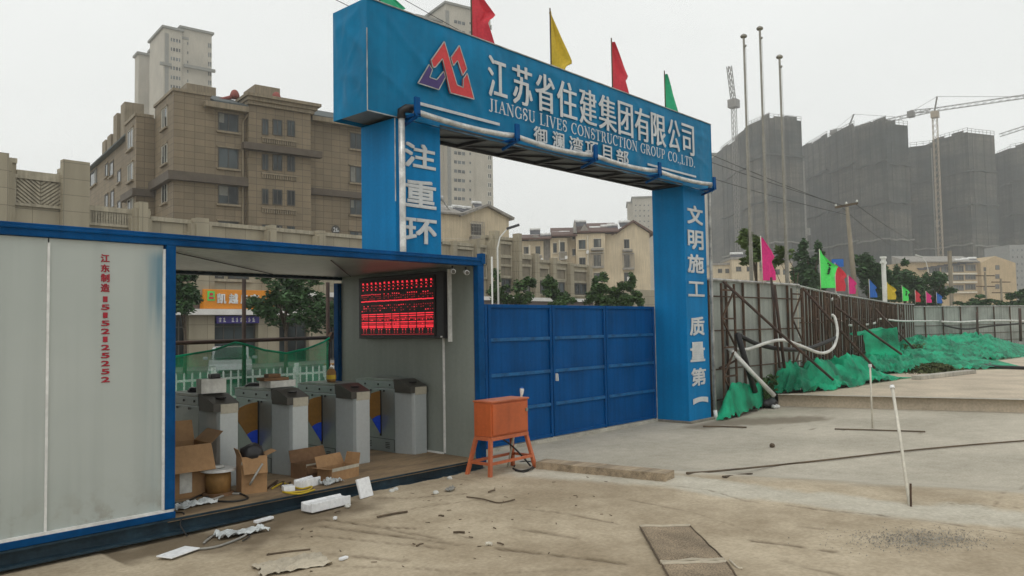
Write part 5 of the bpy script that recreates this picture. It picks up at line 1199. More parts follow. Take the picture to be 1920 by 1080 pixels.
UP = A(1588, 388, 58)
t = thing('utility_pole', 'tapering concrete utility pole with a dark crossarm, leaning slightly', 'utility pole', (A(1610, 560, 58).x, A(1610, 560, 58).y, 0)); o_ = Vector(t.location)
mb = MB(); mb.tube([(0,0,-.2), Vector((UP.x, UP.y, UP.z)) - o_], [.25, .13], 12); mb.build('shaft', 'podium_recess', t, sm=True)
a_, b_ = A(1566, 389, 58) - o_, A(1608, 381, 58) - o_; mb = MB(); mb.bar(a_, b_, .16); mb.build('crossarm', 'stick', t)
for k in (0.03, .5, .97): mb = MB(); q = a_.lerp(b_, k); mb.lathe(tuple(q + Vector((0,0,.06))), [(.05,0),(.09,.08),(.05,.2)], 8); mb.build('insulator', 'lamp_white', t)
def wire(label, p, q, sag, r_=.016, n=16):
    p, q = Vector(p), Vector(q); mb = MB(); mb.tube([p.lerp(q, i/n) - Vector((0,0,sag*4*(i/n)*(1-i/n))) for i in range(n+1)], r_, 5); o = mb.build('overhead_wire', 'cable_black'); tag(o, label, 'wire', 'overhead wires')
wire('overhead wire nearest the pole top, passing behind the red pennant', A(1570, 384, 58), A(690, -40, 48), .9, .02)
wire('overhead wire a little lower, passing behind the logo end of the arch', A(1590, 388, 58), A(590, -20, 44), .9, .02)
wire('lower overhead wire reaching the pole under its crossarm', A(1594, 404, 58), A(1000, 215, 54), .5, .018)
wire('overhead wire running on from the pole to the right', A(1606, 384, 58), A(1760, 470, 120), .6, .03)
wire('lowest overhead wire running on from the pole to the right', A(1580, 390, 58), A(1700, 470, 120), .6, .03)
def lamp(label, x, yt, D, arm_px, group=None, twin=False):
    b_ = A(x, 600, D); top = A(x, yt, D); t = thing('street_lamp', label, 'street lamp', (b_.x, b_.y, 0), 0, group); h_ = top.z
    dirv = (A(x + 100, yt, D) - top).normalized() * (1 if arm_px > 0 else -1); ln = abs(arm_px)/FPX*D
    mb = MB(); mb.tube([(0,0,0), (0,0,h_*.86), Vector((0,0,h_*.94)) + dirv*ln*.12, Vector((0,0,h_)) + dirv*ln*.45], [.055, .045, .035, .03], 8); mb.build('pole', 'lamp_white', t, sm=True)
    if twin: mb = MB(); mb.tube([Vector((0,0,0)) - dirv*.32, Vector((0,0,h_*.80)) - dirv*.30], .045, 8); mb.build('second_pole', 'lamp_white', t, sm=True)
    mb = MB(); a_ = Vector((0,0,h_)) + dirv*ln*.42; b2 = Vector((0,0,h_*1.03)) + dirv*ln; mb.bar(a_, b2, .26, .11); mb.build('lamp_head', 'lamp_dark' if arm_px > 0 else 'lamp_white', t, bev=.02)
lamp('white street lamp with a dark slanted head above the gate', 935, 428, 40, 42, 'street lamps', True)
lamp('pale street lamp in front of the ochre building roof', 1744, 482, 85, -22, 'street lamps')
t = thing('camera_mast', 'thick white mast with a short crossbar behind the yellow flag', 'mast', tuple(A(1660, 580, 52))); h_ = A(1659, 484, 52).z - A(1660, 580, 52).z
mb = MB(); mb.tube([(0,0,-1), (0,0,h_)], .15, 10); mb.build('mast', 'lamp_white', t); mb = MB(); mb.box(-.45, .45, -.08, .08, h_-.35, h_-.2); mb.box(-.2, .2, -.16, .16, h_, h_+.12); mb.build('crossbar', 'lamp_white', t)
for px, yt, D, lab in ((1786, 470, 95, 'grey concrete pole rising in front of the ochre building'), (1851, 510, 110, 'slim wooden power pole before the ochre gable'), (1880, 522, 110, 'slim power pole at the right end of the ochre gable')):
    p = A(px, 600, D); h_ = A(px, yt, D).z; t = thing('power_pole', lab, 'utility pole', (p.x, p.y, 0), 0, 'far power poles'); mb = MB(); mb.tube([(0,0,0), (0,0,h_)], .24 if D < 100 else .14, 8); mb.build('shaft', 'podium_recess', t)
    if D > 100:
        for z in (h_-.5, h_-2.0): mb = MB(); mb.bar(Vector((0,0,z)) - CR*1.3, Vector((0,0,z)) + CR*1.3, .14); mb.build('crossarm', 'stick', t)
# ------------------------------------------------------------------ buildings
def bld(name, label, cat, fac, group=None): return thing(name, label, cat, (fac.o.x, fac.o.y, 0), fac.a, group)
FRONT = lambda y0=0.: (lambda a, o, z: (a, y0 - o, z))
LEFT = lambda x0=0.: (lambda a, o, z: (x0 - o, a, z))
wk = [0]
def window(par, tf, a0, a1, z0, z1, cols=2, glassm='window_dark', framem='window_frame', trim=None, sill=.16, rows=0, fr=.05):
    mb = MB(tf); g = fr
    mb.box(a0, a0+g, 0, .06, z0, z1); mb.box(a1-g, a1, 0, .06, z0, z1); mb.box(a0+g, a1-g, 0, .06, z0, z0+g); mb.box(a0+g, a1-g, 0, .06, z1-g, z1)
    for k in range(1, cols): x = a0 + (a1-a0)*k/cols; mb.box(x-g*.45, x+g*.45, 0, .05, z0+g, z1-g)
    if rows: z = z0 + (z1-z0)*rows; mb.box(a0+g, a1-g, 0, .045, z-g*.4, z+g*.4)
    w_ = mb.build('window', framem, par)
    mb = MB(tf); mb.box(a0+g*.5, a1-g*.5, .002, .022, z0+g*.5, z1-g*.5); mb.build('pane', glassm, w_)
    wk[0] += 1; rw = random.Random(wk[0] * 7 + int(a0 * 10))
    if glassm == 'window_dark' and a1 - a0 > .8 and rw.random() < .5:   # curtain drawn part of the way
        mb = MB(tf); w1 = (a1-a0)*rw.uniform(.18, .45); s0 = a0 + g if rw.random() < .5 else a1 - g - w1; mb.box(s0, s0 + w1, .023, .028, z0 + g + (0 if rw.random() < .7 else (z1-z0)*.4), z1 - g); mb.build('curtain', 'curtain', w_)
    if trim:
        mb = MB(tf); mb.box(a0-.15, a1+.15, 0, sill+.05, z0-.16, z0-.005); mb.build('sill', trim, w_); mb = MB(tf); mb.box(a0-.12, a1+.12, 0, sill*.7, z1+.005, z1+.12); mb.build('lintel', trim, w_)
    return w_
def boxpart(par, nm, m_, x0, x1, y0, y1, z0, z1, bev=0): mb = MB(); mb.box(x0, x1, y0, y1, z0, z1); return mb.build(nm, m_, par, bev=bev)

# --- brown tiled apartment block behind the cabin
F = Fac(A(326, 170, 62), R(-10)); ap = bld('apartment_block', 'brown tiled six-storey apartment block with a numbered plaque and red pots on its roof', 'apartment block', F)
zt = F.at(326, 170)[1]; xe = F.at(770, 300)[0]; d1 = F.side(290, 300)[0]
xb0, xb1 = F.at(462, 300)[0], F.at(578, 300)[0]; xw = F.at(394, 300)[0]; zlow = F.at(430, 199)[1]
boxpart(ap, 'wall', 'apt_tile', 0, xw, 0, d1, 0, zt); boxpart(ap, 'wall', 'apt_tile', xw, xb0, .02, 16, 0, zlow)
boxpart(ap, 'wall', 'apt_tile', xb0, xb1, -.55, 16, 0, F.at(520, 200, -.5)[1]); zr = F.at(640, 226)[1]; boxpart(ap, 'wall', 'apt_tile', xb1, xe, .5, 16, 0, zr)
boxpart(ap, 'parapet', 'apt_trim', -.12, xw + .1, -.12, d1 + .1, zt, zt + .22)
mb = MB(); zc = F.at(520, 197, -.5)[1]
for k, (o_, a_, b_) in enumerate(((.25, -.35, -.05), (.45, -.05, .25), (.7, .25, .5))): mb.box(xb0 - o_*.5, xb1 + o_, -.55 - o_, 8, zc + a_, zc + b_)
mb.build('cornice', 'apt_trim', ap)
mb = MB(); mb.prof([(-.7, 0), (-.7, .12), (4.5, 2.0), (4.5, 0)], xw + .1, xb0 - .1, lambda u, v, a_: (a_, u, zlow + v)); mb.build('roof', 'roof_tile', ap)
boxpart(ap, 'eave', 'apt_trim', xw - .6, xb0 - .05, -.72, -.01, zlow - .45, zlow)
mb = MB(); mb.prof([(-.5, 0), (-.5, .14), (5.5, 2.4), (5.5, 0)], xb1 + .4, xe + .6, lambda u, v, a_: (a_, u + .5, zr + v)); mb.build('roof', 'roof_tile', ap); boxpart(ap, 'eave', 'apt_trim', xb1 + .3, xe + .5, -.25, .5, zr - .4, zr)
for y0, y1 in ((213, 247), (278, 316), (348, 383), (415, 443)): window(ap, FRONT(.02), *F.rect(409, y0, 447, y1), cols=2, trim='apt_trim', fr=.08)
for y0, y1 in ((226, 256), (292, 322), (357, 386), (424, 450)):
    for q in ((491, 503), (511, 529), (538, 553)): sh = (q[0]-491)*.06; window(ap, FRONT(-.55), *F.rect(q[0], y0 - 3 + sh, q[1], y1 - 3 + sh, -.55), cols=2, trim=None, fr=.08)
    a_, b_, c_, d_ = F.rect(490, y1 + 5, 556, y1 + 15, -.55); mb = MB(); mb.box(a_, b_, -.70, -.552, d_ - .12, d_)
    for k in range(16): x = a_ + (b_-a_)*(k+.5)/16; mb.box(x-.05, x+.05, -.66, -.56, c_, d_ - .12)
    mb.build('balustrade', 'apt_trim', ap)
for y0, y1 in ((250, 280), (312, 343), (374, 403), (434, 462)): window(ap, FRONT(.5), *F.rect(656, y0, 678, y1, .5), cols=2, trim='apt_trim', fr=.08)
for y0, y1 in ((203, 241), (272, 308), (343, 381), (412, 440)): window(ap, LEFT(0), *F.srect(304, y0, 314, y1), cols=2, trim='apt_trim', fr=.08, framem='window_light')
zb = F.at(400, 337)[1]
boxpart(ap, 'band', 'apt_band', -.5, xb0, -.5, -.0, zb - .35, zb + .35); boxpart(ap, 'band', 'apt_band', -.5, -.001, .001, d1 + .3, zb - .35, zb + .35)
zb2 = F.at(640, 364, .5)[1]; boxpart(ap, 'band', 'apt_band', xb1 + .01, xe, .1, .5, zb2 - .3, zb2 + .25)
zb3 = F.at(520, 283, -.55)[1]; boxpart(ap, 'band', 'apt_band', xb0 - .6, xb1 + .8, -1.2, -.55, zb3 - .25, zb3 + .3)
x_ = F.at(455, 320)[0]; mb = MB(); mb.tube([(x_ + .35, -.35, zlow - .5), (x_, -.10, zlow - 1.2), (x_, -.10, 0)], .08, 6); mb.build('drainpipe', 'apt_trim', ap)
xx = F.at(629, 431, .5); mb = MB(); mb.tube([(xx[0], .46, xx[1]), (xx[0], .42, xx[1])], .42, 18); pq = mb.build('number_plaque', 'window_frame', ap)
mb = MB(); put_glyph(mb, '2', xx[0]-.24, xx[0]-.04, xx[1]-.2, xx[1]+.2, .415, .02); put_glyph(mb, '6', xx[0]+.0, xx[0]+.18, xx[1]-.2, xx[1]+.2, .415, .02); put_glyph(mb, 'A', xx[0]+.18, xx[0]+.33, xx[1]-.2, xx[1]-.02, .415, .02); mb.build('plaque_number', 'letter_white', pq)
wv = F.at(255, 300, d1)[0]                                             # second bay of the flank, then the long flank beyond
zt2 = F.at(270, 219, d1)[1]; d2 = F.side(235, 300, wv)[0]
boxpart(ap, 'wall', 'apt_tile', wv, -.02, d1 + .01, d2, 0, zt2); boxpart(ap, 'parapet', 'apt_trim', wv - .12, -.1, d1 - .05, d2 + .1, zt2, zt2 + .25)
for y0, y1 in ((243, 280), (307, 340), (372, 400)): window(ap, LEFT(wv), *F.srect(240, y0, 250, y1, wv), cols=2, trim='apt_trim', fr=.09, framem='window_light')
zb4 = F.at(270, 362, d1)[1]; boxpart(ap, 'band', 'apt_band', wv - .35, -.01, d1 - .35, d1, zb4 - .3, zb4 + .3); boxpart(ap, 'band', 'apt_band', wv - .35, wv, d1, d2 + .2, zb4 - .3, zb4 + .3)
wf = wv + 1.2; d3 = F.side(166, 330, wf)[0]; zt3 = F.side(200, 295, wf)[1]
boxpart(ap, 'wall', 'apt_tile', wf, 8, d2 + .01, d3, 0, zt3); mb = MB(); mb.prof([(wf - .5, 0), (wf - .5, .15), (wf + 4, 2.2), (wf + 4, 0)], d2 + .02, d3 + .5, lambda u, v, a_: (u, a_, zt3 + v)); mb.build('roof', 'roof_tile', ap)
for q in ((198, 307, 203, 332), (206, 304, 213, 331), (221, 320, 227, 343), (197, 365, 203, 392), (208, 358, 214, 390), (221, 376, 228, 396), (170, 320, 182, 348)): window(ap, LEFT(wf), *F.srect(*q, wf), cols=1, trim='apt_trim', fr=.1)
for q in ((213, 268, 222, 278), (226, 230, 233, 240), (238, 209, 250, 220), (203, 279, 212, 288)): # chimneys and dormers along the flank roof
    y_, z_ = F.side((q[0]+q[2])/2, q[3], wf + 1.5); boxpart(ap, 'dormer', 'apt_trim', wf + .8, wf + 2.6, y_ - .9, y_ + .9, zt3 + .3, z_ + 1.3)
for px, py in ((440, 170), (518, 174)):                                 # red ridge pots
    x_, z_ = F.at(px, py, 2.5); mb = MB(); mb.lathe((x_, 2.5, z_ - .7), [(.3, 0), (.42, .25), (.3, .6), (.15, .75)], 12); mb.tube([(x_ - 2.0, 2.5, z_ - 1.3), (x_, 2.5, z_ - .5)], .16, 8); mb.build('ridge_pot', 'terracotta', ap, sm=True)
a_, b_, c_, d_ = F.rect(478, 162, 525, 182, 4); boxpart(ap, 'roof_box', 'apt_trim', a_, b_, 4, 7, c_ - 1, d_)
a_, b_, c_, d_ = F.rect(350, 160, 405, 182, 8); boxpart(ap, 'roof_box', 'apt_trim', a_, b_, 8, 11, c_ - 1, d_)

# --- stone podium of shops along the street
PY = 44.6; P = Fac(Vector((0, PY, 0)), 0.); pd = bld('shop_building', 'long stone-clad shop building with stepped pilasters along the street', 'shop building', P)
X = lambda px, py=500, y=0.: P.at(px, py, y)[0]
Zp = lambda px, py, y=0.: P.at(px, py, y)[1]
segs = [(-60, 28, 300), (28, 111, 331), (111, 165, 326), (165, 280, 398), (280, 690, 431), (690, 828, 447), (828, 910, 461), (910, 970, 449), (970, 997, 482), (997, 1064, 493), (1064, 1105, 500)]
for x0, x1, yt in segs:
    a_, b_ = X(x0), X(x1); z_ = Zp((x0+x1)/2, yt)
    boxpart(pd, 'wall', 'podium_stone', a_, b_, 0, 11, 4.3, z_); boxpart(pd, 'coping', 'podium_trim', a_, b_, -.14, .5, z_ - .02, z_ + .22)
boxpart(pd, 'wall', 'podium_stone', X(1105), X(1240), .3, 10, 0, Zp(1160, 541))
boxpart(pd, 'core', 'podium_recess', X(-60), X(1105), .8, 10.9, 0, 4.29)
def pil(x0, x1, yt, steps=0, out=.45, base=4.3):
    a_, b_ = X(x0, yt), X(x1, yt); z_ = Zp((x0+x1)/2, yt); w_ = b_ - a_; mb = MB()
    if steps: mb.box(a_, b_, -out, -.001, base, z_ - .9); mb.box(a_ + w_*.14, b_ - w_*.14, -out - .12, -.001, base, z_ - .35); mb.box(a_ + w_*.28, b_ - w_*.28, -out - .24, -.001, base, z_)
    else: mb.box(a_, b_, -out, -.001, base, z_)
    mb.build('pilaster', 'podium_stone', pd)
for q in ((-30, 24, 290, 1), (113, 163, 304, 0), (240, 279, 381, 1), (343, 396, 411, 1), (490, 514, 424, 1), (581, 606, 434, 1), (843, 850, 452, 0), (887, 893, 450, 0), (911, 931, 434, 1), (957, 971, 439, 1), (996, 1004, 476, 0), (1030, 1037, 484, 0), (1062, 1069, 494, 0), (1098, 1104, 500, 0)): pil(*q)
def panel(x0, y0, x1, y1, m_='podium_recess', frame=.16):
    a_, b_, c_, d_ = P.rect(x0, y0, x1, y1); f = boxpart(pd, 'panel', m_, a_, b_, -.012, -.001, c_, d_)  # wall is not cut back: the darker tone stands in for recess shade
    mb = MB(); g = .14; mb.box(a_-g, b_+g, -frame, -.013, d_, d_+g*1.4); mb.box(a_-g, b_+g, -frame*.8, -.013, c_-g, c_); mb.box(a_-g, a_, -frame*.8, -.013, c_, d_); mb.box(b_, b_+g, -frame*.8, -.013, c_, d_); mb.build('panel_frame', 'podium_trim', f); return f, (a_, b_, c_, d_)
f, (a_, b_, c_, d_) = panel(29, 339, 119, 384); mb = MB(); mid = (a_+b_)/2      # chevron relief
for k in range(-4, 7):
    for s in (-1, 1):
        p, q = Vector((mid, -.04, c_ + (d_-c_)*(.05 + k*.16))), Vector((mid + s*(b_-a_)*.48, -.04, c_ + (d_-c_)*(.75 + k*.16)))
        t0 = max(0, (c_ - p.z)/(q.z-p.z)); t1 = min(1, (d_ - p.z)/(q.z-p.z))
        if t1 > t0 + .05: mb.bar(p.lerp(q, t0), p.lerp(q, t1), .09, .09)
mb.build('chevron', 'podium_trim', f)
f, (a_, b_, c_, d_) = panel(166, 398, 241, 420); mb = MB()
for k in range(15): x = a_ + (b_-a_)*(k+.5)/15; mb.box(x-.09, x+.09, -.12, -.013, c_, d_)
mb.build('slats', 'podium_trim', f)
for q in ((852, 468, 884, 520), (895, 464, 909, 520), (936, 458, 956, 478), (936, 484, 956, 497), (936, 500, 956, 517), (973, 486, 993, 497), (973, 500, 993, 519), (1006, 504, 1026, 520), (1038, 506, 1058, 523), (1070, 510, 1099, 527), (905, 478, 910, 493)): panel(*q)
for q, n_ in (((913, 520, 926, 546), 1), ((936, 522, 957, 550), 2), ((973, 523, 993, 549), 2), ((1007, 526, 1027, 551), 3), ((1039, 529, 1058, 552), 2), ((1071, 531, 1100, 553), 4)):
    window(pd, FRONT(), *P.rect(*q), cols=n_, trim='podium_trim', fr=.12)
for q in ((330, 470), (520, 600)):
    for k in range(3):
        a_ = q[0] + (q[1]-q[0])*k/3 + 4; b_ = q[0] + (q[1]-q[0])*(k+1)/3 - 4; window(pd, FRONT(), X(a_), X(b_), 5.3, 6.9, cols=3, trim='podium_trim', fr=.1)
zc_ = 3.12
boxpart(pd, 'canopy', 'canopy_white', X(300), X(700), -1.0, -.0, zc_, zc_ + .34); boxpart(pd, 'canopy', 'canopy_white', X(300), X(1105), -.55, 0, 4.32, 4.62)
boxpart(pd, 'fascia', 'fascia_brown', X(300), X(1105), -.35, .7, zc_ + .35, 4.31)
boxpart(pd, 'canopy', 'canopy_white', X(701), X(1105), -.8, 0, zc_, zc_ + .34)
for x0, x1 in ((349, 397), (479, 518), (574, 609), (640, 690), (760, 820), (905, 930), (965, 985), (1010, 1025), (1050, 1065)): boxpart(pd, 'pier', 'podium_stone', X(x0, 620), X(x1, 620), -.35, .8, 0, zc_)
for x0, x1, c in ((322, 349, 2), (399, 479, 4), (519, 574, 3), (610, 640, 2), (691, 759, 4)): window(pd, FRONT(.1), X(x0, 620), X(x1, 620), .15, zc_ - .05, cols=c, fr=.09, rows=.78)
sg = thing('shop_sign', 'orange shop sign with white characters above the shop door', 'sign', (X(446), PY - .9, 3.45)); a_, b_ = X(378, 567, -.6), X(513, 567, -.6)
S_ = lambda o: (setattr(o, 'parent', sg), setattr(o, 'matrix_parent_inverse', Matrix.Translation((-X(446), -PY + .9, -3.45))))
mb = MB(); mb.box(a_, b_, PY - .85, PY - .36, 3.47, 4.62); S_(mb.build('sign_face', 'sign_orange', bev=.03))
mb = MB(); L0 = lambda px: P.at(px, 567, -.87)[0]
for ch, (p0, p1) in zip('凯越房产', ((407, 424), (429, 446), (451, 464), (468, 486))): put_glyph(mb, ch, L0(p0), L0(p1), 3.78, 4.38, PY - .852, .03, 0, .05)
S_(mb.build('sign_lettering', 'sign_white'))
mb = MB(); q0, q1 = L0(389), L0(402); mb.box(q0, q1, PY - .90, PY - .853, 3.95, 4.5); S_(mb.build('sign_emblem', 'flag_lime'))
mb = MB(); w_ = (q1-q0); mb.box(q0 + .06, q1 - .06, PY - .92, PY - .902, 4.03, 4.18); mb.box(q0 + .10, q1 - .10, PY - .92, PY - .902, 4.25, 4.40); S_(mb.build('emblem_mark', 'flag_red'))
hb = thing('shop_header', 'narrow purple light strip with small white marks over the shop door', 'sign', (X(439), PY - .5, 2.7)); rs = random.Random(5)
H_ = lambda o: (setattr(o, 'parent', hb), setattr(o, 'matrix_parent_inverse', Matrix.Translation((-X(439), -PY + .5, -2.7))))
mb = MB(); mb.box(X(399), X(478), PY - .5, PY - .38, 2.62, 3.05); H_(mb.build('strip_face', 'sign_purple'))
mb = MB(); x = X(400) + .1
while x < X(476):
    if rs.random() < .85:
        for k in range(3):
            z = 2.70 + .09*k; mb.box(x, x + rs.uniform(.05, .17), PY - .515, PY - .501, z, z + .045)
        mb.box(x + .06, x + .10, PY - .516, PY - .5155, 2.70, 2.96)
    x += .27
H_(mb.build('strip_lettering', 'sign_white'))
mb = MB()
for c in list(range(0, 4)) + list(range(14, 18)):
    for r_ in range(5):
        if (c + r_) % 5 == 4: continue
        x = X(400) + .06 + c*.2; mb.box(x, x + .14, PY + .02, PY + .05, .7 + r_*.36, .98 + r_*.36)
o = mb.build('listing_posters', 'sign_white', pd)
mb = MB(); mb.box(X(419), X(431), PY + .0, PY + .05, 1.2, 2.35); mb.box(X(440), X(450), PY + .0, PY + .05, 1.55, 2.0); mb.build('door_poster', 'cable_yellow', pd)

# --- high towers
def tower(label, fac, blocks, group='beige high-rise towers'):
    t = bld('tower_block', label, 'tower', fac, group)
    for x0, x1, y0, y1, z1, m_ in blocks:
        mb = MB(); mb.box(x0, x1, y0, y1, 0, z1); mb.build('wall', m_, t); mb = MB(); mb.box(x0-.6, x1+.6, y0-.6, y1+.6, z1+.01, z1+.7); mb.build('roof_slab', 'tower_dark', t)
    return t
T = Fac(A(307, 56, 242), R(-9)); zt = T.at(320, 55)[1]; xe = T.at(398, 100)[0]; x1 = T.at(341, 60)[0]; s1 = T.side(275, 100)[0]
tw = tower('beige high-rise with stepped roof standing behind the brown apartment block', T, [(0, x1, 0, 16, zt, 'tower_beige'), (x1, xe, .6, 16, T.at(370, 58)[1], 'tower_beige'), (.9, 7, 1, s1, zt - 2, 'tower_beige')])
for k in range(11):
    y0 = 71 + k*17.5
    window(tw, FRONT(), *T.rect(318, y0, 340, y0+10), cols=4, glassm='window_far', framem='tower_beige', fr=.3)
    window(tw, FRONT(.6), *T.rect(350, y0+7, 354, y0+14, .6), cols=1, glassm='window_far', framem='tower_beige', fr=.15)
    window(tw, FRONT(.6), *T.rect(389, y0+9, 397, y0+20, .6), cols=2, glassm='window_far', framem='tower_beige', fr=.2)
    window(tw, LEFT(.9), *T.srect(283, y0, 288, y0+9, .9), cols=1, glassm='window_far', framem='tower_beige', fr=.2)
a_ = T.at(309, 150)[0]; b_ = T.at(316, 150)[0]; boxpart(tw, 'recess', 'tower_dark', a_, b_, -.1, -.002, 0, zt - 1.5)  # raised dark strip paints in the shadow line of a groove
for px0, px1, py in ((276, 318, 119), (344, 400, 129)): zz = T.at((px0+px1)/2, py)[1]; boxpart(tw, 'band', 'tower_dark', T.at(max(px0, 307), py)[0] - (0 if px0 > 300 else 1.2), T.at(px1, py)[0] + .4, -.9, -.0, zz - .4, zz + .5)
T = Fac(A(260, 100, 262), R(-9)); tower('narrow grey high-rise edge just left of the stepped-roof tower', T, [(0, T.at(290, 110)[0], 0, 5, T.at(264, 102)[1], 'tower_beige')])
T = Fac(A(836, 22, 247), R(-14)); zt = T.at(880, 18)[1]; xe = T.at(923, 100)[0]
tw = tower('brown-grey high-rise seen above and below the arch beam by the red pennant', T, [(0, T.at(884, 20)[0], 0, 16, zt, 'tower_beige'), (T.at(884, 20)[0], xe, .8, 16, T.at(903, 22)[1], 'tower_beige'), (-9, 0, 2.5, 15, T.at(820, 34)[1], 'tower_beige')])
for k in range(8):
    for y0 in ([38 + k*17.3] if k < 4 else []) + [283 + k*17.0]:
        if y0 > 405: continue
        window(tw, FRONT(), *T.rect(850, y0, 873, y0+9), cols=3, glassm='window_far', framem='tower_beige', fr=.25)
        window(tw, FRONT(), *T.rect(879, y0+2, 884, y0+9), cols=1, glassm='window_far', framem='tower_beige', fr=.2)
        window(tw, FRONT(.8), *T.rect(914, y0+8, 922, y0+18, .8), cols=2, glassm='window_far', framem='window_light', fr=.25)
boxpart(tw, 'recess', 'tower_dark', T.at(839, 330)[0], T.at(846, 330)[0], -.1, -.002, 0, zt - 2)  # dark strip on the face, painted-in shade of a recess
T = Fac(A(1186, 372, 400), R(-55)); tw = tower('pale far high-rise beside the right blue column top of the cream house', T, [(0, T.at(1240, 400)[0], 0, 20, T.at(1200, 371)[1], 'tower_beige'), (T.at(1177, 378)[0], 0, 3, 20, T.at(1180, 379)[1], 'tower_beige')])
for k in range(6):
    for j in range(4): x_ = 1190 + j*8; window(tw, FRONT(), *T.rect(x_, 383 + k*10, x_+4, 387 + k*10), cols=1, glassm='window_far', framem='tower_beige', fr=.2)

# --- cream houses behind the shops
def heater(label, p, rz, s_=1., group='solar water heaters'):
    t = thing('solar_heater', label, 'water heater', tuple(p), rz, group)
    mb = MB(); mb.tube([(-.9*s_, 0, .9*s_), (.9*s_, 0, .9*s_)], .28*s_, 10); mb.build('tank', 'heater_white', t, sm=False)
    mb = MB(); mb.add([(-.85*s_, -1.2*s_, 0), (.85*s_, -1.2*s_, 0), (.85*s_, -.1*s_, .8*s_), (-.85*s_, -.1*s_, .8*s_), (-.85*s_, -1.2*s_, -.08), (.85*s_, -1.2*s_, -.08), (.85*s_, 0, .7*s_), (-.85*s_, 0, .7*s_)], [(0,1,2,3),(7,6,5,4),(0,4,5,1),(1,5,6,2),(2,6,7,3),(3,7,4,0)]); mb.build('collector', 'heater_dark', t)
    mb = MB()
    for x in (-.7*s_, .7*s_): mb.bar((x, .1, -.4*s_), (x, 0, .9*s_), .05)
    mb.build('stand', 'heater_dark', t); return t
H = Fac(A(868, 404, 95), R(-16.5)); hs = bld('cream_house', 'cream gabled house with one caged window, behind the street lamp', 'house', H)
xl, xr = H.at(790, 405)[0], H.at(954, 420)[0]; ze = H.at(868, 404)[1]; xa, za_ = H.at(912, 388)
boxpart(hs, 'wall', 'cream', xl, xr, 0, 11, 0, ze)
mb = MB(); mb.plan([(0, 0), (1, 0), (1, 1), (0, 1)], 0, 1) if 0 else mb.prof([(0, ze), (xr, ze), (xa, za_)], .001, 10.9, lambda u, v, a_: (u, a_, v)); mb.build('gable', 'cream', hs)
mb = MB(); th = .28
mb.prof([(-.5, ze - .2), (xa, za_ + .05), (xa, za_ + .05 + th), (-.6, ze + .1)], -.5, 11.3, lambda u, v, a_: (u, a_, v)); mb.prof([(xr + .5, ze - .2), (xa + .001, za_ + .05), (xa + .001, za_ + .05 + th), (xr + .6, ze + .1)], -.5, 11.3, lambda u, v, a_: (u, a_, v)); mb.build('roof', 'house_grey', hs)
mb = MB(); mb.prof([(-.5, 0), (-.5, .2), (6, 2.3), (6, 0)], xl, .0, lambda u, v, a_: (a_, u, ze + v)); mb.build('roof', 'house_grey', hs)
wn = window(hs, FRONT(), *H.rect(883, 420, 902, 441), cols=3, trim='cream_trim', fr=.12); a_, b_, c_, d_ = H.rect(881, 417, 904, 445); mb = MB()
for k in range(9): x = a_ + (b_-a_)*k/8; mb.bar((x, -.55, c_), (x, -.55, d_), .05)
for k in range(4): z = c_ + (d_-c_)*k/3; mb.bar((a_, -.55, z), (b_, -.55, z), .05)
mb.box(a_ - .1, b_ + .1, -.7, -.01, c_ - .5, c_); mb.build('window_cage', 'house_grey', wn)
for z in (ze - 2.9, ze - 5.8): boxpart(hs, 'joint', 'cream_trim', xl, xr + .01, -.012, -.001, z, z + .06)
for i, (px, py) in enumerate(((843, 386), (849, 388), (856, 384), (864, 388), (874, 386), (893, 377))):
    q = H.at(px, py, 4.0); wp = Vector((q[0], 4.0, 0)); wp.rotate(Matrix.Rotation(H.a, 3, 'Z')); heater(('solar heater first from the column on the cream gabled roof', 'solar heater second from the column on the cream gabled roof', 'solar heater third from the column on the cream gabled roof', 'solar heater fourth from the column on the cream gabled roof', 'solar heater fifth from the column on the cream gabled roof', 'solar heater by itself near the cream gable ridge')[i], (H.o.x + wp.x, H.o.y + wp.y, q[1] - .9), H.a, .75)
q = H.at(829, 374, 1.); mb = MB(); mb.tube([(q[0] + 1.6, 1, ze), (q[0], 1, q[1])], .12, 6); lump(mb, (q[0] - .1, 1, q[1] + .15), (.35, .35, .35), 2, 8, 6, .05); mb.build('roof_vent', 'pipe_grey', hs)
H = Fac(A(972, 446, 142), R(-49)); hs = bld('cream_house', 'long cream house with bays, caged balconies and a red-brown roof crowded with heaters', 'house', H)
hx = lambda px, y=0.: H.at(px, 460, y)[0]
hzz = lambda px, py, y=0.: H.at(px, py, y)[1]
zE = hzz(1130, 436)
for a_, b_, y0, yt in ((972, 1019, 0, 452), (1032, 1064, -.3, 446), (1064, 1080, .8, 440), (1080, 1135, -.8, 438), (1135, 1218, 0, 438)):
    boxpart(hs, 'wall', 'cream', hx(a_, y0), hx(b_, y0), y0, 12, 0, hzz((a_+b_)/2, yt, y0))
boxpart(hs, 'recess', 'house_grey', hx(1019), hx(1032), .6, 12, 0, hzz(1026, 444))
xg0, xg1, zg = hx(1156), hx(1218), hzz(1188, 417); zq = hzz(1188, 438) + .002; mb = MB(); mb.prof([(xg0, zq), (xg1, zq), (hx(1188), zg)], .001, 11.8, lambda u, v, a_: (u, a_, v)); mb.build('gable', 'cream', hs)
mb = MB(); xm = hx(1188)
mb.prof([(xg0 - .8, zq - .3), (xm, zg), (xm, zg + .4), (xg0 - .9, zq)], -.6, 12, lambda u, v, a_: (u, a_, v)); mb.prof([(xg1 + .8, zq - .3), (xm + .001, zg), (xm + .001, zg + .4), (xg1 + .9, zq)], -.6, 12, lambda u, v, a_: (u, a_, v)); mb.build('roof', 'roof_red', hs)
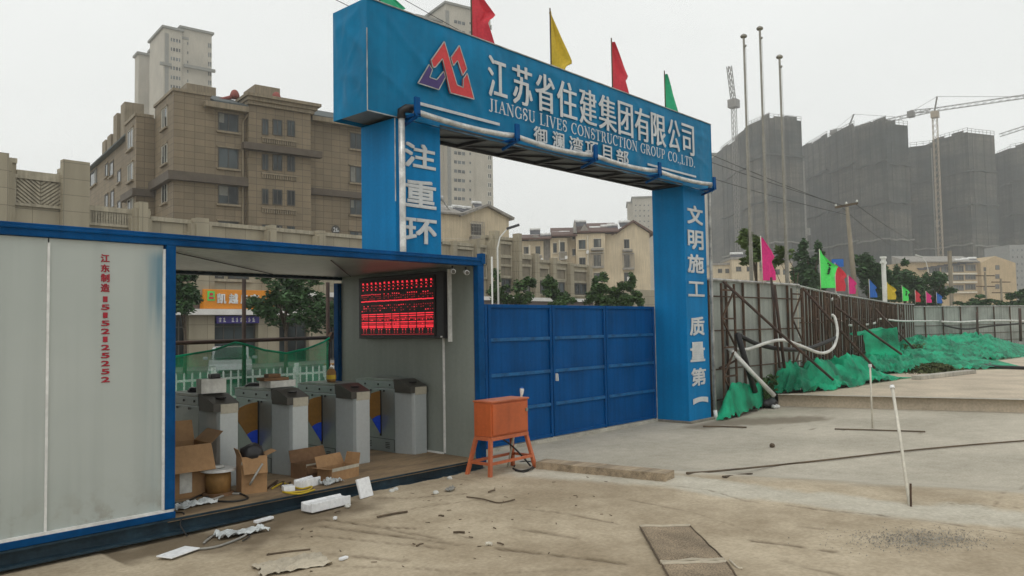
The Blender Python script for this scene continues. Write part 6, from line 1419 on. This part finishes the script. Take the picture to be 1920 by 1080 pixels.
for a_, b_, yt, up in ((970, 1034, 450, 1.7), (1034, 1082, 444, 2.4), (1082, 1160, 437, 2.6)):
    z_ = hzz((a_+b_)/2, yt) + .003; mb = MB(); mb.prof([(-1.3, 0), (-1.3, .25), (6, up), (6, 0)], hx(a_), hx(b_), lambda u, v, s_: (s_, u, z_ + v)); mb.build('roof', 'roof_red', hs)
for px0, px1, py, yb in ((991, 1017, 440, 451), (1086, 1106, 421, 437), (1075, 1082, 412, 438)):
    x0, x1_ = hx(px0), hx(px1); z0, z1 = hzz(px0, yb), hzz(px0, py); mb = MB(); mb.prof([(x0, z0), (x1_, z0), ((x0+x1_)/2, z1)], -.9, 3, lambda u, v, s_: (u, s_, v)); mb.build('dormer', 'house_grey', hs)
for q, y0, c in (((1170, 449, 1180, 466), 0, 2), ((1170, 511, 1181, 529), 0, 2), ((1170, 478, 1181, 502), 0, 2), ((1113, 448, 1127, 464), -.8, 2), ((1113, 512, 1128, 528), -.8, 2), ((1113, 478, 1127, 502), -.8, 2), ((1085, 450, 1098, 467), -.8, 2), ((1086, 483, 1098, 498), -.8, 2), ((1037, 456, 1044, 474), -.3, 1), ((1048, 454, 1059, 472), -.3, 2), ((1037, 484, 1045, 500), -.3, 1), ((982, 463, 991, 476), 0, 2), ((1004, 462, 1013, 477), 0, 2), ((1005, 491, 1014, 500), 0, 2), ((1073, 440, 1078, 449), .8, 1), ((1073, 467, 1079, 479), .8, 1)):
    window(hs, FRONT(y0), *H.rect(*q, y0), cols=c, trim='cream_trim', fr=.14)
for q, y0 in (((1107, 474, 1131, 503), -.8), ((1167, 475, 1188, 506), 0), ((1108, 464, 1131, 470), -.8), ((1167, 466, 1185, 472), 0), ((1048, 473, 1062, 488), -.3), ((1004, 478, 1016, 483), 0)):
    a_, b_, c_, d_ = H.rect(*q, y0); mb = MB(); mb.box(a_, b_, y0 - .9, y0 - .01, c_, c_ + .35)
    if d_ - c_ > 1.2:
        for k in range(10): x = a_ + (b_-a_)*k/9; mb.bar((x, y0-.85, c_+.35), (x, y0-.85, d_), .07)
        mb.box(a_, b_, y0 - .9, y0 - .01, d_ - .12, d_)
    mb.build('balcony', 'house_grey', hs)
for q in ((1176, 519, 1184, 527), (1104, 500, 1111, 507), (1099, 470, 1104, 476), (1059, 480, 1064, 486), (1014, 484, 1018, 489)):
    a_, b_, c_, d_ = H.rect(*q, -.9); boxpart(hs, 'air_conditioner', 'heater_white', a_, b_, -1.3, -.85, c_, d_, .03)
for px, yt, yb in ((993, 460, 500), (1049, 450, 520), (1102, 442, 500)): mb = MB(); mb.tube([(hx(px, -.8), -.95, hzz(px, yt, -.8)), (hx(px, -.8), -.95, 0)], .13, 6); mb.build('drainpipe', 'cream_trim', hs)
for i, (px, py) in enumerate(((1003, 428), (1023, 438), (1031, 437), (1045, 435), (1058, 434), (1089, 413), (1115, 425), (1136, 422), (1148, 420), (1170, 414))):
    q = H.at(px, py, 2.); wp = Vector((q[0], 2.0, 0)); wp.rotate(Matrix.Rotation(H.a, 3, 'Z')); o = heater('solar water heater on the red-brown roof of the long cream house', (H.o.x + wp.x, H.o.y + wp.y, q[1] - 1.2), H.a, 1.1, 'solar heaters on the red-brown roof')

# --- towers under construction wrapped in dark netting
def net_tower(label, segs, bands, rails=True):
    c = A((segs[0][0][0] + segs[-1][1][0])/2, 500, segs[0][0][1]); t = thing('netted_tower', label, 'tower', (c.x, c.y, 0), 0, 'netted towers under construction'); o_ = Vector(t.location)
    for (p0, D0), (p1, D1), yt in segs:
        a_, b_ = A(p0, 500, D0) - o_, A(p1, 500, D1) - o_; z1 = A((p0+p1)/2, yt, (D0+D1)/2).z; bk = Vector((CF.x, CF.y, 0)).normalized()*22
        a_.z = b_.z = 0; mb = MB(); mb.plan([a_, b_, b_ + bk, a_ + bk], 0, z1); mb.build('netting', 'netted', t)
        d = (b_ - a_).normalized(); n_ = Vector((d.y, -d.x, 0))
        for k in range(bands):
            z = z1*(1 - (k + .95)*.2) + 1.2*math.sin(k*2 + p0*.01)
            if z > 6:
                mb = MB(); n8 = 10; prev = None                     # tarpaulin catch deck, sagging between its brackets
                for i in range(n8):
                    pa, pb = a_.lerp(b_, i/n8), a_.lerp(b_, (i+1)/n8); sg = lambda s: .22*math.sin(s*2.3 + k + p0) - .12*(int(s*4) % 2)
                    mb.bar(pa + n_*.5 + Vector((0,0,z + sg(i/n8*5))), pb + n_*.5 + Vector((0,0,z + sg((i+1)/n8*5))), 1.2, .6)
                mb.build('ledge', 'net_band' if k % 3 < 2 else 'net_pale', t)
        mb = MB(); ln = (b_-a_).length; k = max(3, int(ln/2.2))         # scaffold standing above the net
        for i in range(k+1): p = a_.lerp(b_, i/k); mb.bar(p + Vector((0,0,z1)), p + Vector((0,0,z1 + 1.9)), .14)
        for z in (.9, 1.8): mb.bar(a_ + Vector((0,0,z1 + z)), b_ + Vector((0,0,z1 + z)), .12)
        mb.build('roof_scaffold', 'net_pale', t)
        rr = random.Random(int(p0 * 7)); s_ = 0.
        while s_ < ln - 3:                                          # nets rigged to uneven heights along the top
            w1 = rr.uniform(2.5, 7); h1 = rr.choice((0, 0, .5, .9, 1.6)); e_ = min(ln, s_ + w1); pa, pb = a_ + d*s_, a_ + d*e_
            if h1: mb = MB(); bk2 = bk.normalized()*rr.uniform(1.5, 8); mb.plan([pa - n_*.1, pb - n_*.1, pb + bk2, pa + bk2], z1 + .002, z1 + h1); mb.build('roof_net', 'netted', t)
            s_ = e_ + .01
        mb = MB()
        for i in range(1, k, 3): p = a_.lerp(b_, i/k) + n_*.2; mb.bar(p, p + Vector((0,0,z1 - .5)), .16)
        mb.build('standard', 'net_band', t)
    return t
net_tower('netted tower under construction behind the three flagpoles', [((1358, 385), (1412, 345), 262), ((1412, 345), (1452, 330), 224), ((1452, 330), (1512, 336), 220)], 4)
net_tower('netted tower under construction behind the utility pole', [((1519, 390), (1560, 365), 262), ((1560, 365), (1612, 340), 244), ((1612, 340), (1672, 322), 232), ((1672, 322), (1713, 326), 230)], 4)
net_tower('netted tower under construction behind the concrete pole and crane mast', [((1716, 350), (1766, 345), 270), ((1766, 345), (1826, 330), 252), ((1826, 330), (1876, 336), 248)], 4)
net_tower('netted tower under construction cut off by the right photo edge', [((1880, 372), (1905, 360), 284), ((1905, 360), (1990, 345), 268)], 4)
T = Fac(A(1330, 290, 430), R(-50)); tower('pale far block between the blue column and the netted towers', T, [(0, T.at(1364, 300)[0], 0, 20, T.at(1345, 289)[1], 'tower_beige')], None)
for i, (px, D, yt, yb_) in enumerate(((1514, 328, 300, 500), (1756, 341, 275, 500))): # hoist masts
    p = A(px, 500, D); h_ = A(px, yt, D).z; t = thing('hoist_mast', ('pale builders hoist on the edge of the tower behind the flagpoles', 'pale builders hoist beside the crane mast')[i], 'hoist', (p.x, p.y, 0), 0, 'builders hoists'); mb = MB()
    for s_ in (-.5, .5): mb.bar((s_, 0, 0), (s_, 0, h_), .25)
    k = 0
    while k*2.2 < h_ - 2.2: mb.bar((-.5 if k % 2 else .5, 0, k*2.2), (.5 if k % 2 else -.5, 0, k*2.2 + 2.2), .18); k += 1
    mb.build('mast', 'net_pale', t); mb = MB(); mb.box(-.9, .9, -1.4, -.3, h_*.55, h_*.55 + 3); mb.build('cage', 'net_pale', t)

# --- tower cranes
def lattice(mb, p, q, w_, bar_, step):
    p, q = Vector(p), Vector(q); t_ = (q-p).normalized(); u = Vector((0,0,1)) if abs(t_.z) < .9 else Vector((1,0,0)); a_ = t_.cross(u).normalized()*w_/2; b_ = a_.cross(t_).normalized()*w_/2
    C4 = [a_+b_, a_-b_, -a_-b_, -a_+b_]
    for c in C4: mb.bar(p+c, q+c, bar_)
    n = int((q-p).length/step)
    for i in range(n):
        s0, s1 = p.lerp(q, i/n), p.lerp(q, (i+1)/n)
        for j in range(4): mb.bar(s0 + C4[(j+i) % 4], s1 + C4[(j+i+1) % 4], bar_*.6)
def crane(label, px, yt, D, jib, cj, apex=None, w_=1.7, cl='crane_pale'):
    b_ = A(px, 590, D); h_ = A(px, yt, D).z; t = thing('tower_crane', label, 'crane', (b_.x, b_.y, 0), 0, 'tower cranes'); o_ = Vector(t.location)
    top = Vector((0, 0, h_)); mb = MB(); lattice(mb, (0,0,0), top, w_, .19, 2.4); mb.build('mast', cl, t)
    J = A(jib[0], jib[1], jib[2]) - o_; mb = MB(); lattice(mb, top + Vector((0,0,.8)), J, 1.3, .15, 2.6); mb.build('jib', 'crane_grey', t)
    K_ = A(cj[0], cj[1], cj[2]) - o_; mb = MB(); lattice(mb, top + Vector((0,0,.8)), K_, 1.3, .15, 2.6); mb.build('counter_jib', 'crane_grey', t)
    mb = MB(); mb.box(K_.x-1.6, K_.x+1.6, K_.y-1.2, K_.y+1.2, K_.z-2.2, K_.z+.2); mb.build('counterweight', 'crane_grey', t)
    mb = MB(); mb.box(-1.5, 1.2, -1.5, 1.2, h_-2.6, h_); mb.build('operator_cab', 'crane_pale', t)
    if apex:
        P_ = A(*apex) - o_; mb = MB(); mb.bar(top, P_, .5); mb.build('apex', 'crane_grey', t)
        mb = MB(); mb.tube([P_, J.lerp(top, .3)], .08, 4); mb.tube([P_, K_], .08, 4); mb.build('tie_bar', 'crane_grey', t)
    return t
crane('tower crane with a long jib reaching past the right photo edge', 1769, 204, 318, (2010, 168, 290), (1708, 210, 335), (1757, 181, 318))
crane('tower crane behind the netted tower, its jib crossing towards the nearer crane', 1601, 242, 365, (1745, 208, 345), (1563, 245, 372), (1601, 214, 365), cl='crane_grey')
crane('tower crane whose jib tip enters at the right edge above the last netted tower', 2040, 205, 350, (1874, 254, 372), (2120, 190, 340), None, cl='crane_grey')
b_ = A(1388, 590, 345); h_ = A(1388, 188, 345).z; t = thing('luffing_crane', 'luffing crane with a steep raised jib left of the flagpoles', 'crane', (b_.x, b_.y, 0), 0, 'tower cranes'); o_ = Vector(t.location)
mb = MB(); lattice(mb, (0,0,20), (0,0,h_), 1.7, .2, 2.4); mb.build('mast', 'crane_grey', t); mb = MB(); lattice(mb, (0,0,h_), A(1367, 124, 345) - o_, 1.6, .3, 2.4); mb.build('jib', 'crane_grey', t)
mb = MB(); mb.box(-2, 2, -2, 2, h_-2, h_+1.6); mb.build('machine_deck', 'crane_grey', t)

# --- low buildings at the right
O = Fac(A(1700, 503, 232), R(-38)); ob_ = bld('ochre_building', 'ochre five-storey building with dark window bands and a gabled right end', 'apartment block', O)
xr = O.at(1832, 490)[0]; xe = O.at(1897, 500)[0]; z0 = O.at(1766, 492)[1]
boxpart(ob_, 'wall', 'ochre', 0, xr, 0, 12, 0, z0); boxpart(ob_, 'wall', 'ochre', xr, xe, -1.5, 12, 0, O.at(1865, 493, -1.5)[1])
zz = O.at(1865, 493, -1.5)[1] + .002; mb = MB(); mb.prof([(xr, zz), (xe, zz), (O.at(1866, 480, -1.5)[0], O.at(1866, 480, -1.5)[1])], -1.499, 12, lambda u, v, s_: (u, s_, v)); mb.build('gable', 'ochre', ob_)
mb = MB(); mb.prof([(-1, 0), (-1, .3), (6, 2.4), (6, 0)], -.5, xr, lambda u, v, s_: (s_, u, z0 + .003 + v)); mb.build('roof', 'house_grey', ob_)
for y0, y1 in ((498, 511), (516, 527), (535, 546)):
    for k in range(4):
        a_ = 1742 + k*22.5; sh = -(k - 1.5)*1.7
        window(ob_, FRONT(), *O.rect(a_, y0 + sh, a_ + 20, y1 + sh), cols=4, glassm='window_far', framem='ochre_dark', fr=.3)
    a_, b_, c_, d_ = O.rect(1742, y1 + 1, 1829, y1 + 4); boxpart(ob_, 'ledge', 'cream_trim', a_, b_, -.8, -.01, c_, d_)
for y0 in (497, 514, 533): window(ob_, FRONT(-1.5), *O.rect(1866, y0, 1874, y0+9, -1.5), cols=2, glassm='window_far', framem='ochre_dark', fr=.25); window(ob_, FRONT(-1.5), *O.rect(1844, y0+4, 1849, y0+12, -1.5), cols=1, glassm='window_far', framem='ochre_dark', fr=.25)
for i in range(9):
    px = 1722 + i*12.5; q = O.at(px, 497 - i*1.7, 1.); wp = Vector((q[0], 1.0, 0)); wp.rotate(Matrix.Rotation(O.a, 3, 'Z')); heater('white solar water heater in the row along the ochre building eaves', (O.o.x + wp.x, O.o.y + wp.y, q[1] - 1.5), O.a, 1.5, 'solar heaters along the ochre eaves')
G_ = Fac(A(1893, 470, 250), R(-44)); gb = bld('grey_building', 'pale grey building with small dark windows at the right photo edge', 'apartment block', G_)
boxpart(gb, 'wall', 'far_grey', 0, G_.at(1960, 480)[0], 0, 12, 0, G_.at(1905, 459)[1])
for r_ in range(6):
    for c in range(4): x_ = 1897 + c*8.5; y_ = 466 + r_*13; window(gb, FRONT(), *G_.rect(x_, y_, x_+4, y_+6), cols=1, glassm='window_far', framem='far_grey', fr=.2)
L_ = Fac(A(1338, 498, 190), R(-50)); lb = bld('low_house', 'low cream houses with flat roofs behind the fence near the flagpoles', 'house', L_)
for x0, x1, yt, y0 in ((1338, 1372, 497, 0), (1372, 1424, 486, -2), (1424, 1446, 507, 0), (1446, 1486, 493, -3), (1486, 1512, 508, 1)):
    boxpart(lb, 'wall', 'cream', L_.at(x0, 505, y0)[0], L_.at(x1, 505, y0)[0], y0, 10, 0, L_.at((x0+x1)/2, yt, y0)[1]); zq = L_.at((x0+x1)/2, yt, y0)[1]; boxpart(lb, 'parapet', 'house_grey', L_.at(x0, 505, y0)[0] - .2, L_.at(x1, 505, y0)[0] + .2, y0 - .3, 9, zq, zq + .5)
for q, y0 in (((1380, 500, 1390, 509), -2), ((1400, 500, 1412, 509), -2), ((1346, 504, 1354, 512), 0), ((1360, 504, 1367, 512), 0), ((1452, 505, 1462, 515), -3), ((1468, 505, 1479, 515), -3)): window(lb, FRONT(y0), *L_.rect(*q, y0), cols=2, glassm='window_far', fr=.2)
for i, px in enumerate((1377, 1384, 1466)): q = L_.at(px, 474 + (i//2)*8, 2.); wp = Vector((q[0], 2., 0)); wp.rotate(Matrix.Rotation(L_.a, 3, 'Z')); heater(('solar heater on the low cream roof, left of a close pair', 'solar heater on the low cream roof, right of a close pair', 'solar heater by itself on the low cream roof behind the right flagpole')[i], (L_.o.x + wp.x, L_.o.y + wp.y, q[1] - 1.3), L_.a, 1.2)

# ------------------------------------------------------------------ street edge seen through the cabin
for i, (x, lab) in enumerate(((5.74, 'rusty scaffold upright behind the second turnstile'), (7.16, 'rusty scaffold upright by the blue rear post'), (3.9, 'rusty scaffold upright behind the grey cabin wall'))):
    mb = MB(); mb.tube([(x, 10.4, 0), (x, 10.4, 2.86)], .03, 8); o = mb.build('scaffold_upright', 'scaffold', sm=True); tag(o, lab, 'scaffold tube', 'scaffold tubes behind the cabin')
mb = MB(); mb.tube([(3.2, 10.34, 1.96), (7.55, 10.34, 2.0)], .028, 8); o = mb.build('scaffold_ledger', 'scaffold', sm=True); tag(o, 'horizontal rusty scaffold tube behind the turnstiles', 'scaffold tube')
mb = MB(); mb.bar((7.12, 10.33, 1.95), (7.2, 10.33, 2.06), .07); o = mb.build('scaffold_clamp', 'steel_rust'); tag(o, 'rusty clamp where the scaffold tubes cross by the rear post', 'clamp')
tops = [(3.6, 1.78), (4.72, 1.80), (5.2, 1.86), (5.55, 1.965), (5.72, 1.93), (6.0, 1.84), (6.35, 1.78), (6.7, 1.84), (7.0, 1.93), (7.12, 1.99)]
def ztop(x):
    for (a_, za1), (b_, zb1) in zip(tops[:-1], tops[1:]):
        if x <= b_: return za1 + (zb1-za1)*(x-a_)/(b_-a_)
    return tops[-1][1]
def nf_(u, v): x = 3.6 + 3.52*u; return (x, 10.30 + .035*math.sin(x*9 + v*2)*(.3 + v) + .05*mnoise.noise((x*2, v*3, 0)), ztop(x)*(1-v) + .45*v)
mb = MB(); mb.grid(80, 24, nf_); nt_ = mb.build('safety_net', 'net_sheer', sm=True); tag(nt_, 'sheer green safety net sagging between scaffold tubes behind the turnstiles', 'safety net')
mb = MB(); mb.tube([tuple(Vector(nf_(i/60, 0)) + Vector((0,-.01,0))) for i in range(61)], .016, 6); o = mb.build('rolled_edge', 'net_green', nt_, sm=True)
fn = thing('picket_fence', 'white picket fence along the street behind the green safety net', 'fence', (14, 20.5, 0))
mb = MB(); mb.box(-12, 26, -.03, .03, .28, .34); mb.build('rail', 'picket', fn); mb = MB(); mb.box(-12, 26, -.03, .03, .80, .86); mb.build('rail', 'picket', fn)
k = 0
for i in range(30):
    x = -6.4 + i*.44
    for dx in (0, .22): mb = MB(); mb.prof([(-.022, .08), (.022, .08), (.022, 1.0), (0, 1.05), (-.022, 1.0)], -.055, -.031, lambda u, v, s_: (x + dx + u, s_, v)); mb.build('picket', 'picket', fn)
for i in range(6): mb = MB(); mb.box(-6.2 + i*2.6, -6.1 + i*2.6, .031, .12, 0, 1.15); mb.build('post', 'picket', fn)
cr_ = thing('parked_car', 'silver car parked nose towards the picket fence beyond the green net', 'car', tuple(A(432, 700, 34))[:2] + (0,), R(-118))
def carp(name, prof, y0, y1, m_, inset=None, bev=.05): mb = MB(); mb.prof(prof, y0, y1, lambda u, v, s_: (u, s_, v)); return mb.build(name, m_, cr_, bev=bev)
body = carp('body', [(-2.1, .3), (2.05, .3), (2.12, .55), (2.0, .78), (1.2, .95), (-2.0, 1.0), (-2.15, .7)], -.86, .86, 'car_silver', bev=.08)
cab = carp('cabin_top', [(1.15, .952), (.35, 1.45), (-1.2, 1.48), (-2.0, 1.002)], -.74, .74, 'car_silver')
mb = MB(); mb.add([(1.16,-.66,.98), (1.16,.66,.98), (.42,.58,1.42), (.42,-.58,1.42)], [(0,1,2,3)]); o = mb.build('windscreen', 'window_dark', cr_); o.location = (.03, 0, .03)
for s_ in (-1, 1):
    mb = MB(); mb.add([(.95, s_*.755, 1.0), (.32, s_*.755, 1.38), (-1.15, s_*.755, 1.40), (-1.75, s_*.755, 1.03)], [(0,1,2,3)]); mb.build('side_window', 'window_dark', cr_)
    mb = MB(); mb.box(1.9, 2.09, s_*.72-.13, s_*.72+.13, .62, .76); mb.build('headlight', 'headlight', cr_, bev=.02)
    mb = MB(); mb.box(.75, .95, s_*.98-.1, s_*.98+.1, .95, 1.08); mb.build('mirror', 'car_silver', cr_, bev=.03)
    for x in (-1.3, 1.3):
        mb = MB(); mb.tube([(x, s_*.70, .31), (x, s_*.88, .31)], .31, 18); wl = mb.build('wheel', 'tyre', cr_); mb = MB(); mb.tube([(x, s_*.881, .31), (x, s_*.89, .31)], .2, 14); mb.build('rim', 'pipe_silver', wl)
mb = MB(); mb.box(2.075, 2.125, -.45, .45, .42, .56); mb.build('grille', 'lid_black', cr_)
mb = MB(); t = thing('parked_scooter', 'white and brown scooter beyond the picket fence by the rear post', 'scooter', tuple(A(630, 690, 30))[:2] + (0,), R(20))
mb = MB(); mb.prof([(-.6,.35), (.1,.35), (.15,.3), (.4,.3), (.5,.95), (.42,.98), (.3,.45), (.1,.5), (0,.75), (-.65,.78)], -.16, .16, lambda u, v, s_: (u, s_, v)); mb.build('scooter_body', 'white_trim', t, bev=.02)
mb = MB(); mb.box(-.6, 0, -.14, .14, .785, .86); mb.build('saddle', 'spool_brown', t, bev=.03)
for x in (-.5, .55): mb = MB(); mb.tube([(x, -.06, .22), (x, .06, .22)], .22, 14); mb.build('wheel', 'tyre', t)
mb = MB(); mb.tube([(.46,0,.95), (.44,-.3,1.08)], .02, 6); mb.tube([(.46,0,.95), (.44,.3,1.08)], .02, 6); mb.build('handlebar', 'black_plastic', t)

# ------------------------------------------------------------------ haze
mb = MB(); mb.box(-850, 1450, -850, 1450, -2, 135); hzo = mb.build('haze', 'dark_joint'); hzo['kind'] = 'stuff'; hzo['label'] = 'thin grey haze over the whole town'
hm = bpy.data.materials.new('haze'); hm.use_nodes = True; t = hm.node_tree; t.nodes.clear(); o = t.nodes.new('ShaderNodeOutputMaterial'); v = t.nodes.new('ShaderNodeVolumePrincipled')
v.inputs['Color'].default_value = (.95, .975, .985, 1); v.inputs['Density'].default_value = .00065; v.inputs['Anisotropy'].default_value = .2
t.links.new(v.outputs[0], o.inputs['Volume']); hzo.data.materials.clear(); hzo.data.materials.append(hm)
